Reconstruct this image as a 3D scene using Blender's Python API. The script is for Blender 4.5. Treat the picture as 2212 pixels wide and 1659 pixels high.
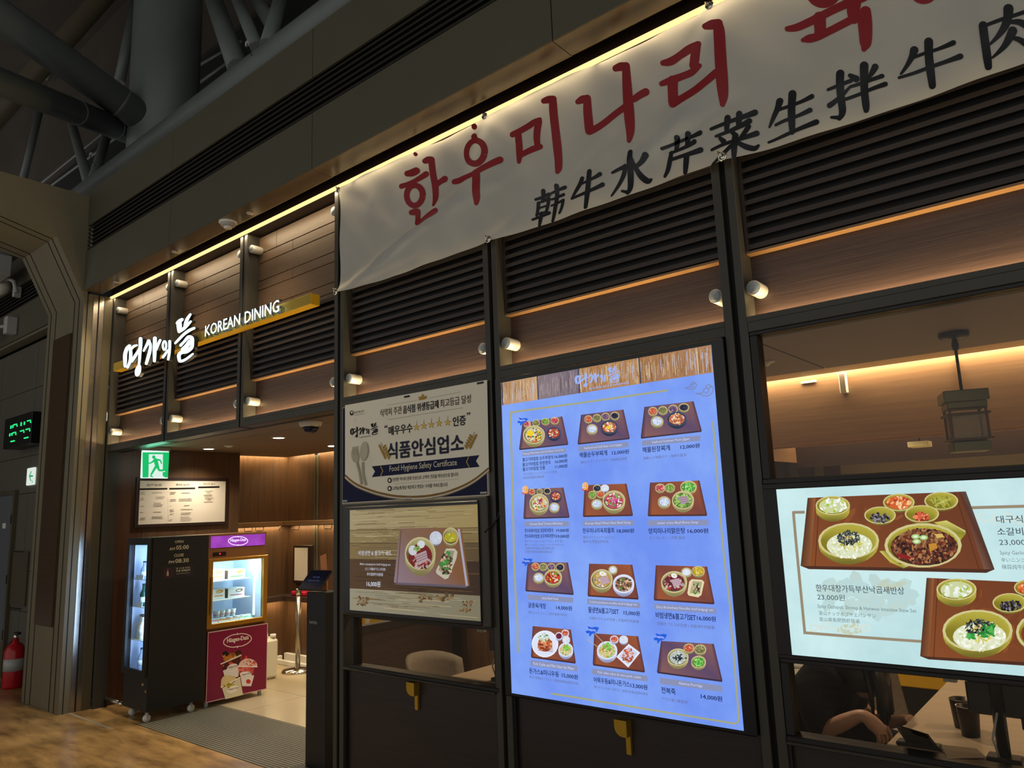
import bpy, math, random
from mathutils import Matrix, Vector
for o in list(bpy.data.objects): bpy.data.objects.remove(o, do_unlink=True)
S = bpy.context.scene
COL = S.collection
R = random.Random(7)

# ---------------------------------------------------------------- camera
W, H, FOC = 2212.0, 1659.0, 1599.7
YAW, PITCH, ROLL, EYE = 0.6893081, 0.1697420, -0.0376595, 1.6
def camera_axes():
    cy, sy, cp, sp = math.cos(YAW), math.sin(YAW), math.cos(PITCH), math.sin(PITCH)
    fwd = Vector((-sy*cp, cy*cp, sp)); right = Vector((cy, sy, 0)); up = right.cross(fwd)
    cr, sr = math.cos(ROLL), math.sin(ROLL)
    return cr*right+sr*up, -sr*right+cr*up, fwd
CR, CU, CF = camera_axes()
CAMPOS = Vector((0, 0, EYE))
cam = bpy.data.cameras.new('camera'); camo = bpy.data.objects.new('camera', cam); COL.objects.link(camo)
cam.sensor_width = 36; cam.lens = FOC/W*36; cam.clip_start = .02; cam.clip_end = 200
camo.matrix_world = Matrix(((CR.x, CU.x, -CF.x, 0), (CR.y, CU.y, -CF.y, 0), (CR.z, CU.z, -CF.z, EYE), (0, 0, 0, 1)))
S.camera = camo
def ray(x, y): return CR*((x-W/2)/FOC) - CU*((y-H/2)/FOC) + CF
def onY(x, y, Y): d = ray(x, y); return CAMPOS + d*(Y/d.y)
def onX(x, y, X): d = ray(x, y); return CAMPOS + d*(X/d.x)
def onZ(x, y, Z): d = ray(x, y); return CAMPOS + d*((Z-EYE)/d.z)

# ---------------------------------------------------------------- world, exposure, wide lights
w = bpy.data.worlds.new('world'); S.world = w; w.use_nodes = True
bg = w.node_tree.nodes['Background']; bg.inputs[0].default_value = (1.0, .995, .95, 1); bg.inputs[1].default_value = .60
S.cycles.max_bounces = 6; S.cycles.diffuse_bounces = 3; S.cycles.glossy_bounces = 3; S.cycles.transmission_bounces = 4; S.cycles.transparent_max_bounces = 8
S.view_settings.view_transform = 'Standard'; S.view_settings.look = 'None'
S.view_settings.exposure = 0; S.view_settings.gamma = 1; S.view_settings.use_curve_mapping = False
def area(name, loc, size, size_y, power, col, rot=(0, 0, 0), parent=None, spread=math.pi):
    l = bpy.data.lights.new(name, 'AREA'); l.shape = 'RECTANGLE'; l.size = size; l.size_y = size_y
    l.energy = power; l.color = col; l.spread = spread
    o = bpy.data.objects.new(name, l); COL.objects.link(o); o.location = loc; o.rotation_euler = rot
    if parent: child(o, parent)
    return o
def spot(name, loc, power, col, angle=100, blend=.8, rot=(0, 0, 0), r=.04, parent=None):
    l = bpy.data.lights.new(name, 'SPOT'); l.energy = power; l.color = col; l.spot_size = math.radians(angle); l.spot_blend = blend
    l.shadow_soft_size = r
    o = bpy.data.objects.new(name, l); COL.objects.link(o); o.location = loc; o.rotation_euler = rot
    if parent: child(o, parent)
    return o
WARM = (1.0, .75, .40)

# ---------------------------------------------------------------- helpers
def lin(h):
    if not isinstance(h, str): return tuple(h)
    h = h.lstrip('#'); o = []
    for i in (0, 2, 4):
        c = int(h[i:i+2], 16)/255; o.append(c/12.92 if c <= .04045 else ((c+.055)/1.055)**2.4)
    return tuple(o)
def child(o, parent):
    o.parent = parent
    o.matrix_parent_inverse = Matrix.Translation(-root_loc(parent))
def root_loc(p):
    v = Vector(p.location) if p.type == 'EMPTY' else Vector((0, 0, 0))
    return v
def tag(o, label=None, cat=None, group=None, kind=None):
    if label: o['label'] = label
    if cat: o['category'] = cat
    if group: o['group'] = group
    if kind: o['kind'] = kind
    return o
def thing(name, label, cat, loc=(0, 0, 0), group=None, kind=None):
    o = bpy.data.objects.new(name, None); COL.objects.link(o); o.location = loc; o.empty_display_size = .05
    return tag(o, label, cat, group, kind)

class MB:
    def __init__(s): s.v = []; s.f = []; s.c = None; s.sm = []
    def add(s, vs, fs, smooth=False):
        n = len(s.v); s.v += [tuple(p) for p in vs]; s.f += [tuple(i+n for i in f) for f in fs]; s.sm += [smooth]*len(fs); return s
    def box(s, x0, x1, y0, y1, z0, z1, b=0):
        if x0 > x1: x0, x1 = x1, x0
        if y0 > y1: y0, y1 = y1, y0
        if z0 > z1: z0, z1 = z1, z0
        if b:
            b = min(b, (x1-x0)*.49, (y1-y0)*.49, (z1-z0)*.49)
            vs = []; idx = {}
            for ix, X in enumerate((x0, x1)):
                for iy, Y in enumerate((y0, y1)):
                    for iz, Z in enumerate((z0, z1)):
                        sx, sy, sz = (1-2*ix)*b, (1-2*iy)*b, (1-2*iz)*b
                        for k, p in enumerate(((X, Y+sy, Z+sz), (X+sx, Y, Z+sz), (X+sx, Y+sy, Z))):
                            idx[ix, iy, iz, k] = len(vs); vs.append(p)
            g = lambda a, bb, c, k: idx[a, bb, c, k]
            fs = []
            for i in (0, 1):
                q = [(0, 0), (1, 0), (1, 1), (0, 1)]
                fs.append([g(i, a, c, 0) for a, c in (q if i else q[::-1])])
                fs.append([g(a, i, c, 1) for a, c in (q[::-1] if i else q)])
                fs.append([g(a, c, i, 2) for a, c in (q if i else q[::-1])])
            for a in (0, 1):
                for c in (0, 1):
                    fs.append([g(0, a, c, 1), g(1, a, c, 1), g(1, a, c, 2), g(0, a, c, 2)])
                    fs.append([g(a, 0, c, 0), g(a, 1, c, 0), g(a, 1, c, 2), g(a, 0, c, 2)])
                    fs.append([g(a, c, 0, 0), g(a, c, 1, 0), g(a, c, 1, 1), g(a, c, 0, 1)])
                    for e in (0, 1): fs.append([g(a, c, e, 0), g(a, c, e, 1), g(a, c, e, 2)])
            return s.add(vs, fs)
        vs = [(x, y, z) for x in (x0, x1) for y in (y0, y1) for z in (z0, z1)]
        return s.add(vs, [(0, 1, 3, 2), (4, 6, 7, 5), (0, 4, 5, 1), (2, 3, 7, 6), (0, 2, 6, 4), (1, 5, 7, 3)])
    def tube(s, pts, r, n=12, cap=True, smooth=True):
        pts = [Vector(p) for p in pts]; rs = r if isinstance(r, (list, tuple)) else [r]*len(pts)
        vs = []; fs = []; prev = None
        for i, p in enumerate(pts):
            d = (pts[min(i+1, len(pts)-1)]-pts[max(i-1, 0)]).normalized()
            if prev is None:
                u = d.orthogonal().normalized()
            else:
                u = (prev-d*prev.dot(d)).normalized()
            prev = u; v = d.cross(u)
            for k in range(n):
                a = 2*math.pi*k/n; vs.append(p+(u*math.cos(a)+v*math.sin(a))*rs[i])
        for i in range(len(pts)-1):
            for k in range(n):
                a = i*n+k; b = i*n+(k+1) % n; fs.append((a, b, b+n, a+n))
        s.add(vs, fs, smooth)
        if cap:
            base = len(s.v)-len(vs)
            s.f.append(tuple(base+k for k in range(n))[::-1]); s.f.append(tuple(base+(len(pts)-1)*n+k for k in range(n))); s.sm += [False, False]
        return s
    def lathe(s, prof, c=(0, 0, 0), n=20, axis='Z', smooth=True):
        vs = []; fs = []; c = Vector(c)
        for r, h in prof:
            for k in range(n):
                a = 2*math.pi*k/n; p = (r*math.cos(a), r*math.sin(a), h)
                if axis == 'Y': p = (p[0], h, p[1])
                if axis == 'X': p = (h, p[0], p[1])
                vs.append(c+Vector(p))
        for i in range(len(prof)-1):
            for k in range(n):
                a = i*n+k; b = i*n+(k+1) % n; fs.append((a, b, b+n, a+n))
        fs.append(tuple(range(n))[::-1]); fs.append(tuple((len(prof)-1)*n+k for k in range(n)))
        return s.add(vs, fs, smooth)
    def prism(s, pts, ax, a0, a1):
        """pts 2-D outline; ax = axis of extrusion"""
        n = len(pts); mk = {'X': lambda p, t: (t, p[0], p[1]), 'Y': lambda p, t: (p[0], t, p[1]), 'Z': lambda p, t: (p[0], p[1], t)}[ax]
        vs = [mk(p, a0) for p in pts]+[mk(p, a1) for p in pts]
        return s.add(vs, [tuple(range(n)), tuple(range(n, 2*n))[::-1]]+[(i, i+n, (i+1) % n+n, (i+1) % n) for i in range(n)])
    def mesh(s, name):
        me = bpy.data.meshes.new(name); me.from_pydata(s.v, [], s.f)
        me.polygons.foreach_set('use_smooth', s.sm)
        if s.c:
            at = me.color_attributes.new('Col', 'FLOAT_COLOR', 'CORNER'); buf = []
            for f, c in zip(s.f, s.c):
                for k in range(len(f)):
                    q = c[k] if isinstance(c[0], (tuple, list)) else c
                    buf += [q[0], q[1], q[2], 1]
            at.data.foreach_set('color', buf)
        me.update(); return me
    def build(s, name, mat, parent=None, label=None, recalc=True):
        me = s.mesh(name)
        if recalc and not s.c:
            import bmesh
            bm = bmesh.new(); bm.from_mesh(me); bmesh.ops.recalc_face_normals(bm, faces=bm.faces); bm.to_mesh(me); bm.free()
        me.materials.append(M[mat] if isinstance(mat, str) else mat)
        o = bpy.data.objects.new(name, me); COL.objects.link(o)
        if parent: child(o, parent)
        if label: o['label'] = label
        return o
def box(name, mat, x0, x1, y0, y1, z0, z1, parent=None, b=0, label=None): return MB().box(x0, x1, y0, y1, z0, z1, b).build(name, mat, parent, label)
def struct(name, mb, mat, label=None):
    o = mb.build(name, mat); o['kind'] = 'structure'
    if label: o['label'] = label
    return o
def dup(root, loc, label=None):
    r = root.copy(); COL.objects.link(r); r.location = loc
    if label: r['label'] = label
    for ch in list(root.children):
        c = ch.copy(); COL.objects.link(c); c.parent = r; c.matrix_parent_inverse = ch.matrix_parent_inverse.copy()
        for g in ch.children:
            d = g.copy(); COL.objects.link(d); d.parent = c; d.matrix_parent_inverse = g.matrix_parent_inverse.copy()
    return r
def shared(name, me, loc, parent=None, rot=(0, 0, 0), scale=(1, 1, 1)):
    o = bpy.data.objects.new(name, me); COL.objects.link(o); o.location = loc; o.rotation_euler = rot; o.scale = scale
    if parent: child(o, parent)
    return o

# ---------------------------------------------------------------- materials
M = {}
def pm(name, col, rough=.5, metal=0, spec=.5, var=0, scale=(4, 4, 4), detail=4, bump=0, emit=None, es=0, col2=None, trans=0, alpha=1, coat=0, ior=1.45):
    m = bpy.data.materials.new(name); m.use_nodes = True; nt = m.node_tree; b = nt.nodes['Principled BSDF']
    c = lin(col); b.inputs['Base Color'].default_value = (*c, 1); b.inputs['Roughness'].default_value = rough
    b.inputs['Metallic'].default_value = metal; b.inputs['Specular IOR Level'].default_value = spec
    b.inputs['Transmission Weight'].default_value = trans; b.inputs['Alpha'].default_value = alpha; b.inputs['Coat Weight'].default_value = coat
    b.inputs['IOR'].default_value = ior
    if emit: b.inputs['Emission Color'].default_value = (*lin(emit), 1); b.inputs['Emission Strength'].default_value = es
    if var or col2 or bump:
        g = nt.nodes.new('ShaderNodeNewGeometry'); mp = nt.nodes.new('ShaderNodeMapping'); mp.inputs['Scale'].default_value = scale
        nz = nt.nodes.new('ShaderNodeTexNoise'); nz.inputs['Scale'].default_value = 1; nz.inputs['Detail'].default_value = detail; nz.inputs['Roughness'].default_value = .65
        nt.links.new(g.outputs['Position'], mp.inputs['Vector']); nt.links.new(mp.outputs[0], nz.inputs['Vector'])
        if var or col2:
            rp = nt.nodes.new('ShaderNodeValToRGB'); e = rp.color_ramp.elements
            lo = tuple(x*(1-var) for x in c); hi = lin(col2) if col2 else tuple(min(1, x*(1+var)) for x in c)
            e[0].position = .32; e[1].position = .68; e[0].color = (*lo, 1); e[1].color = (*hi, 1)
            nt.links.new(nz.outputs['Fac'], rp.inputs[0]); nt.links.new(rp.outputs[0], b.inputs['Base Color'])
            if emit == 'same': nt.links.new(rp.outputs[0], b.inputs['Emission Color'])
        if bump:
            bp = nt.nodes.new('ShaderNodeBump'); bp.inputs['Strength'].default_value = bump; bp.inputs['Distance'].default_value = .01
            nt.links.new(nz.outputs['Fac'], bp.inputs['Height']); nt.links.new(bp.outputs[0], b.inputs['Normal'])
    M[name] = m; return m
def emis(name, col, s, col2=None, scale=(3, 3, 3), detail=5, rough=.3, spec=.3):
    """a surface that gives off light, with an optional mottled print"""
    m = bpy.data.materials.new(name); m.use_nodes = True; nt = m.node_tree; b = nt.nodes['Principled BSDF']
    b.inputs['Base Color'].default_value = (.01, .01, .01, 1); b.inputs['Roughness'].default_value = rough; b.inputs['Specular IOR Level'].default_value = spec
    b.inputs['Emission Strength'].default_value = s; b.inputs['Emission Color'].default_value = (*lin(col), 1)
    if col2:
        g = nt.nodes.new('ShaderNodeNewGeometry'); mp = nt.nodes.new('ShaderNodeMapping'); mp.inputs['Scale'].default_value = scale
        nz = nt.nodes.new('ShaderNodeTexNoise'); nz.inputs['Scale'].default_value = 1; nz.inputs['Detail'].default_value = detail; nz.inputs['Roughness'].default_value = .6
        rp = nt.nodes.new('ShaderNodeValToRGB'); e = rp.color_ramp.elements; e[0].position = .35; e[1].position = .65
        e[0].color = (*lin(col), 1); e[1].color = (*lin(col2), 1)
        nt.links.new(g.outputs['Position'], mp.inputs['Vector']); nt.links.new(mp.outputs[0], nz.inputs['Vector'])
        nt.links.new(nz.outputs['Fac'], rp.inputs[0]); nt.links.new(rp.outputs[0], b.inputs['Emission Color'])
    M[name] = m; return m
def attr(name, emission, rough=.4, spec=.3):
    m = bpy.data.materials.new(name); m.use_nodes = True; nt = m.node_tree; b = nt.nodes['Principled BSDF']
    a = nt.nodes.new('ShaderNodeAttribute'); a.attribute_name = 'Col'
    b.inputs['Roughness'].default_value = rough; b.inputs['Specular IOR Level'].default_value = spec
    if emission:
        b.inputs['Base Color'].default_value = (.01, .01, .01, 1); b.inputs['Emission Strength'].default_value = emission
        nt.links.new(a.outputs['Color'], b.inputs['Emission Color'])
    else: nt.links.new(a.outputs['Color'], b.inputs['Base Color'])
    M[name] = m; return m
pm('frame_metal', '#3d3a33', .42, .2, var=.12, scale=(3, 3, 1))
pm('frame_metal_dark', '#222120', .45, .3)
pm('gap_black', '#06070a', .7)
pm('reveal_metal', '#5c5542', .42, .35, var=.08, scale=(2, 2, 1))
pm('walnut', '#41312a', .42, var=.25, scale=(2.5, 2.5, 90), detail=6, bump=.10)
pm('walnut_dark', '#251b18', .45, var=.22, scale=(2.5, 2.5, 70), detail=5, bump=.05)
pm('plank_wood', '#54412f', .45, var=.16, scale=(3, 3, 60), detail=5, bump=.05)
pm('slat_wood', '#352a24', .5, var=.2, scale=(4, 4, 60))
pm('louvre_dark', '#120f0e', .6)
pm('louvre_trim', '#86633f', .45, var=.1, scale=(5, 5, 40))
pm('fascia_metal', '#545041', .5, .1, var=.05, scale=(1.5, 1.5, 1.5))
pm('soffit_metal', '#7a6b54', .22, .45, var=.05, scale=(1, 4, 1))
pm('fascia_dark', '#141310', .5, .2)
pm('fascia_slat', '#2e2c26', .45, .3)
pm('portal_panel', '#746c56', .45, .1, var=.05, scale=(2, 2, 2))
pm('bronze', '#54402c', .30, .45, var=.12, scale=(.5, .5, 60), detail=3)
pm('steel_brush', '#a7a096', .25, .9, var=.06, scale=(.5, .5, 40))
pm('chrome', '#d6d2c8', .12, 1)
pm('pipe_paint', '#646a68', .42, .05, var=.06, scale=(2, 2, 2))
pm('pipe_tan', '#5e5544', .5, var=.06)
pm('roof_deck', '#3d342c', .8, var=.18, scale=(1.2, 1.2, 1.2))
pm('black_void', '#08080a', .8)
pm('stone_floor', '#80603a', .28, var=.30, scale=(2.4, 8.0, 2), detail=10, col2='#c09a62')
pm('stone_seam', '#9d917a', .4)
pm('tile_floor', '#b3a283', .28, var=.06, scale=(1, 6, 1), detail=6)
pm('mat_rib', '#6f6a59', .6, var=.07, scale=(30, 30, 30))
pm('mat_base', '#1f1e1a', .8)
pm('panel_wood_v', '#573e29', .42, var=.26, scale=(38, 38, 1.6), detail=6, bump=.06)
pm('panel_wood_dim', '#4c2f1e', .42, var=.2, scale=(30, 30, 1.6), detail=5)
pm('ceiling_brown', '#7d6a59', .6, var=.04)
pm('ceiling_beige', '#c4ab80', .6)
pm('beige_wall', '#b5a585', .7, var=.05)
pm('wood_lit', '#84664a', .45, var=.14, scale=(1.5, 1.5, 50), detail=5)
pm('white_plastic', '#dcd9cf', .4)
pm('grey_plastic', '#a9aaa8', .4)
pm('spot_silver', '#c9c5ba', .35, .35)
pm('spot_face', '#8f979b', .5, .1)
pm('black_plastic', '#0d0d0f', .35)
pm('black_satin', '#0a090a', .5, var=.1)
pm('screen_bezel', '#0b0c10', .25)
pm('gold_paint', '#c79a1b', .38, .25, var=.05)
pm('gold_face', '#a08a2c', .4, .35)
pm('brass', '#b8932f', .3, .75)
pm('freezer_gold', '#a37327', .35, .55, var=.08, scale=(20, 1, 1))
pm('freezer_brown', '#7a5230', .4, .4)
pm('maroon', '#7a1238', .4)
pm('pink_edge', '#cfa7a4', .4)
pm('shelf_white', '#e8f0f2', .3)
pm('fridge_inner', '#cfdcf2', .5)
pm('carton_white', '#dfe6e6', .5)
pm('carton_brown', '#6b4a33', .6)
pm('bottle_green', '#0f4a35', .15, trans=.3)
pm('bottle_milk', '#e6dfc8', .3)
pm('bottle_clear', '#b9c9da', .1, trans=.5)
pm('cap_dark', '#2c2f3a', .4)
pm('can_white', '#d9d2b8', .45)
pm('paper', '#d6ccb9', .7)
pm('paper_frame', '#2a1b18', .4)
pm('ink', '#1d1a1a', .6)
pm('ink_grey', '#77706a', .6)
pm('door_grey', '#63666c', .45, .2)
pm('wall_tile', '#5a564d', .45, var=.06, scale=(1, 1, 1))
pm('red_paint', '#b3121d', .3)
pm('fabric_grey', '#8a7c6c', .85, var=.08, scale=(60, 60, 60), detail=2)
pm('fabric_dark', '#3d3a3c', .85)
pm('table_wood', '#ab9478', .4, var=.08, scale=(3, 30, 3))
pm('shirt', '#07090e', .95, spec=.2)
pm('hair', '#0d0a09', .45, var=.3, scale=(90, 90, 6))
pm('skin', '#b98a6c', .5, var=.06, scale=(25, 25, 25))
pm('nail', '#d0a794', .3)
pm('leather_black', '#191614', .5)
pm('leaflet_brown', '#66553f', .6)
pm('yellow_panel', '#d3a514', .45)
pm('lantern_metal', '#6f6a4a', .35, .6)
pm('lantern_wood', '#6b4a3a', .5)
pm('bronze_dark', '#39312a', .35, .7)
pm('lamp_shade', '#d9cf9a', .6)
pm('textured_beige', '#a79f8e', .9, var=.2, scale=(90, 90, 90), bump=.4)
pm('crimson_pouch', '#b01030', .5)
pm('tablet_screen', '#11193a', .2)
pm('orange_card', '#d98a52', .6)
pm('bezel_red', '#3a0d10', .4)
# glass that keeps a faint sheen
def glassy(name, tint, fac, rough=.02):
    m = bpy.data.materials.new(name); m.use_nodes = True; nt = m.node_tree
    for n in list(nt.nodes): nt.nodes.remove(n)
    out = nt.nodes.new('ShaderNodeOutputMaterial'); mx = nt.nodes.new('ShaderNodeMixShader'); t = nt.nodes.new('ShaderNodeBsdfTransparent'); g = nt.nodes.new('ShaderNodeBsdfGlossy')
    t.inputs[0].default_value = (*lin(tint), 1); g.inputs['Roughness'].default_value = rough; mx.inputs[0].default_value = fac
    nt.links.new(t.outputs[0], mx.inputs[1]); nt.links.new(g.outputs[0], mx.inputs[2]); nt.links.new(mx.outputs[0], out.inputs[0]); M[name] = m
glassy('window_glass', '#f3efe8', .022); glassy('clear_glass', '#f4fbff', .04); glassy('lantern_glass', '#e6e2d0', .05, .05)
emis('led_warm', '#ffd98f', 1.5); emis('led_cove', '#ffc070', 3.0); emis('sign_white', '#dffcff', 2.4); emis('downlight_on', '#fff0d0', 6)
emis('fridge_led', '#b9d4ff', 2.0); emis('freezer_led', '#d9fff6', 2.6); emis('exit_green', '#12c46a', 1.0); emis('exit_white', '#e6fff2', 1.1)
emis('clock_green', '#2dff94', 1.3); emis('led_red', '#ff1030', 2.5); emis('purple_sign', '#8a2aa0', .95, '#a848c4', (6, 6, 6)); emis('purple_white', '#f0d8ff', 1.2)
emis('menu_blue', '#6f93f6', .93, '#88adff', (2.6, 2.6, 2.2), 7); emis('light_box', '#b9dde0', .98, '#cfeef0', (3, 3, 3), 7)
attr('print_lit', .95); attr('print_tv', .72); attr('print_paper', 0, .6, .2); attr('print_plate', 0, .4)
emis('white_arrow_sign', '#e4efe6', .9)
def banner_material(name):
    m = bpy.data.materials.new(name); m.use_nodes = True; nt = m.node_tree; b = nt.nodes['Principled BSDF']
    b.inputs['Base Color'].default_value = (*lin('#bcbdb8'), 1); b.inputs['Roughness'].default_value = .6
    out = nt.nodes['Material Output']; tr = nt.nodes.new('ShaderNodeBsdfTranslucent'); tr.inputs[0].default_value = (*lin('#d8d2c2'), 1)
    mx = nt.nodes.new('ShaderNodeMixShader'); mx.inputs[0].default_value = .28
    g = nt.nodes.new('ShaderNodeNewGeometry'); nz = nt.nodes.new('ShaderNodeTexNoise'); nz.inputs['Scale'].default_value = 9; nz.inputs['Detail'].default_value = 5
    bp = nt.nodes.new('ShaderNodeBump'); bp.inputs['Strength'].default_value = .22; bp.inputs['Distance'].default_value = .02
    nt.links.new(g.outputs['Position'], nz.inputs['Vector']); nt.links.new(nz.outputs['Fac'], bp.inputs['Height']); nt.links.new(bp.outputs[0], b.inputs['Normal'])
    nt.links.new(b.outputs[0], mx.inputs[1]); nt.links.new(tr.outputs[0], mx.inputs[2]); nt.links.new(mx.outputs[0], out.inputs[0]); M[name] = m
banner_material('banner_cloth')
pm('banner_red', '#8a1a22', .55); pm('banner_black', '#191b20', .55)
# ---------------------------------------------------------------- flat print helpers
class Fr:
    """a crop of the photograph: its coordinates -> photo pixels"""
    def __init__(s, x0, y0, x1, y1, wpx): s.x, s.y, s.k = x0, y0, wpx/(x1-x0)
    def __call__(s, x, y): return s.x+x/s.k, s.y+y/s.k
PXF = Fr(0, 0, W, H, W)
def smooth_line(pts, sub=5):
    if len(pts) < 3: return [tuple(p) for p in pts]
    out = []; n = len(pts)
    for i in range(n-1):
        p0, p1, p2, p3 = pts[max(i-1, 0)], pts[i], pts[i+1], pts[min(i+2, n-1)]
        for k in range(sub):
            t = k/sub
            out.append(tuple(.5*((2*b)+(c-a)*t+(2*a-5*b+4*c-d)*t*t+(3*b-a-3*c+d)*t**3) for a, b, c, d in zip(p0, p1, p2, p3)))
    out.append(tuple(pts[-1])); return out
def ribbon_polys(pts, sub=5, cap=True, cols=1):
    """a brush stroke of varying width -> quads in 2-D"""
    q = smooth_line(pts, sub); polys = []; rows = []
    for i, (x, y, wd) in enumerate(q):
        a = q[max(i-1, 0)]; b = q[min(i+1, len(q)-1)]; dx, dy = b[0]-a[0], b[1]-a[1]; l = math.hypot(dx, dy) or 1
        nx, ny = -dy/l*wd/2, dx/l*wd/2
        rows.append([(x+nx*(2*c/cols-1), y+ny*(2*c/cols-1)) for c in range(cols+1)])
    for r0, r1 in zip(rows, rows[1:]):
        for c in range(cols): polys.append([r0[c], r0[c+1], r1[c+1], r1[c]])
    if cap:
        for (x, y, wd) in (q[0], q[-1]):
            polys.append([(x+wd/2*math.cos(k*math.pi/6), y+wd/2*math.sin(k*math.pi/6)) for k in range(12)])
    return polys
class Art:
    def __init__(s, fr, put, lift=.001, step=.00012): s.fr, s.put, s.m, s.h, s.step = fr, put, MB(), lift, step; s.m.c = []
    def poly(s, pts, col):
        vs = [s.put(*s.fr(x, y), s.h) for x, y in pts]
        s.m.add(vs, [tuple(range(len(vs)))]); s.m.c.append([lin(c) for c in col] if isinstance(col, list) else lin(col)); s.h += s.step
    def many(s, polys, cols):
        for i, p in enumerate(polys):
            vs = [s.put(*s.fr(x, y), s.h) for x, y in p]; s.m.add(vs, [tuple(range(len(vs)))]); s.m.c.append(lin(cols if isinstance(cols, str) else cols[i]))
        s.h += s.step
    def ell(s, cx, cy, rx, ry, col, rot=0, n=22):
        ca, sa = math.cos(rot), math.sin(rot)
        s.poly([(cx+rx*math.cos(t)*ca-ry*math.sin(t)*sa, cy+rx*math.cos(t)*sa+ry*math.sin(t)*ca) for t in [2*math.pi*k/n for k in range(n)]], col)
    def line(s, pts, col, wd=None, sub=5, cap=False):
        if wd is not None: pts = [(x, y, wd) for x, y in pts]
        s.many(ribbon_polys(pts, sub, cap), col)
    def ring(s, cx, cy, rx, ry, wd, col, n=28, rot=0):
        ca, sa = math.cos(rot), math.sin(rot)
        P = lambda f, t: (cx+f[0]*math.cos(t)*ca-f[1]*math.sin(t)*sa, cy+f[0]*math.cos(t)*sa+f[1]*math.sin(t)*ca)
        o, i = (rx, ry), (rx-wd, ry-wd)
        s.many([[P(o, a), P(o, b), P(i, b), P(i, a)] for a, b in [(2*math.pi*k/n, 2*math.pi*(k+1)/n) for k in range(n)]], col)
    def scatter(s, cx, cy, rx, ry, n, cols, size, seed=1, long=1.6):
        rr = random.Random(seed); ps = []; cs = []
        for _ in range(n):
            t = rr.random()*6.283; q = math.sqrt(rr.random()); x = cx+rx*q*math.cos(t); y = cy+ry*q*math.sin(t)
            a = rr.random()*3.14; L = size*(.6+rr.random()*.8); B = L/long; ca, sa = math.cos(a), math.sin(a)
            ps.append([(x+L*math.cos(k)*ca-B*math.sin(k)*sa, y+L*math.cos(k)*sa+B*math.sin(k)*ca) for k in (0, 1.05, 2.09, 3.14, 4.19, 5.24)]); cs.append(rr.choice(cols))
        st = s.step; s.step = st/max(1, n)
        for p, c in zip(ps, cs): s.poly(p, c)
        s.step = st
    def build(s, name, mat, parent, label=None): return s.m.build(name, mat, parent, label)
def put_y(Y): return lambda x, y, h: onY(x, y, Y-h)
def put_x(X): return lambda x, y, h: onX(x, y, X+h)

JOBS = []
def text(s, mat, parent, box3, bold=0, name='lettering', ext=0, shear=0):
    """box3: function (u, v) in 0..1 -> point"""
    JOBS.append((s, mat, parent, box3, bold, name, ext, shear))
def text_y(s, fr, xl, yl, xr, yr, h, Y, mat, parent, bold=0, lift=.004, name='lettering'):
    a = onY(*fr(xl, yl), Y); b = onY(*fr(xr, yr), Y); c = onY(*fr((xl+xr)/2, (yl+yr)/2-h), Y); m = onY(*fr((xl+xr)/2, (yl+yr)/2), Y)
    z0 = (a.z+b.z)/2; z1 = z0+c.z-m.z
    text(s, mat, parent, lambda u, v: (a.x+(b.x-a.x)*u, Y-lift, z0+(z1-z0)*v), bold, name)
def text_x(s, fr, xl, yl, xr, yr, h, X, mat, parent, bold=0, lift=.002, name='lettering'):
    a = onX(*fr(xl, yl), X); b = onX(*fr(xr, yr), X); c = onX(*fr((xl+xr)/2, (yl+yr)/2-h), X); m = onX(*fr((xl+xr)/2, (yl+yr)/2), X)
    z0 = (a.z+b.z)/2; z1 = z0+c.z-m.z
    text(s, mat, parent, lambda u, v: (X+lift, a.y+(b.y-a.y)*u, z0+(z1-z0)*v), bold, name)
def run_text():
    tmp = []
    for s, mat, parent, bx, bold, name, ext, shear in JOBS:
        c = bpy.data.curves.new('t', 'FONT'); c.body = s; c.resolution_u = 2; c.fill_mode = 'FRONT'; c.shear = shear
        o = bpy.data.objects.new('t', c); COL.objects.link(o); tmp.append(o)
    bpy.context.view_layer.update(); dg = bpy.context.evaluated_depsgraph_get()
    for o, (s, mat, parent, bx, bold, name, ext, shear) in zip(tmp, JOBS):
        me = bpy.data.meshes.new_from_object(o.evaluated_get(dg)); me.name = name
        n = len(me.vertices)
        if n:
            co = [0.0]*(3*n); me.vertices.foreach_get('co', co); xs, ys = co[0::3], co[1::3]
            x0, x1, y0, y1 = min(xs), max(xs), min(ys), max(ys); out = []
            wd, ht = (x1-x0 or 1), (y1-y0 or 1)
            p00, p10, p01 = Vector(bx(0, 0)), Vector(bx(1, 0)), Vector(bx(0, 1)); nn = (p10-p00).cross(p01-p00).normalized()
            if bold:                                    # heavier weight: a few shifted layers of the same outline
                vs = []; fs_ = [tuple(p.vertices) for p in me.polygons]; allf = []
                for q, (sx, sy) in enumerate(((-bold, 0), (bold, 0), (0, -bold*.7), (0, bold*.7))):
                    vs += [tuple(Vector(bx((x+sx-x0)/wd, (y+sy-y0)/ht))+nn*(.00012*q)) for x, y in zip(xs, ys)]; allf += [tuple(i+q*n for i in f) for f in fs_]
                me2 = bpy.data.meshes.new(name); me2.from_pydata(vs, [], allf); me2.update(); bpy.data.meshes.remove(me); me = me2
            else:
                for x, y in zip(xs, ys): out += list(bx((x-x0)/wd, (y-y0)/ht))
                me.vertices.foreach_set('co', out); me.update()
        me.materials.clear(); me.materials.append(M[mat])
        q = bpy.data.objects.new(name, me); COL.objects.link(q)
        if parent: child(q, parent)
    for o in tmp:
        c = o.data; bpy.data.objects.remove(o); bpy.data.curves.remove(c)

# ================================================================ THE SETTING
F = 2.927                       # front plane of the shop front
POSTS = [-7.43, -6.25, -5.06, -3.865, -2.54, -1.19, .16]
SOF = 3.79                      # underside of the header, height of the light line
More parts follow.
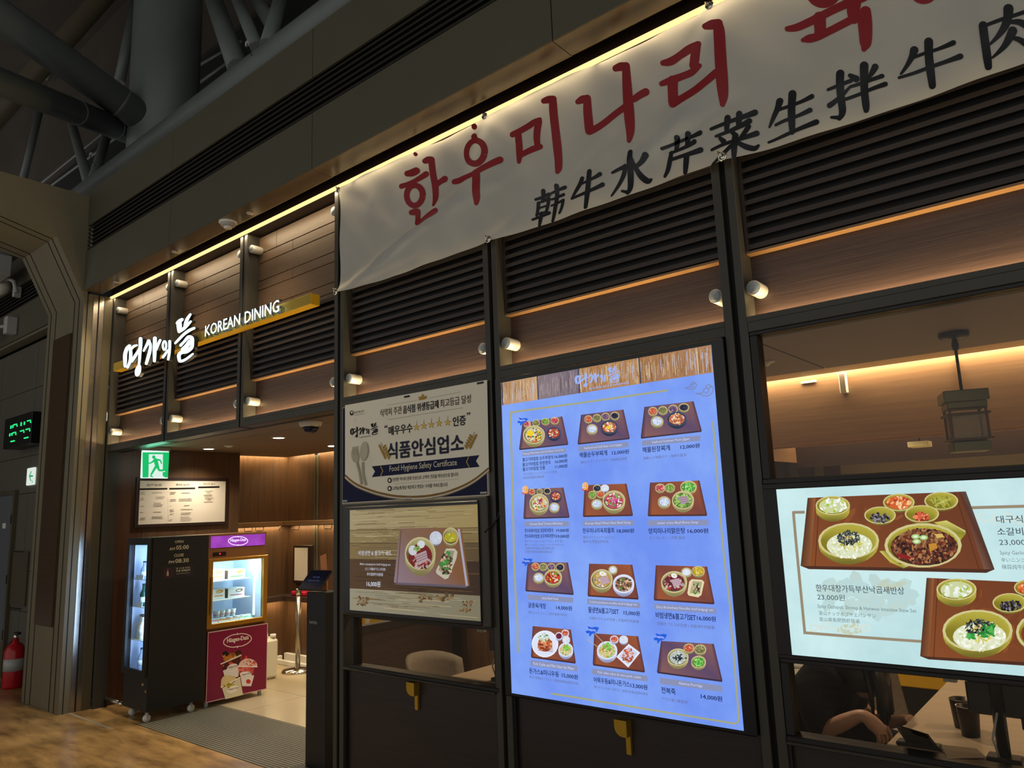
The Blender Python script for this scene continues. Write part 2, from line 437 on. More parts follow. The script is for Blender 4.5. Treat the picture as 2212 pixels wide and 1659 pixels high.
# floors
fl = thing('floor', None, None, (-4, 0, 0), kind='structure')
box('stone_slab', 'stone_floor', -14, 4, -3, 2.925, -.1, 0, fl)
box('stone_slab', 'stone_floor', -14, -6.55, 2.925, 3.06, -.1, 0, fl)
box('stone_slab', 'stone_floor', -7.44, -6.54, 2.925, 3.64, -.1, .001, fl)
box('seam_strip', 'stone_seam', -7.53, -6.55, 2.74, 2.765, 0, .0015, fl)
fs = thing('floor', None, None, (-3, 6, 0), kind='structure')
for i in range(5):
    for j in range(6):
        x0 = -7.9+i*.9; y0 = 3.64+j*.6
        box('floor_tile', 'tile_floor', x0+.002, x0+.898, y0+.002, min(y0+.598, 7.2), -.05, 0, fs)
box('tile_field', 'tile_floor', -3.4, 4, 3.05, 12.2, -.05, -.001, fs)
box('tile_field', 'tile_floor', -7.9, -3.4, 7.24, 12.2, -.05, -.001, fs)
box('tile_bed', 'stone_seam', -7.9, -3.4, 2.925, 7.24, -.06, -.004, fs)

# posts
for i, c in enumerate(POSTS):
    full = i in (0, 3, 4, 5, 6)
    z0 = 0 if full else 2.29
    t = thing('trim_%d' % (i+1), None, None, (c, F, z0), kind='structure')
    for s in (-1, 1):
        if i == 0 and s < 0: continue
        a, b = sorted((c+s*.013, c+s*.05))
        box('post_strip', 'frame_metal', a, b, F, F+.115, z0, SOF, t, .002)
    box('post_core', 'gap_black', c-.03, c+.03, F+.03, F+.11, z0, SOF, t)
# transom and cove per bay
def bay(i): return POSTS[i]+.05, POSTS[i+1]-.05
tr = thing('trim_8', None, None, (-3.6, F, 2.29), kind='structure')
for i in range(6):
    a, b = bay(i)
    box('transom_bar', 'frame_metal', a, b, F, F+.115, 2.29, 2.333, tr, .002)
    box('transom_lip', 'frame_metal', a, b, F, F+.012, 2.333, 2.356, tr)
    box('cove_strip', 'led_cove', a+.01, b-.01, F+.066, F+.080, 2.333, 2.338, tr)
    area('cove_light', ((a+b)/2, 3.009, 2.3395), b-a-.04, .012, [6.0, 6.0, 6.0, 6.6, 6.6, 7.0][i], WARM, (math.radians(180), 0, 0), tr)
# recess wall with planks, louvres, lower panels
wf = thing('wall_front', None, None, (-3.6, 3.05, 2.3), kind='structure')
box('backing', 'louvre_dark', -7.43, .16, 3.05, 3.09, 2.29, 3.9, wf)
slat_me = {}
ROWS = [(3.782, 3.648), (3.646, 3.569), (3.567, 3.426), (3.424, 3.353), (3.351, 3.206), (3.204, 3.132), (3.130, 3.098)]
SEAM = {0: (-7.002, -6.858), 1: (-6.132, -5.856), 2: (-4.770, -4.555)}
for i in range(6):
    a, b = bay(i); w_ = b-a; cx = (a+b)/2
    box('wood_panel', 'walnut', a, b, 3.03, 3.052, 2.333, 2.66, wf)
    lp = box('louvre_panel', 'louvre_dark', a+.004, b-.004, 3.02, 3.05, 2.645, 3.098, wf)
    MB().box(a+.002, b-.002, 2.982, 3.03, 2.640, 2.650).build('trim_edge', 'louvre_trim', lp)
    MB().box(a+.002, a+.016, 2.982, 3.03, 2.650, 3.098).build('side_rail', 'slat_wood', lp)
    MB().box(b-.016, b-.002, 2.982, 3.03, 2.650, 3.098).build('side_rail', 'slat_wood', lp)
    k = round(w_, 3)
    if k not in slat_me:
        me = MB().prism([(2.984-3, -.004), (3.02-3, .014), (3.02-3, .022), (2.984-3, .017)], 'X', -w_/2+.016, w_/2-.016).mesh('slat'); me.materials.append(M['slat_wood']); slat_me[k] = me
    for j in range(9): shared('slat', slat_me[k], (cx, 3.0, 2.662+j*.0495), lp)
    if i < 3:
        for r, (z1, z0) in enumerate(ROWS):
            if r % 2 == 0: cuts = [a, SEAM[i][0], b]
            else: cuts = [a, SEAM[i][1], b]
            for c0, c1 in zip(cuts, cuts[1:]):
                if c1-c0 > .05: box('plank', 'plank_wood', c0+.0015, c1-.0015, 3.030, 3.052, z0+.0015, z1-.001, wf, .002)
    else: box('wood_panel', 'plank_wood', a, b, 3.03, 3.052, 3.10, 3.782, wf)
hd = struct('trim_9', MB().box(-7.47, 2.1, F+.0, 3.09, SOF, 3.9), 'walnut_dark', 'dark header above the wood panels')
led = thing('light_strip', 'long warm light strip glowing along the top of the shop front', 'light strip', (-3.6, 2.91, 3.79))
box('diffuser', 'led_warm', -7.44, 2.0, 2.897, 2.922, 3.787, 3.808, led, .004)
for k in range(5):
    area('strip_light', (-7.44+1.8*(k+.5)*1.05, 2.912, 3.784), 1.85, .015, 5.0, (1, .80, .52), (math.radians(18), 0, 0), led)
# fascia above, with its ventilation slots
fa = thing('wall_upper', None, None, (-3, 2.66, 3.82), kind='structure')
SE = [-7.44, -5.735, -3.80, -1.86, .07, 2.1]
for a, b in zip(SE, SE[1:]):
    box('fascia_panel', 'fascia_metal', a+.003, b-.003, 2.66, 2.68, 3.822, 4.215, fa, .002)
    box('fascia_panel', 'fascia_metal', a+.003, b-.003, 2.66, 2.68, 4.47, 4.83, fa, .002)
box('fascia_core', 'fascia_dark', -7.44, 2.1, 2.72, 2.90, 3.9, 4.82, fa)
me = MB().prism([(0, 0), (.035, .012), (.035, .024), (0, .016)], 'X', -4.765, 4.765).mesh('vent_slat'); me.materials.append(M['fascia_slat'])
for j in range(6): shared('vent_slat', me, (-2.67, 2.668, 4.225+j*.0405), fa)
# soffit: glossy panels with a rolled edge
so = thing('trim_10', None, None, (-3, 2.75, 3.82), kind='structure')
for a, b in zip(SE, SE[1:]):
    box('soffit_panel', 'soffit_metal', a+.002, b-.002, 2.664, 2.815, 3.82, 3.835, so)
    MB().tube([(a+.002, 2.815, 3.845), (b-.002, 2.815, 3.845)], .025, 14).build('rolled_edge', 'soffit_metal', so)
box('shadow_gap', 'gap_black', -7.44, 2.1, 2.815, 2.90, 3.88, 3.9, so)
SPX = [onZ(389, 546, 3.82).x, onZ(548, 462, 3.82).x, onZ(268, 612, 3.82).x]
for k, x in enumerate(sorted(SPX)):
    d = thing('downlight', '%s tiny recessed downlight in the soffit above the entrance' % ['leftmost', 'middle', 'rightmost'][k], 'downlight', (x, 2.76, 3.815), 'soffit downlights')
    MB().lathe([(.026, 0), (.026, .006)], (x, 2.76, 3.814), 16).build('lens', 'spot_silver', d)
    spot('beam', (x, 2.72, 3.80), 62, (1, .80, .52), 118, .9, (math.radians(-14), 0, 0), .03, d)
# portal arch at the left end of the concourse
XP, XB = -7.44, -8.35
prof = [(2.67, 0), (2.67, 3.75), (2.40, 4.30), (1.94, 4.41), (-1.2, 4.62), (-3, 4.62)]
pt = thing('wall_end', None, None, (XP, 2.67, 0), kind='structure')
arch = prof+[(-3, 4.78), (2.655, 4.78), (2.70, 4.78), (2.70, 3.8), (2.93, 3.8), (2.93, 0)]
MB().prism(arch, 'X', XB, XP).build('arch_body', 'portal_panel', pt)
# inset panels on the inner face: grooves and the bronze panel
def intrados(x0, x1, d, name, mat, pr, lift=.004):
    m = MB(); vs = []
    for i, (y, z) in enumerate(pr):
        vs += [(x0, y-lift, z-(lift if i > 1 else 0)), (x1, y-lift, z-(lift if i > 1 else 0))]
    m.add(vs, [(2*i, 2*i+1, 2*i+3, 2*i+2) for i in range(len(pr)-1)]); return m.build(name, mat, pt)
for x in (-7.548, -7.66+.12-.12, -8.13, -8.265):
    intrados(x-.006, x+.006, 0, 'groove', 'gap_black', prof[:5], .003)
box('bronze_panel', 'bronze', -8.11, -7.68, 2.652, 2.668, .72, 3.45, pt)
box('side_strip', 'steel_brush', XP, XP+.006, 2.755, 2.795, 0, 3.80, pt)
box('side_gap', 'gap_black', XP, XP+.008, 2.795, 2.807, 0, 3.80, pt)
box('side_strip', 'steel_brush', XP, XP+.006, 2.807, 2.85, 0, 3.80, pt)
box('side_groove', 'gap_black', XP, XP+.006, 2.70, 2.705, 0, 3.80, pt)
box('door_jamb', 'reveal_metal', XP, XP+.012, 2.85, 2.925, 0, 3.80, pt)
# wall beyond the portal
wl = thing('wall_left', None, None, (-10, 2.98, 0), kind='structure')
for r, (z0, z1) in enumerate([(0, .72), (.72, 1.15), (1.15, 2.0), (2.0, 2.42), (2.42, 3.2), (3.2, 3.75)]):
    for k in range(5):
        x1 = -8.36-k*1.2; box('wall_panel', 'wall_tile', x1-1.195, x1-.003, 2.98, 3.02, z0+.003, z1-.003, wl)
box('backing', 'fascia_dark', -14.4, -8.36, 3.02, 3.06, 0, 5.2, wl)
box('ledge', 'portal_panel', -14.4, -8.36, 2.86, 2.98, 3.78, 3.81, wl)
box('fascia_panel', 'fascia_metal', -14.4, -8.36, 2.84, 2.87, 3.81, 4.19, wl)
box('fascia_panel', 'fascia_metal', -14.4, -8.36, 2.84, 2.87, 4.47, 4.85, wl)
me = MB().prism([(0, 0), (.035, .012), (.035, .024), (0, .016)], 'X', -3.02, 3.02).mesh('vent_slat'); me.materials.append(M['fascia_slat'])
for j in range(6): shared('vent_slat', me, (-11.38, 2.85, 4.20+j*.0445), wl)
struct('wall_far', MB().box(-14.5, -14.4, -3, 3.06, 0, 6), 'wall_tile')

# ---------------- entrance: side wall, niche wall, back wall, ceiling
ws = thing('wall_side', None, None, (-7.4, 3.6, 0), kind='structure')
box('wood_panel', 'panel_wood_dim', -7.44, -7.40, 3.045, 3.30, 0, 2.33, ws)
box('wood_panel', 'panel_wood_v', -7.44, -7.40, 3.303, 4.30, 0, 2.33, ws)
box('wood_panel', 'panel_wood_v', -7.80, -7.44, 4.28, 4.30, 0, 2.33, ws)
box('wood_panel', 'panel_wood_v', -7.86, -7.80, 4.30, 5.18, 0, 2.6, ws)
box('side_closure', 'louvre_dark', -7.9, -7.86, 2.99, 5.3, 0, 2.6, ws)
wb = thing('wall_back', None, None, (-6.5, 5.18, 0), kind='structure')
for x0, x1 in ((-7.80, -7.285), (-7.205, -6.3), (-6.295, -5.4), (-5.395, -4.5)):
    box('wood_panel', 'panel_wood_v', x0, x1, 5.18, 5.22, 0, 2.6, wb)
box('metal_strip', 'reveal_metal', -7.280, -7.252, 5.165, 5.20, 0, 2.32, wb, .004)
box('metal_strip', 'reveal_metal', -7.238, -7.210, 5.165, 5.20, 0, 2.32, wb, .004)
bb = thing('baseboard_back', None, None, (-7.3, 5.15, 0), kind='structure')
box('skirting', 'white_plastic', -7.78, -6.2, 5.13, 5.178, 0, .09, bb, .004)
box('skirting', 'white_plastic', -7.798, -7.76, 4.32, 5.10, 0, .07, bb, .004)
box('skirting', 'white_plastic', -7.78, -6.9, 4.98, 5.02, 0, .05, bb, .004)
ce = thing('ceiling', None, None, (-5, 4, 2.33), kind='structure')
box('ceiling_panel', 'ceiling_brown', -7.44, -4.4, 3.05, 3.50, 2.33, 2.36, ce)
box('ceiling_panel', 'ceiling_brown', -7.44, -4.4, 3.506, 4.30, 2.33, 2.36, ce)
box('ceiling_panel', 'ceiling_brown', -7.72, -4.4, 4.30, 5.09, 2.33, 2.36, ce)
box('ceiling_closure', 'louvre_dark', -7.9, -4.4, 3.05, 5.3, 2.6, 2.63, ce)
area('cove_light', (-7.76, 4.74, 2.36), .04, .8, 5, WARM, (0, 0, 0), ce)
area('cove_light', (-6.6, 5.14, 2.36), 2.2, .04, 10, WARM, (0, 0, 0), ce)
# ---------------- dining room ceiling with a lit coffer
cd = thing('ceiling', None, None, (-1, 6, 2.33), kind='structure')
box('joint_backing', 'gap_black', -4.4, 3.9, 3.05, 4.30, 2.365, 2.37, cd)
for a, b in ((-4.4, -2.6), (-2.588, -1.262), (-1.250, .6), (.612, 3.9)):
    box('ceiling_panel', 'ceiling_brown', a, b, 3.05, 4.32, 2.33, 2.36, cd)
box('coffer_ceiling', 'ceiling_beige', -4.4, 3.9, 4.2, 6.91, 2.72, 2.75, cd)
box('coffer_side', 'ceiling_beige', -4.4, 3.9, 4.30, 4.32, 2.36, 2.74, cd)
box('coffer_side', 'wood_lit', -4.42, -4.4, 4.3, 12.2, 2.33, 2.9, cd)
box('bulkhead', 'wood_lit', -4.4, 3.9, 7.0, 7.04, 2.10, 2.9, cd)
box('bulkhead_trim', 'louvre_trim', -4.4, 3.9, 6.985, 7.045, 2.085, 2.103, cd)
box('added_slot_cover', 'ceiling_beige', -4.4, 3.9, 6.7, 7.05, 2.90, 2.92, cd)  # closes the added lamp slot over the bulkhead
area('cove_light', (-.6, 6.955, 2.775), 7.5, .06, 95, (1, .86, .60), (0, 0, 0), cd)  # added lamp in a made-up ceiling slot, washes the bulkhead from above
box('far_bulkhead', 'walnut', -3.4, 3.9, 10.0, 10.04, 2.02, 2.75, cd)
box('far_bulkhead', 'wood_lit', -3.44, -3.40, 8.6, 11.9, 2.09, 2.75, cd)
box('far_ceiling', 'ceiling_brown', -4.4, 3.9, 7.04, 12.2, 2.75, 2.78, cd)
area('cove_light', (-.3, 9.9, 2.70), 6, .06, 80, (1, .78, .5), (0, 0, 0), cd)
wr = thing('wall_right', None, None, (0, 12, 0), kind='structure')
box('far_wall', 'beige_wall', -4.6, 3.9, 11.9, 12.0, 0, 2.75, wr)
for x in (-4.1, -3.72, -3.35):
    box('pillar', 'panel_wood_dim', x-.09, x+.09, 11.2, 11.4, 0, 2.6, wr)
box('side_wall', 'beige_wall', 3.9, 4.0, 3.05, 12, 0, 2.9, wr)
box('side_wall', 'panel_wood_dim', -4.5, -4.42, 5.22, 12, 0, 2.9, wr)
# ---------------- concourse roof
rf = struct('ceiling', MB().add([(-30, -8, 8.2), (8, -8, 8.2), (8, 9, 10.8), (-30, 9, 10.8)], [(0, 1, 2, 3)]), 'roof_deck')
struct('wall_clerestory', MB().box(-30, 8, 4.6, 4.7, 3.9, 8.0), 'black_void')
struct('trim_11', MB().box(-30, 8, 4.55, 4.75, 7.95, 10.3), 'roof_deck')
struct('wall_roofside', MB().box(-30, 8, 6.2, 6.3, 3.9, 10.6), 'roof_deck')
struct('ceiling', MB().box(-8, 4, 3.09, 12.3, 3.0, 3.05), 'louvre_dark')
# ================================================================ SHOP FRONT BELOW THE TRANSOM
lw = thing('wall_lower', None, None, (-2, F, 0), kind='structure')
for i in (3, 4, 5):
    a, b = bay(i); top = .70 if i != 4 else .71
    box('dado_panel', 'walnut_dark', a, b, F+.03, F+.06, .10, top, lw)
    box('plinth', 'frame_metal_dark', a, b, F+.015, F+.06, 0, .10, lw)
    box('panel_bead', 'frame_metal_dark', a, a+.012, F+.012, F+.04, .10, top, lw)
    box('panel_bead', 'frame_metal_dark', b-.012, b, F+.012, F+.04, .10, top, lw)
    box('back_panel', 'walnut_dark', a, b, F+.09, F+.11, 0, .72, lw)
box('screen_backing', 'walnut_dark', -2.49, -1.24, F+.03, F+.06, .71, 2.29, lw)
box('end_panel', 'walnut', .21, 2.1, F, F+.1, 0, SOF, lw)
def window(n, x0, x1, z0, z1):
    t = thing('window_%d' % n, None, None, (x0, F, z0), kind='structure')
    fw = .03
    box('frame_bar', 'frame_metal_dark', x0-fw, x1+fw, F+.004, F+.07, z1, z1+.016, t, .002)
    box('frame_bar', 'frame_metal_dark', x0-fw, x1+fw, F-.004, F+.075, z0-.022, z0, t, .004)
    box('frame_bar', 'frame_metal_dark', x0-fw, x0, F+.004, F+.07, z0, z1, t, .002)
    box('frame_bar', 'frame_metal_dark', x1, x1+fw, F+.004, F+.07, z0, z1, t, .002)
    box('pane', 'window_glass', x0, x1, F+.035, F+.041, z0, z1, t)
window(1, -3.72, -2.60, .732, 1.005)
window(2, -1.108, .075, 1.688, 2.274)
window(3, -1.108, .075, .730, .991)
tm = thing('trim_12', None, None, (-1, F, .7), kind='structure')
box('rail', 'frame_metal_dark', -1.14, .11, F, F+.08, 1.647, 1.669, tm, .002)
box('rail', 'frame_metal_dark', -1.14, .11, F, F+.08, 1.007, 1.022, tm, .002)
box('rail', 'frame_metal_dark', -1.14, -1.087, F, F+.08, 1.022, 1.647, tm)
box('rail', 'frame_metal_dark', .03, .11, F, F+.08, 1.022, 1.647, tm)
box('rail', 'frame_metal', -3.815, -2.59, F, F+.08, 1.005+.016, 1.05, tm)
box('sill_nose', 'frame_metal', -3.815, -2.59, F-.012, F+.06, .700, .712, tm, .004)
box('sill_nose', 'frame_metal', -1.14, .11, F-.012, F+.06, .698, .710, tm, .004)

# ---------------- banner
YB = 2.888
bx0, bx1 = -3.805, 1.0
def ztop(x): return 3.768+.006*math.sin((x+3.8)*4.7)
def zbot(x):
    t = (x-bx0)/(bx1-bx0); sag = 0
    for h0, h1 in ((-3.80, -2.49), (-2.49, -1.156), (-1.156, .25)):
        if h0 <= x <= h1: u = (x-h0)/(h1-h0); sag = .016*4*u*(1-u)*(1 if h0 < -1.2 else 2.2)
    return 3.037-sag
RID = []
def ridge(x0, y0, x1, y1, wd, amp):
    a = onY(x0, y0, YB); b = onY(x1, y1, YB); RID.append((a.x, a.z, b.x, b.z, wd, amp))
for q in [(738, 632, 1010, 400, .035, .016), (742, 634, 900, 560, .03, .008), (735, 412, 850, 470, .05, .010), (930, 470, 1130, 350, .05, .009),
          (1048, 262, 1010, 360, .035, .008), (1055, 262, 1130, 330, .04, -.006), (1061, 515, 1130, 450, .03, .007), (1200, 420, 1330, 300, .05, -.008),
          (1370, 345, 1520, 190, .05, .014), (1430, 330, 1590, 215, .04, -.010), (1535, 20, 1480, 110, .04, .007), (1566, 338, 1690, 230, .05, .010),
          (1700, 260, 1900, 130, .06, .010), (1900, 200, 2150, 60, .06, .008), (800, 440, 880, 520, .05, -.006)]: ridge(*q)
def bdisp(x, z):
    d = .004*math.sin(x*5.1+z*3.3)+.003*math.sin(x*11.3-z*7.1)+.0022*math.sin(x*23+z*17)
    for x0, z0, x1, z1, wd, amp in RID:
        vx, vz = x1-x0, z1-z0; L2 = vx*vx+vz*vz; t = ((x-x0)*vx+(z-z0)*vz)/L2; tc = min(1, max(0, t))
        dist2 = (x-x0-vx*tc)**2+(z-z0-vz*tc)**2
        d += amp*math.exp(-dist2/(wd*wd))*(1-.6*tc)
    lower = max(0, (3.15-z)/.12); d += .012*lower*lower
    return max(-.015, min(.036, d*1.35))
bn = thing('banner', 'white cloth banner with red and black brush lettering hung across the louvres', 'banner', (-1.4, YB, 3.04))
m = MB(); NX, NZ = 300, 56
for i in range(NX+1):
    for j in range(NZ+1):
        x = bx0+(bx1-bx0)*i/NX; z = zbot(x)+(ztop(x)-zbot(x))*j/NZ; m.v.append((x, YB-bdisp(x, z), z))
for i in range(NX):
    for j in range(NZ):
        a = i*(NZ+1)+j; m.f.append((a, a+NZ+1, a+NZ+2, a+1)); m.sm.append(True)
m.build('cloth', 'banner_cloth', bn)
def on_banner(px, py): p = onY(px, py, YB-.004); return p.x, YB-bdisp(p.x, p.z)-.0028, p.z
def brush(fr, strokes, mat, name='brush_letter'):
    mb = MB()
    for st in strokes:
        if st[0] == 'ring':
            _, cx, cy, rx, ry, wd, rot = st; n = 30
            pts = [(cx+rx*math.cos(t)*math.cos(rot)-ry*math.sin(t)*math.sin(rot), cy+rx*math.cos(t)*math.sin(rot)+ry*math.sin(t)*math.cos(rot), wd*1.1) for t in [2*math.pi*k/n for k in range(n+1)]]
            polys = ribbon_polys(pts, 1, False, 3)
        else: polys = ribbon_polys([(x, y, w_*1.14) for x, y, w_ in st], 5, True, 3)
        for p in polys: mb.add([on_banner(*fr(x, y)) for x, y in p], [tuple(range(len(p)))])
    return mb.build(name, mat, bn)
FA = Fr(840, 240, 1120, 520, 1659); FB = Fr(1090, 190, 1410, 510, 1659); FC = Fr(1390, 20, 1690, 380, 1382)
FD = Fr(1640, 0, 1960, 320, 1659); FE = Fr(1920, 0, 2212, 300, 1615); F4 = Fr(700, 0, 1500, 600, 2212)
brush(FA, [[(338, 548, 40), (348, 556, 44)], [(250, 805, 68), (300, 795, 84), (352, 765, 80)], [(172, 968, 58), (260, 940, 52), (350, 890, 52), (470, 802, 66)],
           ('ring', 336, 1082, 98, 128, 66, .12), [(460, 640, 60), (500, 625, 78), (540, 620, 74)], [(540, 625, 72), (556, 800, 74), (582, 950, 74), (592, 1100, 62), (580, 1205, 34)],
           [(600, 935, 62), (660, 895, 62), (712, 868, 74)], [(290, 1298, 62), (330, 1290, 76), (368, 1285, 66)], [(368, 1285, 64), (370, 1370, 62), (374, 1425, 70)],
           [(374, 1430, 66), (440, 1402, 48), (530, 1358, 46), (600, 1310, 54), (632, 1282, 52)]], 'banner_red')
brush(FA, [[(1082, 188, 62), (1090, 200, 64)], [(1092, 325, 74), (1104, 340, 66)], ('ring', 1105, 525, 112, 148, 72, .2),
           [(840, 905, 62), (900, 890, 70), (960, 852, 58), (1060, 800, 50), (1150, 748, 60), (1250, 694, 66), (1340, 645, 74), (1405, 615, 78)],
           [(1105, 790, 86), (1110, 950, 82), (1115, 1100, 70), (1108, 1178, 42)]], 'banner_red')
brush(FB, [[(80, 520, 56), (150, 490, 60), (250, 435, 62), (330, 388, 62), (402, 358, 44)], [(150, 530, 72), (158, 640, 74), (164, 750, 68), (163, 825, 44)],
           [(388, 382, 74), (370, 470, 72), (364, 560, 66), (372, 640, 56)], [(180, 752, 58), (270, 712, 60), (350, 678, 62), (402, 660, 56)],
           [(450, 152, 58), (500, 138, 76), (552, 130, 70)], [(552, 130, 66), (554, 200, 78), (562, 300, 80), (576, 450, 82), (590, 650, 84), (600, 800, 74), (600, 895, 66), (588, 940, 40)]], 'banner_red')
brush(FB, [[(820, 155, 52), (870, 130, 76), (925, 120, 72)], [(925, 115, 72), (925, 250, 86), (938, 400, 86), (950, 478, 86)], [(950, 480, 80), (1020, 450, 68), (1130, 382, 64), (1250, 292, 64), (1350, 215, 68)]], 'banner_red')
brush(F4, [[(1736, 403, 36), (1765, 395, 46), (1795, 395, 44)], [(1800, 393, 44), (1806, 500, 50), (1815, 600, 52), (1826, 700, 52), (1832, 785, 44), (1824, 842, 24)], [(1850, 590, 36), (1888, 564, 38), (1920, 548, 40)]], 'banner_red')
brush(FC, [[(190, 528, 52), (260, 512, 70), (350, 458, 64), (450, 396, 70), (542, 342, 52)], [(528, 360, 66), (508, 450, 80), (490, 548, 82)], [(548, 552, 42), (470, 612, 60), (380, 652, 62), (280, 694, 66), (178, 738, 46)],
           [(282, 700, 88), (284, 800, 86), (290, 918, 88)], [(290, 928, 84), (360, 892, 70), (480, 816, 70), (600, 724, 68), (715, 630, 68)],
           [(612, 168, 54), (680, 146, 82), (742, 132, 74)], [(738, 130, 72), (744, 200, 100), (755, 350, 102), (766, 500, 106), (780, 700, 108), (787, 850, 88), (776, 938, 44)]], 'banner_red')
brush(FD, [('ring', 720, -120, 150, 150, 110, .2), [(320, 328, 54), (420, 308, 76), (560, 242, 80), (700, 172, 80), (850, 104, 80), (1000, 40, 92), (1130, -20, 110), (1240, -70, 100)],
           [(672, 200, 128), (680, 330, 112), (665, 385, 96)], [(1068, 30, 140), (1060, 130, 130), (1068, 215, 110)],
           [(492, 450, 44), (560, 432, 84), (650, 410, 80), (750, 362, 76), (900, 292, 76), (1050, 222, 78), (1150, 164, 78), (1215, 132, 66)],
           [(1196, 140, 110), (1192, 260, 142), (1198, 400, 132), (1195, 500, 112), (1180, 556, 56)]], 'banner_red')
brush(FE, [('ring', 410, -122, 122, 112, 92, .1), [(240, -330, 70), (400, -345, 80), (600, -410, 80)], [(400, -470, 70), (430, -455, 70)], [(760, -620, 90), (775, -350, 110), (785, -90, 70)]], 'banner_red')
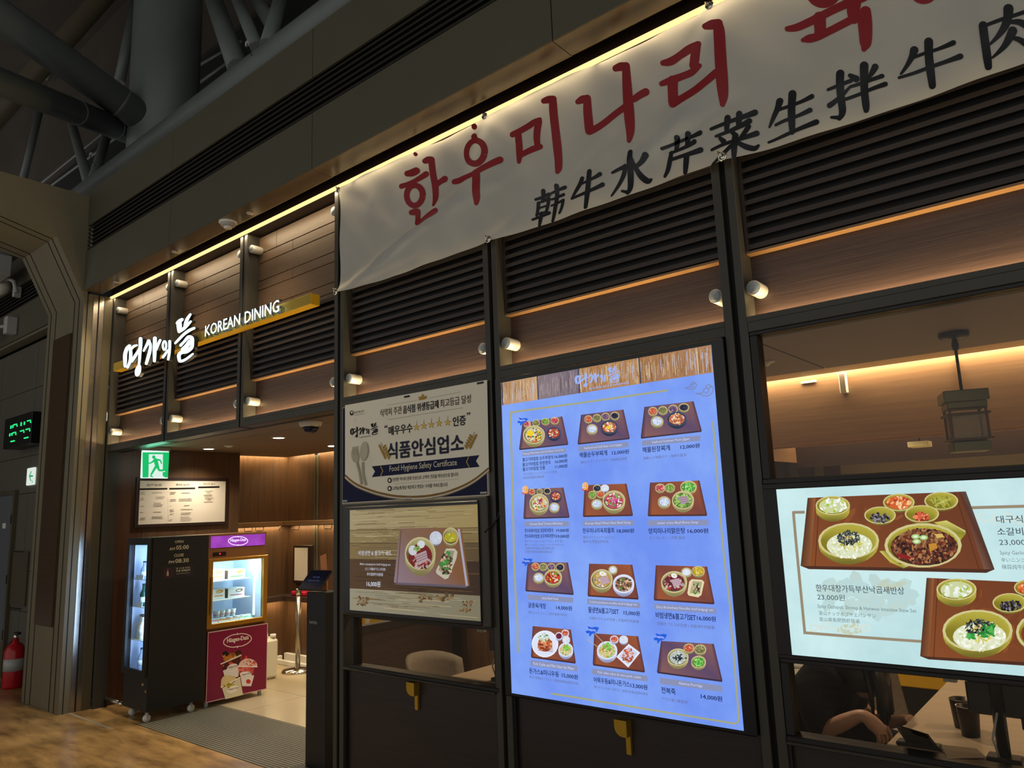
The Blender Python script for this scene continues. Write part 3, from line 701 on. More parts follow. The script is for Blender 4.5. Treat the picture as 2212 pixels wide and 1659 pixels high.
HAN = [(FB, [[(340, 1245, 28), (420, 1215, 30), (485, 1185, 38)], [(425, 1150, 44), (422, 1200, 38), (415, 1262, 34)], [(368, 1285, 34), (365, 1350, 32), (356, 1430, 28)], [(368, 1282, 22), (420, 1260, 24), (480, 1235, 40)],
             [(476, 1248, 34), (468, 1320, 32), (456, 1390, 30)], [(375, 1342, 20), (455, 1312, 20)], [(365, 1412, 22), (450, 1382, 24)], [(316, 1475, 26), (400, 1440, 26), (490, 1397, 38)], [(405, 1400, 38), (403, 1480, 38), (403, 1545, 30)],
             [(512, 1170, 22), (580, 1137, 26), (662, 1107, 40)], [(512, 1240, 22), (580, 1212, 26), (650, 1190, 36)], [(510, 1310, 20), (570, 1285, 24), (650, 1256, 34)], [(650, 1256, 36), (640, 1330, 34), (616, 1400, 28)], [(572, 1092, 46), (568, 1200, 42), (556, 1350, 42), (548, 1495, 30)]]),
       (FB, [[(862, 1012, 48), (842, 1070, 44), (802, 1150, 36), (757, 1240, 22)], [(852, 1076, 22), (930, 1042, 26), (1020, 1004, 34), (1080, 972, 44)], [(757, 1242, 26), (850, 1202, 30), (950, 1157, 34), (1050, 1114, 40), (1108, 1088, 46)], [(950, 938, 54), (942, 1050, 52), (932, 1200, 50), (935, 1350, 40)]]),
       (FB, [[(1420, 728, 54), (1416, 850, 58), (1416, 1000, 58), (1422, 1130, 52), (1402, 1190, 38)], [(1335, 1165, 26), (1395, 1180, 38)], [(1220, 955, 28), (1290, 915, 34), (1362, 885, 44)], [(1362, 882, 44), (1340, 980, 42), (1290, 1100, 34), (1218, 1218, 22)],
             [(1588, 757, 56), (1540, 830, 44), (1472, 892, 30)], [(1442, 800, 26), (1472, 900, 44), (1530, 990, 58), (1610, 1048, 60), (1642, 1030, 34)]]),
       (FC, [[(172, 1380, 26), (300, 1322, 28), (430, 1270, 32), (552, 1224, 50)], [(318, 1268, 50), (318, 1330, 44), (310, 1392, 36)], [(426, 1228, 52), (425, 1300, 46), (420, 1358, 38)], [(496, 1312, 50), (420, 1357, 38), (300, 1407, 30), (252, 1422, 26)],
             [(265, 1418, 38), (262, 1500, 44), (250, 1600, 42), (225, 1668, 32)], [(290, 1490, 34), (400, 1452, 36), (500, 1420, 46), (565, 1398, 52)], [(426, 1460, 50), (430, 1560, 48), (435, 1640, 38)]]),
       (FC, [[(672, 1190, 32), (800, 1136, 34), (930, 1082, 38), (1105, 1022, 54)], [(830, 1074, 56), (828, 1130, 50), (825, 1200, 40)], [(946, 1034, 56), (942, 1100, 52), (940, 1150, 44)], [(1046, 1106, 54), (950, 1160, 44), (830, 1220, 32), (722, 1264, 26)],
             [(762, 1282, 34), (800, 1318, 52)], [(886, 1226, 40), (920, 1258, 48)], [(1040, 1162, 48), (1002, 1230, 44), (962, 1288, 30)], [(682, 1400, 28), (800, 1350, 34), (950, 1300, 38), (1124, 1232, 50)], [(915, 1278, 60), (915, 1380, 54), (915, 1485, 38)],
             [(880, 1370, 40), (800, 1460, 34), (702, 1553, 24)], [(940, 1330, 36), (1020, 1370, 50), (1105, 1388, 50), (1142, 1358, 30)]]),
       (FD, [[(230, 1134, 74), (210, 1220, 60), (160, 1330, 44), (112, 1422, 22)], [(215, 1240, 32), (340, 1196, 36), (470, 1146, 40), (594, 1088, 54)], [(188, 1403, 28), (330, 1350, 34), (450, 1306, 36), (578, 1243, 50)], [(105, 1593, 28), (300, 1520, 36), (450, 1460, 42), (650, 1380, 62)], [(368, 1046, 80), (370, 1200, 76), (375, 1350, 72), (380, 1490, 56)]]),
       (FD, [[(920, 842, 84), (920, 1000, 78), (930, 1150, 76), (940, 1270, 70), (910, 1345, 44)], [(818, 1325, 30), (890, 1330, 44)], [(784, 1020, 30), (890, 982, 34), (1042, 924, 40)], [(794, 1190, 54), (880, 1130, 44), (960, 1062, 34), (1018, 1002, 26)], [(1032, 866, 44), (1098, 902, 70)],
             [(1306, 760, 66), (1270, 830, 50), (1226, 898, 30)], [(1032, 990, 28), (1150, 952, 36), (1280, 902, 40), (1382, 862, 48)], [(980, 1122, 32), (1150, 1066, 36), (1300, 1006, 42), (1420, 958, 54)], [(1185, 748, 84), (1186, 900, 78), (1192, 1050, 78), (1210, 1200, 74), (1215, 1258, 56)]]),
       (FE, [[(306, 606, 90), (282, 680, 70), (222, 790, 46), (152, 890, 28)], [(310, 690, 36), (430, 646, 38), (600, 590, 42), (770, 514, 62)], [(130, 938, 32), (300, 886, 36), (500, 816, 42), (700, 746, 46), (858, 684, 66)], [(476, 498, 94), (482, 650, 90), (502, 850, 90), (530, 1045, 76)]]),
       (FE, [[(1125, 306, 92), (1150, 500, 90), (1180, 700, 90), (1200, 830, 76)], [(1150, 310, 38), (1350, 240, 42), (1500, 190, 42), (1740, 100, 48)], [(1430, 108, 108), (1425, 200, 96), (1400, 300, 86), (1320, 420, 56), (1212, 530, 26)], [(1470, 270, 44), (1560, 270, 66), (1650, 310, 82), (1700, 350, 70)],
             [(1482, 376, 96), (1440, 460, 86), (1370, 570, 60), (1242, 700, 26)], [(1492, 460, 44), (1560, 480, 60), (1640, 530, 74)], [(1760, 110, 90), (1790, 300, 90), (1800, 620, 84)]])]
for fr, st in HAN: brush(fr, st, 'banner_black')
for k, (px, py) in enumerate([(735, 412), (1050, 253), (1535, 15), (736, 633), (1062, 520), (1566, 343)]):
    p = onY(px, py, YB); y = YB-bdisp(p.x, p.z)
    g = MB(); n = 16
    for r0, r1, dy in ((.019, .019, 0),):
        g.tube([(p.x+.016*math.cos(2*math.pi*i/n), y-.007, p.z+.016*math.sin(2*math.pi*i/n)) for i in range(n+1)], .0042, 8, False)
    g.lathe([(.016, 0), (.016, .003)], (p.x, y-.006, p.z), 16, 'Y').tube([(p.x, y-.016, p.z), (p.x-.004, y-.018, p.z+.014), (p.x-.016, y-.012, p.z+.026), (p.x-.022, y+.006, p.z+.024)], .0028, 6)
    g.build('grommet_hook', 'chrome', bn)
# ---------------- shop sign: gold bar, glowing letters
FL = Fr(250, 660, 450, 830, 1952)
YS = 2.845
sg = thing('shop_sign', 'glowing white shop sign lettering on a long gold bar', 'sign', (-5.6, 2.88, 3.0))
MB().box(-7.13, -4.06, YS, 2.918, 3.013, 3.088, .002).build('bar', 'gold_paint', sg)
box('bar_face', 'gold_face', -7.128, -4.062, YS-.001, YS, 3.015, 3.086, sg)
LOGO = [[[(305, 852, 70), (250, 900, 84), (210, 1020, 92), (205, 1150, 90), (205, 1280, 66)], [(290, 850, 66), (318, 920, 70), (325, 1040, 78), (310, 1180, 74), (258, 1305, 60)], [(325, 930, 60), (390, 862, 60), (455, 838, 44)],
         [(345, 1180, 62), (410, 1080, 74), (470, 980, 60), (525, 880, 54)], [(533, 706, 88), (528, 850, 86), (518, 1000, 72), (510, 1150, 62), (498, 1240, 54)], [(505, 1250, 54), (468, 1320, 76), (445, 1410, 76), (458, 1472, 64), (505, 1410, 66), (526, 1310, 44), (510, 1250, 40)]],
        [[(600, 955, 46), (650, 860, 62), (708, 752, 84)], [(700, 745, 70), (742, 830, 62), (728, 960, 76), (690, 1100, 78), (655, 1225, 66)], [(836, 695, 92), (832, 850, 92), (828, 1000, 88), (825, 1170, 66)], [(862, 930, 62), (905, 820, 64), (945, 735, 64)]],
        [('ring', 1038, 845, 36, 92, 42, .12), [(1004, 1090, 62), (1050, 1030, 58), (1105, 945, 46)], [(1148, 758, 66), (1146, 900, 62), (1134, 1030, 62), (1116, 1135, 56)]],
        [[(1308, 372, 74), (1350, 335, 90), (1405, 300, 78)], [(1345, 380, 128), (1350, 470, 118), (1348, 545, 84)], [(1350, 545, 76), (1440, 490, 74), (1520, 410, 72), (1592, 338, 50)], [(1582, 190, 56), (1522, 280, 76), (1482, 380, 78), (1470, 440, 70)],
         [(1265, 795, 52), (1350, 705, 62), (1450, 605, 64), (1560, 525, 70), (1665, 478, 56)], [(1378, 842, 66), (1450, 765, 58), (1540, 672, 84), (1612, 690, 92), (1628, 790, 72), (1605, 890, 84), (1500, 965, 100), (1400, 985, 88), (1345, 1040, 86), (1345, 1120, 80), (1365, 1172, 70), (1450, 1155, 56), (1550, 1090, 54), (1635, 1022, 44)], [(1570, 770, 110), (1500, 860, 100), (1420, 930, 90)]]]
def logo_polys(extra=0):
    """the calligraphic logo as polygons in shop-front metres, one list per syllable"""
    out = []
    for syl in LOGO:
        ps = []
        for st in syl:
            if st[0] == 'ring':
                _, cx, cy, rx, ry, wd, rot = st
                pl = ribbon_polys([(cx+rx*math.cos(t), cy+ry*math.sin(t), wd+extra) for t in [2*math.pi*k/20 for k in range(21)]], 1, False)
            else: pl = ribbon_polys([(x, y, w_*.88+extra) for x, y, w_ in st], 4, True)
            ps += [[(lambda q: (q.x, q.z))(onY(*FL(x, y), YS-.03)) for x, y in p] for p in pl]
        out.append(ps)
    return out
LP = logo_polys(); LPX = logo_polys(26)
lx0 = min(x for s in LP for p in s for x, z in p); lx1 = max(x for s in LP for p in s for x, z in p); lz0 = min(z for s in LP for p in s for x, z in p); lz1 = max(z for s in LP for p in s for x, z in p)
for s, sx in zip(LP, LPX):
    m = MB()
    for p in s: m.add([(x, YS-.034, z) for x, z in p], [tuple(range(len(p)))])
    o = m.build('glow_letter', 'sign_white', sg)
    m = MB()
    for p in sx:
        n = len(p); m.add([(x, YS-.033, z) for x, z in p]+[(x, YS-.006, z) for x, z in p], [tuple(range(n)), tuple(range(n, 2*n))]+[(i, (i+1) % n, (i+1) % n+n, i+n) for i in range(n)])
    m.build('letter_case', 'black_plastic', o)
FS = Fr(240, 600, 720, 960, 2212)
for (wd, a, b) in (('KOREAN', (935, 590), (1283, 478)), ('DINING', (1330, 455), (1672, 352))):
    pa = onY(*FS(*a), YS-.03); pb = onY(*FS(*b), YS-.03); zz = (pa.z+pb.z)/2+.006; hh = .086
    text(wd, 'sign_white', sg, (lambda pa, pb, zz, hh: lambda u, v: (pa.x+(pb.x-pa.x)*u, YS-.031, zz+hh*v))(pa, pb, zz, hh), .006, 'glow_letter')
    text(wd, 'black_plastic', sg, (lambda pa, pb, zz, hh: lambda u, v: (pa.x-.008+(pb.x-pa.x+.016)*u, YS-.012, zz-.008+(hh+.016)*v))(pa, pb, zz, hh), .012, 'letter_case')
area('sign_glow', (-6.5, YS-.05, 3.05), 1.2, .3, 1.2, (.85, 1, 1), (math.radians(-90), 0, 0), sg)
def put_logo(art_put, x0, x1, z0, z1, mat, parent, name='logo'):
    m = MB()
    for s in LP:
        for p in s: m.add([art_put(x0+(x1-x0)*(x-lx0)/(lx1-lx0), z0+(z1-z0)*(z-lz0)/(lz1-lz0)) for x, z in p], [tuple(range(len(p)))])
    return m.build(name, mat, parent)
# ---------------- small cylinder spotlights at the corners of the recessed bays
ORD = ['first', 'second', 'third', 'fourth', 'fifth', 'sixth']
sp0 = None
for i in range(6):
    a, b = bay(i)
    for up in ((0, 1) if i < 3 else (0,)):
        for side in (0, 1):
            if i == 5 and side: continue
            x = a+.034 if side == 0 else b-.034; z = 3.665 if up else 2.478
            lab = 'silver cylinder spotlight, %s %s corner of the %s wood bay' % ('upper' if up else 'lower', 'right' if side else 'left', ORD[i])
            if sp0 is None:
                sp0 = thing('spotlight', lab, 'spotlight', (x, 3.03, z), 'cylinder spotlights of the shop front')
                MB().lathe([(.006, 0), (.029, 0), (.031, -.003), (.031, -.087), (.029, -.09), (.004, -.09)], (x, 3.03, z), 22, 'Y').build('housing', 'spot_silver', sp0)
                MB().lathe([(.0265, -.0905), (.0265, -.092)], (x, 3.03, z), 22, 'Y').build('lens', 'spot_face', sp0)
            else: dup(sp0, (x, 3.03, z), lab)
# ---------------- smoke detector on the soffit
p = onZ(490, 478, 3.82)
d = thing('smoke_detector', 'white round smoke detector under the soffit', 'smoke detector', (p.x, 2.735, 3.82))
MB().lathe([(.066, 0), (.066, -.012), (.058, -.02)], (p.x, 2.735, 3.82), 28).build('base', 'white_plastic', d)
MB().lathe([(.058, -.02), (.05, -.034), (.036, -.040)], (p.x, 2.735, 3.82), 28).build('grille', 'grey_plastic', d)
MB().lathe([(.03, -.040), (.03, -.052), (.022, -.058)], (p.x, 2.735, 3.82), 24).build('cap', 'white_plastic', d)
# ---------------- yellow coat-hook shaped pulls on the dark panels
def pull(x, ztop, lab):
    t = thing('door_pull', lab, 'handle', (x, F+.03, ztop-.14), 'golden pulls on the dark panels')
    m = MB(); n = 10; pr = [(x-.038, ztop), (x+.026, ztop)]+[(x+.026, ztop-.055)]+[(x+.016-.0*k, ztop-.067) for k in range(1)]+[(x-.006+.03*math.cos(math.pi*(1.0+.5*k/n))-.002, ztop-.035+.032*math.sin(math.pi*(2-.5*k/n-.0))) for k in range(0)]
    pr = [(x-.036, ztop), (x+.026, ztop), (x+.026, ztop-.068), (x+.004, ztop-.068)]+[(x+.004-.040*math.sin(a), ztop-.028-.040*math.cos(a)) for a in [math.pi/2*k/6 for k in range(1, 7)]]
    m.prism(pr, 'Y', F-.012, F+.03); m.build('cap', 'brass', t)
    box('blade', 'brass', x+.003, x+.027, F+.012, F+.03, ztop-.145, ztop-.066, t, .002)
pull(-3.205, .690, 'golden half-round pull on the dark panel below the certificate bay window')
pull(-1.860, .683, 'golden half-round pull on the dark panel under the blue menu screen')
# ================================================================ PRINTED FOOD
FOOD = {'kimchi': ('#c8543a', ['#e0694a', '#d13e2c', '#f0a080', '#b33a20', '#f7c9a8'], 26), 'namul': ('#7d7a4a', ['#a59a6a', '#5f6038', '#c6bd8c', '#4a4a30'], 26),
 'bean': ('#23233a', ['#14141f', '#3a3f5c', '#5b6180', '#0b0b12'], 26), 'purple': ('#6a4a70', ['#8a6a98', '#4a3a55', '#c090b0', '#3a3048'], 24), 'green': ('#6f9a3a', ['#98c250', '#4f7a2c', '#c8dc80', '#3f6a20'], 30),
 'salad': ('#4fa43c', ['#78cc54', '#2f8a2c', '#a8e070', '#c9efb0'], 44), 'red': ('#c23a4a', ['#e86070', '#f3b0b8', '#a02030', '#ffd0d0'], 26), 'rice': ('#c9d6ee', ['#eef4ff', '#b4c4e6', '#dde8fb'], 40),
 'white': ('#dfe6f4', ['#f6faff', '#c6d0e2'], 14), 'stew': ('#b8402c', ['#f2d7c0', '#e07048', '#8a2a1c', '#f7efe0', '#5f8a3a', '#e8a080'], 40), 'seafood': ('#b06a48', ['#f0c8b0', '#e88060', '#f4e6d4', '#c25a3c', '#8a4a30', '#f2d070'], 54),
 'bibim': ('#d8cfae', ['#f0c820', '#3f7a4a', '#e06a30', '#efe9da', '#6a4a3a', '#8a9a50', '#2f3340'], 64), 'tartare': ('#c9c2a0', ['#e9e0c8', '#d8402c', '#f0c820', '#5f9a3c', '#c0a8b8', '#f2ead6', '#8a2a40'], 64),
 'minari': ('#b8485a', ['#c83a80', '#4f9a3c', '#f0d8d8', '#e06a4a', '#8a2a50', '#f4f0e8', '#74b84c'], 70), 'greensoup': ('#6f9a44', ['#98c860', '#4f7a30', '#c0dc88', '#3f6a28'], 70), 'yukgae': ('#b8302c', ['#e04a3a', '#f0c84a', '#6f9a3a', '#f2e0c0', '#8a1c1c', '#e88a4a'], 60),
 'noodle': ('#c09a48', ['#e0d4b0', '#b8b0c0', '#d8b060', '#8a8490', '#efe6d0'], 50), 'bulgogi': ('#8a6248', ['#c8a084', '#5a3a2c', '#4f8a3c', '#e0c8a8', '#3a2a22'], 46), 'spicy': ('#6a2430', ['#8a2a30', '#b8a0a0', '#d0b8b0', '#4a1820', '#c04038'], 50),
 'yellow': ('#c8a820', ['#e8d050', '#f2e890', '#a88818'], 20), 'cutlet': ('#c86a40', ['#e88a58', '#a84a2c', '#f0a878', '#8a3a24'], 40), 'udon': ('#d8c88a', ['#f0e6b8', '#7cb84a', '#c8a850', '#e8dcc0', '#b07a50', '#98d060'], 56),
 'porridge': ('#b9c0b8', ['#dfe4dc', '#a4aca4', '#3a4a4a', '#cfd6ce'], 34), 'sauce': ('#6a1c38', ['#8a2c4c', '#501428'], 10),
 'cubes': ('#cfd6a4', ['#f4f8ee', '#e6eedc', '#a8c050', '#f8fcf4', '#c8d880'], 34), 'beans2': ('#2a2028', ['#16101a', '#4a4450', '#8a8694', '#0c080c'], 60), 'kimchi2': ('#d0622c', ['#f08a4a', '#e05a20', '#f7b880', '#b8401c', '#fcd0a0'], 44),
 'stalks': ('#8a8a2c', ['#a8a838', '#6f7420', '#c4c468'], 30), 'redfish': ('#b83c24', ['#d85a38', '#8a2818', '#f08a60'], 30), 'riceL': ('#dfe6c0', ['#f6fae6', '#e8eecc', '#fcfff2', '#d0d8a0'], 150), 'beef': ('#5a2c1c', ['#7a4428', '#3c1a12', '#94583a', '#241010', '#b47848', '#6a2418'], 330), 'seaweed': ('#23282c', ['#14181c', '#3a4448', '#0c1014', '#4a5450'], 90)}
BK = {'brass': ('#8a8050', '#d6cc98', '#6a6038', '#bdb27a'), 'gold': ('#756b22', '#d2c98c', '#847816', '#b5aa3c'), 'stone': ('#232a44', '#4a5478', '#15171f', '#343c5c'), 'white': ('#8f96c0', '#e9eeff', '#c9d0ea', '#d9e0f8'), 'plate': ('#9aa0c4', '#eef2ff', '#dfe6fa', '#e6ecff')}
def bowl(a, cx, cy, rx, ry, kind, food, h=.45, n=22, seed=3):
    sd, rim, inn, hi = BK[kind]
    if h:
        k = ry*h; t = [math.pi*j/12 for j in range(13)]
        a.poly([(cx+rx*.99*math.cos(u), cy+ry*.1) for u in (0,)]+[(cx+rx*(.97-.12*math.sin(u))*math.cos(u), cy+k+ry*.95*math.sin(u)) for u in t]+[(cx-rx*.99, cy+ry*.1)], [hi]+[sd if 3 < j < 11 else hi for j in range(13)]+[hi])
    a.ell(cx, cy, rx, ry, rim); a.ell(cx, cy, rx*.92, ry*.9, [inn if 2 < j < 12 else hi for j in range(22)])
    if food:
        b, cols, cnt = FOOD[food]; f = .80 if kind != 'plate' else .55
        a.ell(cx, cy+ry*.05, rx*f, ry*f*.97, b); a.scatter(cx, cy+ry*.05, rx*f*.92, ry*f*.9, cnt, cols, max(rx*.12, 3.2), seed)
def tray(a, TL, TR, BR, BL, c1='#7a4f52', c2='#5a3e58', edge='#3e2c3c', hl='#9a6240'):
    th = (BR[1]-TR[1])*.05
    a.poly([BL, BR, (BR[0]-4, BR[1]+th), (BL[0]+6, BL[1]+th)], edge)
    a.poly([TL, TR, BR, BL], [c1, c2, c2, c1])
    L = lambda p, q, t: (p[0]+(q[0]-p[0])*t, p[1]+(q[1]-p[1])*t)
    i0, i1, i2, i3 = L(TL, TR, .045), L(TR, TL, .045), L(BR, BL, .06), L(BL, BR, .06)
    a.poly([TL, i0, i3, BL], [edge, c1, c1, edge]); a.poly([i1, TR, BR, i2], [c1, edge, edge, c1])
    a.line([i0, i3], edge, 3); a.line([i1, i2], edge, 3)
    m = L(i0, i2, .55); a.poly([i0, i1, i2, i3], [c2, hl, c2, hl])
# ================================================================ MENU SCREEN (blue, portrait)
YM = 2.900
mn = thing('menu_screen', 'tall glowing blue menu board with twelve tray meals', 'menu board', (-1.88, 2.9, .71))
MB().box(-2.512, -1.243, YM+.001, F+.03, .710, 2.286, .006).build('casing', 'screen_bezel', mn)
M1 = Fr(1080, 740, 1580, 1060, 2212); M2 = Fr(1090, 1030, 1590, 1350, 2212); M3 = Fr(1090, 1320, 1650, 1659, 2212)
x0, x1, z0, z1 = -2.464, -1.293, .728, 2.260
box('display', 'menu_blue', x0, x1, YM-.0015, YM+.001, z0, z1, mn)
hz = onY(1095, 874, YM).z
ar = Art(PXF, put_y(YM), .0018)
PLK = [(-2.464, '#a98e78', '#8a7466'), (-2.455, '#b98f6a', '#c9a078'), (-2.222, '#8a7a80', '#776a78'), (-1.972, '#a9794c', '#b98a5c'), (-1.640, '#a5754a', '#ae8260'), (x1, '', '')]
wp = MB(); wp.c = []
def rect(mb, X0, X1, Z0, Z1, Y, cols): mb.add([(X0, Y, Z0), (X1, Y, Z0), (X1, Y, Z1), (X0, Y, Z1)], [(0, 1, 2, 3)]); mb.c.append([lin(c) for c in cols] if isinstance(cols, list) else lin(cols))
for (a, c, c2), (b, _, _) in zip(PLK, PLK[1:]): rect(wp, a, b, hz, z1, YM-.0020, [c, c2, c2, c])
rr = random.Random(5)
for _ in range(520):
    x = x0+(x1-x0)*rr.random(); L = .02+.07*rr.random(); zc = hz+(z1-hz-L)*rr.random(); wd = .0012+.002*rr.random()
    dark = -2.222 < x < -1.972
    rect(wp, x, min(x+wd, x1), zc, zc+L, YM-.0022, rr.choice(['#6a5a60', '#9a8a90', '#a89898'] if dark else ['#7a5030', '#d0b48a', '#e0c8a0', '#8f6238', '#c9a878', '#b4bce0']))
for b in (-2.455, -2.222, -1.972, -1.640): rect(wp, b-.004, b+.003, hz, z1, YM-.0024, '#3a3f58')
wp.build('wood_header', 'print_lit', mn)
a_ = onY(*M1(715, 420), YM); b_ = onY(*M1(1150, 235), YM)
emis('menu_lilac', '#9fb4f4', .95); emis('menu_navy', '#10235e', .95); emis('menu_grey', '#666b90', .95); emis('menu_bar_text', '#c9d4fb', .95); emis('menu_gold', '#a9aa8c', .95)
put_logo(lambda x, z: (x, YM-.003, z), onY(*M1(718, 400), YM).x, onY(*M1(1148, 300), YM).x, hz+.024, hz+.100, 'menu_lilac', mn)
text('KOREAN DINING', 'menu_lilac', mn, lambda u, v: (onY(*M1(855, 425), YM).x+u*.215, YM-.003, hz+.008+.011*v), .01)
# golden outline
def seg(fr, pts): return [fr(x, y) for x, y in pts]
ol = Art(PXF, put_y(YM), .002)
ol.line(seg(M1, [(1607, 455), (900, 558), (150, 660), (118, 672), (102, 700), (100, 740)])+seg(M1, [(112, 1100)])+seg(M2, [(95, 900), (122, 1380)])+seg(M3, [(110, 250), (114, 355)]), '#a5a888', 4.3, 4)
ol.build('outline', 'print_lit', mn); ol = Art(PXF, put_y(YM), .002)
ol.line(seg(M1, [(2033, 755), (2060, 1060)])+seg(M2, [(2080, 600), (2160, 1280)])+seg(M3, [(1925, 40), (1975, 620), (1998, 900), (1990, 945), (1950, 960), (1900, 950)])+seg(M3, [(1200, 835), (395, 702)]), '#a5a888', 4.3, 4)
ol.build('outline', 'print_lit', mn)
for cx, cy, k in ((1830, 425, 1), (1968, 475, 1.5)):
    ol = Art(PXF, put_y(YM), .002)
    C = lambda pts: [(M1(cx+x*k, cy+y*k)) for x, y in pts]
    ol.line(C([(-65, 8), (-40, 12), (-15, 22), (15, 22), (35, 8), (42, -5), (48, -22), (40, -36), (25, -34), (18, -22)]), '#7d839e', 1.6, 5); ol.line(C([(-65, 8), (-35, 6), (-18, -2), (-12, -18), (2, -28), (16, -18), (14, 0), (2, 6), (-6, -4)]), '#7d839e', 1.6, 5)
    ol.line(C([(0, -25), (4, -42), (20, -48), (34, -40), (36, -30)]), '#7d839e', 1.6, 5); ol.build('cloud_motif', 'print_lit', mn)
TR12 = [(M1, (215, 770), (595, 705), (652, 965), (183, 1015), [(262, 778, 35, 30, 'brass', 'red'), (345, 765, 35, 30, 'brass', 'namul'), (435, 752, 38, 32, 'brass', 'green'), (523, 743, 40, 33, 'brass', 'red'), (325, 880, 104, 88, 'brass', 'bibim'), (515, 862, 68, 58, 'stone', 'stew')]),
 (M1, (775, 690), (1180, 640), (1240, 910), (742, 962), [(845, 730, 39, 35, 'brass', 'kimchi'), (927, 718, 39, 35, 'brass', 'namul'), (1010, 706, 39, 35, 'brass', 'purple'), (1098, 697, 42, 36, 'brass', 'bean'), (880, 825, 52, 45, 'brass', 'rice'), (1045, 805, 84, 66, 'stone', 'seafood')]),
 (M1, (1380, 615), (1850, 560), (1928, 840), (1345, 905), [(1462, 655, 45, 40, 'brass', 'kimchi'), (1557, 645, 45, 38, 'brass', 'namul'), (1655, 632, 45, 38, 'brass', 'purple'), (1758, 618, 50, 38, 'brass', 'bean'), (1502, 752, 60, 48, 'brass', 'rice'), (1690, 728, 95, 70, 'stone', 'seafood')]),
 (M2, (195, 118), (562, 102), (620, 378), (180, 390), [(262, 140, 30, 28, 'brass', 'kimchi'), (335, 138, 30, 26, 'brass', 'namul'), (408, 134, 33, 28, 'brass', 'bean'), (490, 182, 58, 48, 'stone', 'stew'), (330, 250, 92, 88, 'brass', 'tartare'), (475, 290, 49, 44, 'brass', 'rice')]),
 (M2, (765, 80), (1165, 65), (1226, 360), (748, 370), [(885, 108, 40, 34, 'brass', 'bean'), (958, 106, 40, 32, 'white', 'white'), (838, 170, 38, 36, 'brass', 'green'), (917, 165, 38, 33, 'brass', 'kimchi'), (882, 258, 53, 44, 'brass', 'rice'), (1045, 225, 108, 95, 'brass', 'minari')]),
 (M2, (1390, 55), (1862, 35), (1935, 358), (1368, 362), [(1487, 105, 48, 40, 'brass', 'red'), (1580, 103, 48, 40, 'brass', 'green'), (1758, 95, 78, 58, 'brass', 'salad'), (1525, 238, 60, 52, 'brass', 'rice'), (1705, 222, 105, 88, 'brass', 'greensoup')]),
 (M2, (220, 815), (605, 818), (660, 1115), (198, 1080), [(295, 855, 38, 35, 'brass', 'kimchi'), (370, 858, 38, 34, 'brass', 'namul'), (447, 860, 38, 35, 'brass', 'purple'), (530, 862, 40, 36, 'brass', 'bean'), (325, 963, 51, 46, 'brass', 'rice'), (463, 958, 85, 74, 'brass', 'yukgae')]),
 (M2, (808, 830), (1220, 840), (1280, 1158), (793, 1128), [(1035, 888, 42, 38, 'brass', 'white'), (928, 978, 105, 96, 'brass', 'noodle'), (1137, 1022, 102, 90, 'white', 'bulgogi')]),
 (M2, (1445, 845), (1935, 858), (2005, 1202), (1425, 1165), [(1737, 910, 50, 42, 'brass', 'white'), (1850, 900, 62, 48, 'brass', 'yellow'), (1620, 1005, 125, 104, 'brass', 'spicy')]),
 (M3, (240, 128), (565, 158), (607, 435), (225, 385), [(345, 280, 114, 115, 'plate', 'cutlet'), (463, 212, 31, 32, 'white', 'sauce'), (517, 188, 32, 30, 'white', 'kimchi'), (525, 243, 33, 30, 'white', 'white'), (522, 330, 63, 60, 'white', 'udon')]),
 (M3, (765, 190), (1140, 215), (1197, 510), (752, 450), [(875, 335, 87, 78, 'white', 'udon'), (935, 240, 36, 32, 'white', 'kimchi'), (1015, 243, 38, 34, 'white', 'white')]),
 (M3, (1335, 255), (1785, 280), (1858, 590), (1300, 515), [(1480, 393, 90, 74, 'brass', 'porridge'), (1573, 315, 46, 38, 'brass', 'kimchi'), (1670, 325, 50, 40, 'brass', 'namul'), (1655, 433, 63, 52, 'brass', 'salad')])]
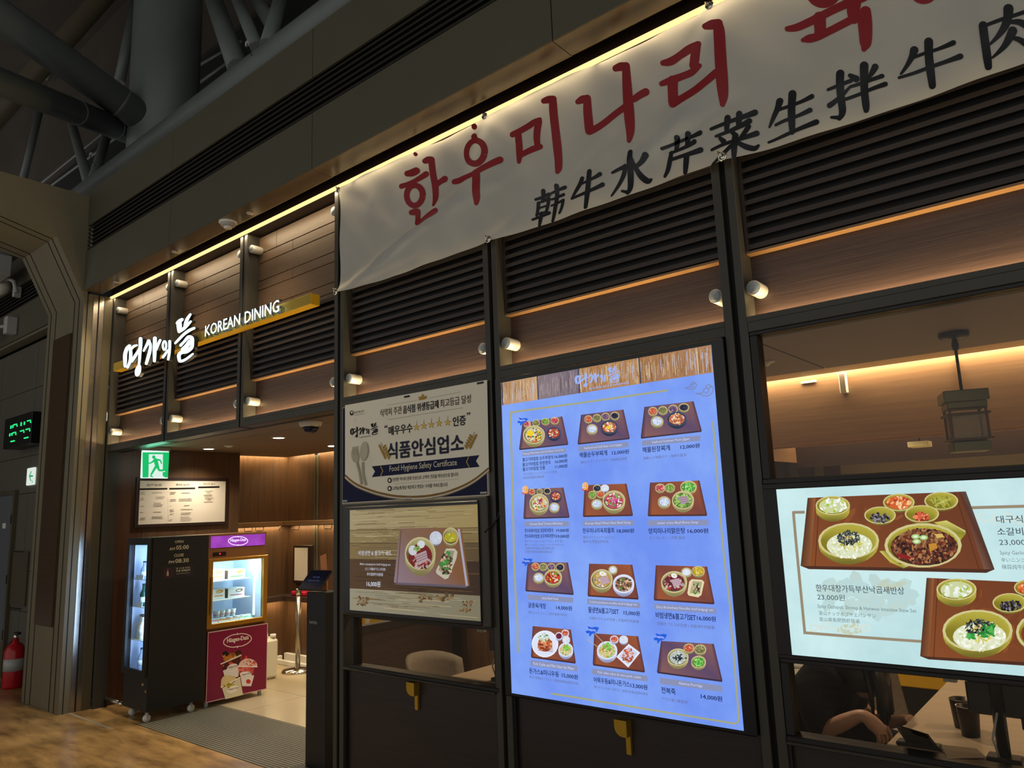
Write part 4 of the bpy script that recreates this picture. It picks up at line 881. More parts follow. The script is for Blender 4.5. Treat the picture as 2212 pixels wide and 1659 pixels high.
for k, (fr, TL, TR_, BR, BL, bs) in enumerate(TR12):
    a = Art(fr, put_y(YM), .0026, .00009)
    warm = k in (4, 5, 7, 8, 9, 10)
    tray(a, TL, TR_, BR, BL, *(('#8a4a3a', '#7a4038', '#4a2a2c', '#a0562f') if warm else ('#7a5060', '#5c4668', '#3c2c40', '#8a5e58')))
    for j, (cx, cy, rx, ry, kd, fd) in enumerate(bs): bowl(a, cx, cy, rx, ry, kd, fd, 0 if kd == 'plate' else .42, seed=k*7+j)
    if k in (0,): a.ell(288, 868, 34, 26, '#f4d420')
    if k == 1: a.ell(1035, 812, 20, 17, '#f7d020')
    if k in (4,): a.scatter(1040, 225, 42, 36, 30, ['#d0408c', '#b02a70', '#e868a8'], 9, 4)
    if k == 5: a.poly([(1650, 195), (1740, 180), (1768, 240), (1690, 265)], '#b098a8'); a.line([(1660, 205), (1750, 190)], '#7a6070', 4); a.line([(1670, 225), (1758, 210)], '#7a6070', 4); a.line([(1680, 245), (1760, 230)], '#7a6070', 4)
    if k in (7, 8):
        cx, cy = (935, 925) if k == 7 else (1620, 945); a.ell(cx, cy, 30, 22, '#eef2fa', .3); a.ell(cx+2, cy, 13, 10, '#f0d890')
        a.poly([(cx-30, cy+40), (cx+50, cy+25), (cx+70, cy+85), (cx-5, cy+105)], '#c8aab4'); [a.line([(cx-20+q*4, cy+52+q*17), (cx+58+q*4, cy+38+q*17)], '#907080', 3) for q in range(3)]
    if k == 8: a.poly([(1790, 978), (1885, 985), (1908, 1005), (1880, 1130), (1850, 1152), (1760, 1135), (1746, 1112), (1765, 1000)], '#e6dcae'); a.poly([(1798, 995), (1888, 1003), (1865, 1120), (1768, 1112)], '#b8a888'); a.scatter(1828, 1062, 42, 52, 46, FOOD['bulgogi'][1], 11, 5)
    if k == 9: a.scatter(335, 225, 45, 28, 26, ['#e6ecff', '#d0d8b0', '#6fa050'], 11, 3); [a.line([(285, 290+q*14), (412, 305+q*14)], '#7a3020', 4) for q in range(4)]
    if k == 10: a.poly([(1058, 280), (1157, 355), (1055, 482), (953, 390)], '#e9eeff'); a.poly([(1058, 300), (1135, 358), (1055, 458), (975, 388)], '#cdd6f4'); a.scatter(1056, 378, 54, 56, 60, FOOD['cutlet'][1]+['#d84a50'], 13, 6, 2.4); a.line([(770, 195), (850, 275)], '#c9b090', 5); a.line([(705, 240), (800, 310)], '#c9b090', 5)
    if k == 11: a.scatter(1478, 398, 32, 26, 30, ['#1f2c3a', '#32465a', '#101820'], 9, 8)
    if k == 10 or k == 9: a.scatter(*((875, 300, 45, 30) if k == 10 else (528, 312, 30, 22)), 22, ['#6cc040', '#8ad858'], 9, 9)
    if k in (0, 6, 10, 11):
        cx, cy = {0: (222, 748), 6: (222, 808), 10: (755, 165), 11: (1335, 225)}[k]; s_ = 1.0 if k in (0, 6) else 1.12
        P = lambda q: [(cx+x*s_, cy+y*s_) for x, y in q]
        a.poly(P([(-28, 10), (-10, -22), (20, -28), (46, -20), (30, 10), (0, 26), (-22, 28)]), '#1c5fe0'); a.poly(P([(-58, 5), (-28, -2), (-20, 22), (-50, 22)]), '#1c5fe0'); a.poly(P([(-45, -32), (-20, -26), (-5, -18), (-22, 4)]), '#1c5fe0'); a.poly(P([(-30, 20), (-5, 18), (-20, 45), (-30, 42)]), '#1c5fe0')
        h = a.h; text_y('빠른메뉴', fr, cx-20*s_, cy+14*s_, cx+30*s_, cy-2*s_, 17*s_, YM, 'menu_bar_text', mn, .02, h+.001)
    if k in (3, 4):
        cx, cy = ((198, 122), (770, 88))[k-3]
        a.poly([(cx-22, cy+20), (cx-2, cy+25), (cx-12, cy+48), (cx-32, cy+42)], '#e05050'); a.poly([(cx+4, cy+25), (cx+24, cy+18), (cx+34, cy+40), (cx+12, cy+48)], '#e05050'); a.ell(cx, cy, 30, 38, '#f4a52c'); a.ring(cx, cy, 27, 34, 3, '#ffd890')
        h = a.h; text_y('추천', fr, cx-18, cy-3, cx+18, cy-3, 22, YM, 'menu_bar_text', mn, .03, h+.001); text_y('메뉴', fr, cx-18, cy+22, cx+18, cy+22, 22, YM, 'menu_bar_text', mn, .03, h+.001)
    a.build('dish_picture', 'print_lit', mn)
BARS = [(M1, 213, 1042, 627, 1008, 42, 'Bulgogi Bibimbap and Soft Bean Curd Set', .94), (M1, 752, 992, 1228, 950, 48, 'Seafood and Soft Bean Curd Jjigae', .76), (M1, 1358, 938, 1915, 888, 50, 'Seafood Soybean Paste Jjigae', .64),
 (M2, 192, 428, 613, 424, 48, 'Korean Beef Tartare Bibimbap', .74), (M2, 747, 421, 1238, 415, 50, 'Korean Beef Minari Raw Beef Soup', .88), (M2, 1370, 415, 1947, 410, 54, 'water cress Beef Bone Soup', .68),
 (M2, 222, 1125, 655, 1155, 48, 'Spicy Beef Soup', .36), (M2, 790, 1165, 1295, 1205, 50, 'Cold buckwheat noodles beef bulgogi set', .9), (M2, 1430, 1210, 2022, 1255, 54, 'Spicy Buckwheat Noodles beef bulgogi set', .92),
 (M3, 222, 418, 622, 468, 48, 'Pork Cutlet and Mini Udon Set Menu', .86), (M3, 747, 490, 1220, 553, 48, 'Fish cake udon & mini pork cutlet', .78), (M3, 1325, 568, 1858, 638, 52, 'Abalone Porridge', .38)]
for fr, xa, ya, xb, yb, h, s_, f in BARS:
    ba = Art(PXF, put_y(YM), .0022); ba.poly([fr(xa, ya), fr(xb, yb), fr(xb, yb+h), fr(xa, ya+h)], '#8b93b8'); c = (xa+xb)/2; hw = (xb-xa)*f/2; ym = (ya+yb)/2+h*.78; sl = (yb-ya)/(xb-xa)
    text_y(s_, fr, c-hw, ym-hw*sl, c+hw, ym+hw*sl, h*.56, YM, 'menu_bar_text', mn, .006, .0032); ba.build('caption_bar', 'print_lit', mn)
N, G = 'menu_navy', 'menu_grey'
TXT = [(M1, '불고기비빔밥 순두부정식', 220, 1138, 512, 1112, 36, N), (M1, '16,000원', 527, 1110, 645, 1100, 36, N), (M1, '불고기비빔밥 된장정식', 220, 1184, 485, 1164, 36, N), (M1, '16,000원', 530, 1157, 647, 1147, 36, N), (M1, '불고기비빔밥 단품', 222, 1228, 435, 1214, 36, N), (M1, '11,000원', 530, 1206, 648, 1196, 36, N),
 (M1, 'プルコギビビンバ·スンドゥブ定食', 225, 1270, 550, 1250, 27, G), (M1, '烤肉拌饭嫩豆腐副食', 225, 1306, 428, 1294, 27, G), (M1, '해물순두부찌개', 765, 1100, 1028, 1080, 50, N), (M1, '12,000원', 1075, 1076, 1235, 1062, 42, N), (M1, '海鮮入りスンドゥブチゲ | 海鲜嫩豆腐锅', 770, 1160, 1218, 1130, 32, G),
 (M1, '해물된장찌개', 1367, 1050, 1628, 1035, 54, N), (M1, '12,000원', 1730, 1022, 1912, 1006, 44, N), (M1, '海鮮入り味噌チゲ | 海鲜大酱汤', 1372, 1120, 1785, 1098, 34, G),
 (M2, '한우육회비빔밥 된장찌개정식', 197, 534, 468, 530, 38, N), (M2, '19,000원', 498, 530, 617, 530, 36, N), (M2, '한우육회비빔밥 순두부찌개정식', 197, 586, 492, 584, 38, N), (M2, '19,000원', 500, 586, 620, 586, 36, N), (M2, '韓牛ユッケビビンバ&テンジャンチゲ SET', 198, 627, 562, 627, 24, G), (M2, '韓牛ユッケビビンバ&スンドゥブチゲセット', 198, 662, 568, 662, 24, G), (M2, '生韩牛肉拌饭&大酱汤套餐 SET', 203, 694, 482, 694, 24, G), (M2, '生韩牛肉拌饭&嫩豆腐锅 SET', 203, 728, 464, 728, 24, G),
 (M2, '한우미나리육회물회', 752, 537, 1050, 537, 48, N), (M2, '18,000원', 1078, 538, 1240, 538, 44, N), (M2, '韓牛ミナリユッケ·ムルフェ', 755, 592, 1052, 592, 29, G), (M2, '韩牛水芹菜生拌牛肉', 757, 635, 992, 635, 31, G), (M2, '양지미나리맑은탕', 1380, 543, 1730, 543, 54, N), (M2, '16,000원', 1755, 540, 1950, 541, 48, N), (M2, 'せりコムタン | 芹菜 煨卤', 1388, 602, 1725, 602, 34, G),
 (M2, '궁중육개장', 230, 1252, 400, 1260, 50, N), (M2, '14,000원', 498, 1270, 648, 1280, 44, N), (M2, '宮中ユッケジャン | 宫中香辣牛肉汤', 232, 1312, 598, 1336, 30, G), (M2, '물냉면&불고기SET', 805, 1300, 1095, 1314, 56, N), (M2, '15,000원', 1143, 1320, 1295, 1332, 46, N), (M2, '冷麺牛プルコギ定食 | 冷面烤牛肉套餐', 812, 1368, 1290, 1402, 34, G),
 (M2, '비빔냉면&불고기SET', 1450, 1352, 1832, 1372, 60, N), (M2, '16,000원', 1845, 1374, 2022, 1384, 50, N), (M3, '冷麺牛プルコギ定食 | 冷面烤牛肉套餐', 1303, 124, 1797, 160, 34, G),
 (M3, '돈가스&미니우동', 215, 535, 467, 558, 46, N), (M3, '15,000원', 493, 570, 628, 582, 42, N), (M3, '豚カツ定食&ミニうどん | 炸猪排套餐&迷你乌冬面', 215, 576, 632, 634, 28, G), (M3, '어묵우동&미니돈가스', 765, 612, 1072, 645, 48, N), (M3, '13,000원', 1080, 656, 1222, 672, 44, N), (M3, '練り天うどん&ミニ豚カツ | 鱼饼乌冬面&迷你炸猪排', 768, 660, 1225, 725, 28, G),
 (M3, '전복죽', 1342, 700, 1462, 712, 52, N), (M3, '14,000원', 1680, 752, 1860, 770, 46, N), (M3, 'アワビ粥 | 鲍鱼粥', 1343, 768, 1565, 794, 34, G)]
for fr, s_, xl, yl, xr, yr, h, mt in TXT: text_y(s_, fr, xl, yl, xr, yr, h, YM, mt, mn, .022 if mt == N else 0, .003)
# ================================================================ LIGHT BOX (right)
YL = 2.925
lb = thing('light_box_menu', 'pale glowing light box showing brass bowls on wooden trays', 'light box', (-.53, 2.93, 1.02))
box('casing', 'frame_metal_dark', -1.087, .03, YL+.001, F+.07, 1.022, 1.647, lb)
box('display', 'light_box', -1.085, .028, YL-.001, YL+.001, 1.024, 1.645, lb)
RB = Fr(1680, 1040, 2212, 1460, 2101)
emis('box_ink', '#3a4a54', .9); emis('box_ink2', '#6f8288', .9)
a = Art(RB, put_y(YL), .0015, .0001)
a.scatter(760, 980, 420, 150, 60, ['#bfdddb', '#c2ddd9', '#bddbdb', '#c0dad6'], 70, 3); a.scatter(980, 880, 120, 40, 24, ['#c3d2bf', '#c6d3bc', '#bfd0c0'], 22, 5); a.scatter(620, 1260, 110, 40, 24, ['#c6d2b8', '#c9d4bc'], 22, 6)
a.build('paper_stains', 'print_lit', lb); a = Art(RB, put_y(YL), .002, .0001)
a.line([(230, 262), (133, 264)], '#9a8a72', 24, 1); a.line([(133, 254), (160, 560), (232, 1302)], '#9a8a72', 24, 4); a.line([(222, 1290), (700, 1328), (1240, 1366)], '#9a8a72', 24, 4); a.build('border_line', 'print_lit', lb); a = Art(RB, put_y(YL), .002, .0001); a.line([(1655, 224), (2300, 206)], '#9a8a72', 26, 1); a.line([(2290, 206), (2330, 900)], '#9a8a72', 24, 1)
a.build('border_line', 'print_lit', lb)
for cx, cy, k in ((530, 1250, 1), (1850, 330, 1.0)):
    a = Art(RB, put_y(YL), .0022, .0001)
    C = lambda pts: [(cx+x*k, cy+y*k) for x, y in pts]
    for sgn in (-1, 1): a.line(C([(sgn*20, 0), (sgn*100, 4), (sgn*140, -20), (sgn*130, -55), (sgn*95, -50), (sgn*100, -25)]), '#d9e6dc', 13, 5); a.line(C([(sgn*140, 0), (sgn*200, -25), (sgn*250, -10), (sgn*245, 25), (sgn*205, 20), (sgn*180, -10), (sgn*150, 30)]), '#d9e6dc', 13, 5)
    a.line(C([(0, -60), (0, 45)]), '#d9e6dc', 13, 1); a.build('scroll_motif', 'print_lit', lb)
def lb_tray(TL, TR, BR, BL, name):
    a = Art(RB, put_y(YL), .003, .0001)
    a.poly([TL, TR, BR, BL], ['#7a3f1c', '#6a3418', '#70391c', '#8a4a22'])
    L = lambda p, q, t: (p[0]+(q[0]-p[0])*t, p[1]+(q[1]-p[1])*t)
    a.poly([TL, L(TL, TR, .05), L(BL, BR, .05), BL], ['#4a2814', '#9a5c34', '#8a5430', '#5a3018']); a.poly([L(TR, TL, .045), TR, BR, L(BR, BL, .055)], ['#5a2c18', '#5a4a44', '#4a2c20', '#7a5444'])
    a.poly([BL, BR, (BR[0]-70, BR[1]+30), (BL[0]+70, BL[1]+28)], '#4a2718')
    a.line([L(TL, TR, .075), L(BL, BR, .075)], '#4a2412', 6); a.line([L(TR, TL, .07), L(BR, BL, .08)], '#4a2412', 6)
    a.scatter((TL[0]+TR[0]+BR[0]+BL[0])/4, (TL[1]+BL[1])/2, (TR[0]-TL[0])*.38, (BL[1]-TL[1])*.4, 46, ['#7e421e', '#74391a', '#8a4c24', '#84461f'], 60, 8, 3)
    return a
def spoonful(a, cx, cy, r, seed):
    """rice with seaweed and sprouts"""
    a.scatter(cx+10, cy+20, r*.70, r*.42, 160, FOOD['riceL'][1], r*.045, seed); a.scatter(cx+20, cy, r*.34, r*.25, 50, ['#c8c040', '#e0d878', '#f0ecb0', '#b0a838'], r*.09, seed+1, 5); a.scatter(cx-5, cy-r*.18, r*.36, r*.22, 110, FOOD['seaweed'][1], r*.07, seed+2, 4)
    a.scatter(cx-5, cy-r*.2, r*.12, r*.07, 16, ['#d8b860', '#c8a048'], r*.022, seed+3)
a = lb_tray((255, 140), (1605, 85), (1850, 750), (195, 720), 'a')
bowl(a, 470, 205, 147, 82, 'gold', 'cubes', .72, seed=1); bowl(a, 1033, 178, 135, 74, 'gold', 'kimchi2', .22, seed=2); bowl(a, 1395, 165, 145, 76, 'gold', None, .22); a.scatter(1380, 175, 85, 38, 30, FOOD['stalks'][1], 42, 4, 7)
bowl(a, 873, 288, 135, 74, 'gold', None, .22); a.scatter(868, 310, 82, 40, 80, FOOD['beans2'][1], 12, 5); bowl(a, 1230, 276, 147, 74, 'gold', None, .22); a.scatter(1222, 303, 62, 38, 44, FOOD['redfish'][1], 17, 6)
bowl(a, 605, 505, 260, 153, 'gold', None, .38); a.ell(612, 545, 195, 108, '#e0e6c4'); spoonful(a, 608, 530, 262, 11)
a.poly([(1330, 350), (1440, 332), (1600, 420), (1605, 445), (1560, 500), (1480, 430)], ['#c8c050', '#d8d070', '#e6e0a0', '#8f8820', '#a8a030', '#8a8420']); a.poly([(868, 595), (915, 590), (1040, 705), (1140, 708), (1075, 742), (960, 690)], ['#d8d070', '#8a8420', '#a8a030', '#e6e0a0', '#8a8420', '#c8c050'])
bowl(a, 1240, 545, 330, 190, 'gold', None, .06); a.ell(1250, 560, 288, 158, '#4a2416'); a.scatter(1250, 555, 275, 150, 420, FOOD['beef'][1], 17, 12); a.scatter(1210, 480, 180, 70, 60, ['#8a5a34', '#6a3c20', '#a87848'], 26, 13, 3)
for x, y in ((1175, 470), (1245, 478), (1185, 512)): a.ell(x, y, 36, 21, '#a8d080'); a.ell(x, y, 20, 11, '#e6f4d0')
a.poly([(1285, 535), (1350, 525), (1365, 565), (1300, 600)], '#c88a2c'); a.poly([(1340, 450), (1400, 445), (1420, 475), (1360, 485)], '#d8b860'); a.ell(1075, 640, 62, 20, '#8a1818', .25)
a.build('dish_picture', 'print_lit', lb)
a = lb_tray((1270, 822), (2560, 880), (2760, 1580), (1215, 1490), 'b')
bowl(a, 1525, 920, 172, 92, 'gold', 'cubes', .68, seed=21); bowl(a, 2150, 905, 135, 72, 'gold', 'kimchi2', .22, seed=22); bowl(a, 1978, 1035, 146, 82, 'gold', None, .22); a.scatter(1985, 1062, 92, 44, 80, FOOD['beans2'][1], 13, 25)
bowl(a, 1705, 1272, 300, 178, 'gold', None, .36); a.ell(1722, 1325, 228, 122, '#e4e8c8'); spoonful(a, 1720, 1300, 300, 31); a.scatter(1790, 1270, 60, 60, 26, ['#2f9a3c', '#4fb850', '#1f7a2c'], 30, 33, 3); a.scatter(1660, 1320, 40, 20, 12, ['#2f9a3c', '#4fb850'], 26, 34, 3)
bowl(a, 2330, 1285, 298, 190, 'gold', None, .2); a.ell(2330, 1300, 255, 150, '#8a3018'); a.scatter(2330, 1300, 240, 140, 160, ['#c8502c', '#f0d8b0', '#8a2814', '#e08a50', '#5a8a3a'], 24, 41)
a.build('dish_picture', 'print_lit', lb)
for s_, xl, yl, xr, yr, h, mt, bd in [('한우대창가득부산낙곱새반상', 330, 938, 1085, 962, 62, 'box_ink', .006), ('23,000원', 343, 1014, 578, 1020, 56, 'box_ink', 0), ('Spicy Octopus, Shrimp & Hanwoo Intestine Stew Set', 345, 1090, 1187, 1124, 40, 'box_ink2', 0), ('釜山ナックポプサエパンサン', 355, 1140, 840, 1162, 36, 'box_ink2', 0), ('釜山章鱼肥肠虾饭桌', 358, 1192, 705, 1208, 36, 'box_ink2', 0),
    ('대구식', 1870, 358, 2095, 350, 64, 'box_ink', .006), ('소갈비찜', 1878, 462, 2180, 456, 66, 'box_ink', .006), ('23,000원', 1895, 550, 2190, 546, 60, 'box_ink', 0), ('Spicy Garlic Galbi Set', 1900, 636, 2290, 632, 42, 'box_ink2', 0), ('辛いニンニクカルビ', 1910, 690, 2290, 688, 38, 'box_ink2', 0), ('辣蒜炖牛肉套餐', 1916, 752, 2230, 750, 42, 'box_ink2', 0)]:
    text_y(s_, RB, xl, yl, xr, yr, h, YL, mt, lb, bd, .0035)
area('box_glow', (-.53, YL-.02, 1.33), 1.1, .6, 1.5, (.8, 1, 1), (math.radians(-90), 0, 0), lb)
# ================================================================ CERTIFICATE BOARD
YC = 2.915
ct = thing('certificate_board', 'cream food hygiene certificate board with gold stars and navy ribbon', 'sign board', (-3.2, YC, 1.685))
box('board', 'paper', -3.812, -2.592, YC+.001, F+.02, 1.684, 2.289, ct)
K = Fr(720, 800, 1100, 1110, 2034)
CREAM = '#efe8d4'
a = Art(PXF, put_y(YC), 0.0004)
rect(a.m, -3.808, -2.596, 1.690, 2.286, YC-.0004, '#141a3c')
a.h = .0008
arc = [(136, 1205), (200, 1262), (300, 1325), (500, 1398), (700, 1440), (900, 1452), (1100, 1440), (1300, 1400), (1500, 1325), (1650, 1240), (1798, 1122)]
top = [(1790, 95), (130, 400)]
a.poly([K(x, y) for x, y in arc]+[K(1778, 110), K(136, 404)], CREAM)
a.line([K(x, y+14) for x, y in arc], '#8a6a3c', 6.0, 4); a.line([K(x, y+30) for x, y in arc], '#e6e0d0', 2.2, 4); a.line([K(x, y+44) for x, y in arc], '#a08a5c', 1.5, 4)
a.poly([K(*p) for p in [(445, 1110), (1690, 980), (1650, 1048), (1692, 1115), (445, 1235), (482, 1170)]], '#171c42')
a.line([K(545, 1108), K(572, 1165), K(545, 1222)], '#c9a24a', 1.8, 1); a.line([K(1565, 998), K(1540, 1060), K(1572, 1120)], '#c9a24a', 1.8, 1)
a.line([K(628, 572), K(1498, 432)], '#7a5a40', .6, 1); a.line([K(618, 405), K(975, 345)], '#8a7a5c', .5, 1); a.line([K(1098, 322), K(1482, 248)], '#8a7a5c', .5, 1); a.line([K(690, 1312), K(1452, 1256)], '#9a927c', .4, 1)
for cx, cy in ((963, 658), (1047, 642), (1133, 628), (1222, 612), (1322, 602)):
    pts = [K(cx+(44 if j % 2 == 0 else 18)*math.sin(j*math.pi/5)*.95, cy-(48 if j % 2 == 0 else 20)*math.cos(j*math.pi/5)-j*0) for j in range(10)]
    a.poly(pts, ['#e0c060' if j % 2 else '#8a5a1c' for j in range(10)]); a.line([K(cx, cy-40), K(cx+2, cy-75)], '#8a6a3c', .6, 1)
for cx, cy, s_ in ((590, 1030, -1), (1590, 910, 1)):
    a.line([K(cx+s_*(-60), cy+5), K(cx+s_*-10, cy-60), K(cx+s_*40, cy-200)], '#9a7a2c', .9, 5)
    for j in range(5):
        t = j/5; x = cx+s_*(-30+t*70); y = cy-20-t*150
        for q in (-1, 1): a.ell(*K(x+s_*q*26, y-8), 2.2, 5.4, '#a8842c', s_*(.5*q-.1), 10)
a.poly([K(*p) for p in [(992, 345), (1070, 330), (1078, 290), (1050, 305), (1032, 268), (1010, 312), (985, 300)]], '#b08a3c')
for cx, cy in ((655, 1272), (655, 1366)): a.ell(*K(cx-6, cy), 4.4, 5.6, '#26242c'); a.ell(*K(cx-6, cy), 2.4, 3.2, CREAM)
a.ell(*K(210, 494), 3.8, 5.3, '#2a2c3c'); a.ell(*K(213, 487), 2, 2.6, CREAM); a.line([K(245, 518), K(358, 497)], '#3a3c44', .5, 1)
SP = '#a9a28e'
a.ring(*K(358, 935), 9.0, 21, 1.1, '#9a937f', 26, .1); a.ell(*K(358, 940), 7.5, 18.5, '#c3bca7', .1)
a.line([K(340, 1060), K(345, 1200), K(375, 1330)], SP, 4.6, 4); a.line([K(265, 1040), K(300, 1180), K(325, 1320)], SP, 4.2, 4); a.ell(*K(250, 985), 8, 16, '#b9b29d', -.12)
for j in range(4): a.line([K(222+j*20, 885-j*3), K(232+j*14, 980)], SP, 1.5, 1)
a.build('printed_face', 'print_paper', ct)
pm('ink_brown', '#5a3a2c', .6); pm('ink_black', '#17161c', .6); pm('ink_navy', '#141836', .6); pm('ink_cream', '#d9d2bd', .6)
for s_, xl, yl, xr, yr, h, mt, bd in [('식약처 주관', 545, 540, 795, 500, 88, 'ink_brown', .01), ('음식점 위생등급제', 812, 503, 1220, 435, 92, 'ink_black', .03), ('최고등급 달성', 1240, 432, 1595, 373, 95, 'ink_brown', .01), ('“', 597, 668, 628, 662, 30, 'ink_black', .02), ('매우우수', 645, 757, 918, 712, 105, 'ink_black', .03), ('인증', 1388, 650, 1535, 630, 112, 'ink_black', .03), ('”', 1550, 520, 1585, 514, 30, 'ink_black', .02),
    ('식품안심업소', 633, 1032, 1510, 935, 196, 'ink_navy', .036), ('Food Hygiene Safety Certificate', 655, 1190, 1435, 1118, 88, 'ink_cream', .01), ('안전한 먹거리 문화 조성으로 고객의 건강을 최우선으로 합니다', 692, 1288, 1450, 1222, 44, 'ink_black', .01), ('고객님께 항상 깨끗하고 맛있는 식사를 약속드립니다', 692, 1388, 1325, 1340, 44, 'ink_black', .01), ('식품의약품안전처', 242, 503, 360, 482, 24, 'ink_black', 0), ('KOREAN DINING', 303, 782, 438, 768, 14, 'ink_black', 0)]:
    text_y(s_, K, xl, yl, xr, yr, h, YC, mt, ct, bd, .0034)
p0 = onY(*K(198, 775), YC); p1 = onY(*K(522, 605), YC)
put_logo(lambda x, z: (x, YC-.0036, z), p0.x, p1.x, onY(*K(360, 775), YC).z+.005, onY(*K(360, 625), YC).z, 'ink_black', ct)
for x, z in ((-3.20, 2.283), (-2.62, 2.283), (-3.2, 1.694), (-3.78, 1.70), (-2.62, 1.70)): box('clip', 'grey_plastic' if z < 2 else 'frame_metal_dark', x-.022, x+.022, YC-.006, YC, z-.005, z+.005, ct)
# ================================================================ LANDSCAPE TELEVISION
YT = 2.888
tv = thing('television', 'landscape television showing a noodle set on a wooden tray', 'television', (-3.2, 2.9, 1.01))
MB().box(-3.797, -2.590, YT+.012, F+.05, 1.022, 1.6825, .006).build('surround', 'frame_metal', tv)
MB().box(-3.765, -2.645, YT+.001, F+.05, 1.030, 1.662, .005).build('bezel', 'screen_bezel', tv)
V = Fr(720, 1060, 1100, 1370, 2034)
q0, q1 = onY(757.5, 1101, YT), onY(1038, 1330, YT); tx0, tx1, tz0, tz1 = -3.700, -2.632-.012, 1.054, 1.643
a = Art(V, put_y(YT), .001, .0001)
zz = [onY(*V(200, y), YT).z for y in (215, 455, 605, 790, 1125, 1375)]; zz[0] = tz1; zz[-1] = tz0
cols = [('#b0a07a', '#a8925c'), ('#98865a', '#8a7448'), ('#8a744a', '#5f4c30'), ('#5a4028', '#3a281c'), ('#a49c84', '#8a8268')]
rr = random.Random(9)
for r in range(5):
    zt, zb = zz[r], zz[r+1]; c, c2 = cols[r]
    rect(a.m, tx0, tx1, zb, zt, YT-.0006, [c, c2, c2, c])
    for _ in range(70):
        L = .05+.3*rr.random(); x = tx0+rr.random()*(tx1-tx0-L); z = zb+rr.random()*(zt-zb-.004)
        rect(a.m, x, x+L, z, z+.0012+.002*rr.random(), YT-.0008, rr.choice([c, c2, '#7a6440', '#c4b488', '#6a5434'] if r != 3 else ['#4a3420', '#2c1e14', '#6a4c30']))
    rect(a.m, tx0, tx1, zt-.002, zt+.001, YT-.0009, '#4a3a24')
for x, y, s_ in ((330, 1250, 50), (1050, 1250, 55), (1300, 1230, 70), (1560, 1300, 45), (340, 1310, 40), (1520, 1380, 40)): a.scatter(x, y, s_*1.6, s_*.7, 22, ['#7a5a34', '#5a4024', '#96764a'], s_*.3, int(x))
a.poly([(765, 435), (1480, 425), (1578, 1095), (700, 1060)], ['#8a6a58', '#8a5c34', '#8a5a34', '#9a8494']); a.poly([(700, 1060), (1578, 1095), (1530, 1122), (735, 1085)], '#6a6070'); a.line([(1450, 440), (1545, 1100)], '#b8b4c8', 26, 1); a.line([(785, 450), (735, 1080)], '#6a4a3c', 10, 1)
bowl(a, 1185, 545, 72, 76, 'white', 'white', .25); bowl(a, 1358, 525, 90, 100, 'brass', None, .32); a.ell(1355, 540, 72, 55, '#c8b418'); a.scatter(1350, 535, 50, 34, 14, ['#eef0d0', '#e0d860', '#98b030'], 12, 3)
bowl(a, 1005, 725, 178, 190, 'brass', None, .42); a.ell(1005, 760, 138, 148, '#7a1c1c'); a.scatter(1010, 800, 110, 95, 60, FOOD['spicy'][1], 26, 5, 3); a.ell(1015, 620, 44, 46, '#e8ecf0', .5); a.ell(920, 690, 50, 58, '#dfe2e8'); a.scatter(970, 670, 40, 26, 20, ['#6fa03c', '#98c860'], 17, 6, 3)
a.poly([(935, 750), (1070, 690), (1098, 800), (990, 860)], '#c4a8ae'); [a.line([(945+q*12, 775+q*24), (1078+q*6, 720+q*26)], '#7a5a60', 7) for q in range(3)]
a.poly([(1305, 668), (1400, 668), (1435, 705), (1425, 780), (1330, 1010), (1290, 1025), (1195, 960), (1185, 930)], '#d0ccb4'); a.poly([(1310, 690), (1400, 695), (1330, 975), (1215, 920)], '#a89880'); a.scatter(1305, 845, 70, 115, 90, FOOD['bulgogi'][1], 22, 8)
for x, y in ((1330, 718), (1310, 818), (1275, 845)): a.ell(x, y, 30, 18, '#3f9a40', .4)
a.ring(490, 522, 36, 54, 5, '#a89c74')
a.build('picture', 'print_tv', tv)
emis('tv_white', '#d8dcea', .8)
for s_, xl, yl, xr, yr, h, bd in [('비빔냉면 & 불고기 세트', 300, 748, 680, 748, 55, .0), ('Bibim naengmyeon beef bulgogi set', 318, 868, 670, 870, 32, .0), ('ビビン冷麺&牛プルコギ定食', 378, 922, 612, 922, 34, .0), ('拌冷面烤牛肉套餐', 398, 984, 585, 984, 36, .0), ('16,000원', 395, 1112, 552, 1112, 68, .02)]:
    text_y(s_, V, xl, yl, xr, yr, h, YT, 'tv_white', tv, bd, .006)
cb = thing('power_cable', 'thin black cable beside the landscape television', 'cable', (-2.55, F-.02, 1.3))
MB().tube([onY(1082, 1090, F-.006), onY(1076, 1118, F-.008), onY(1062, 1135, F-.012), onY(1047, 1150, F-.03)], .004, 8).build('wire', 'black_plastic', cb)
# ================================================================ ENTRANCE
# ribbed mat
mt = thing('entrance_mat', 'grey ribbed entrance mat across the doorway', 'mat', (-5.4, 3.28, 0))
box('tray', 'mat_base', -6.53, -3.92, 2.932, 3.632, -.003, -.0012, mt)
me = MB().box(-1.300, 1.300, -.0085, .0085, 0, .003).mesh('rib'); me.materials.append(M['mat_rib'])
for k in range(27): shared('rib', me, (-5.225, 2.945+k*.026, -.0030), mt)
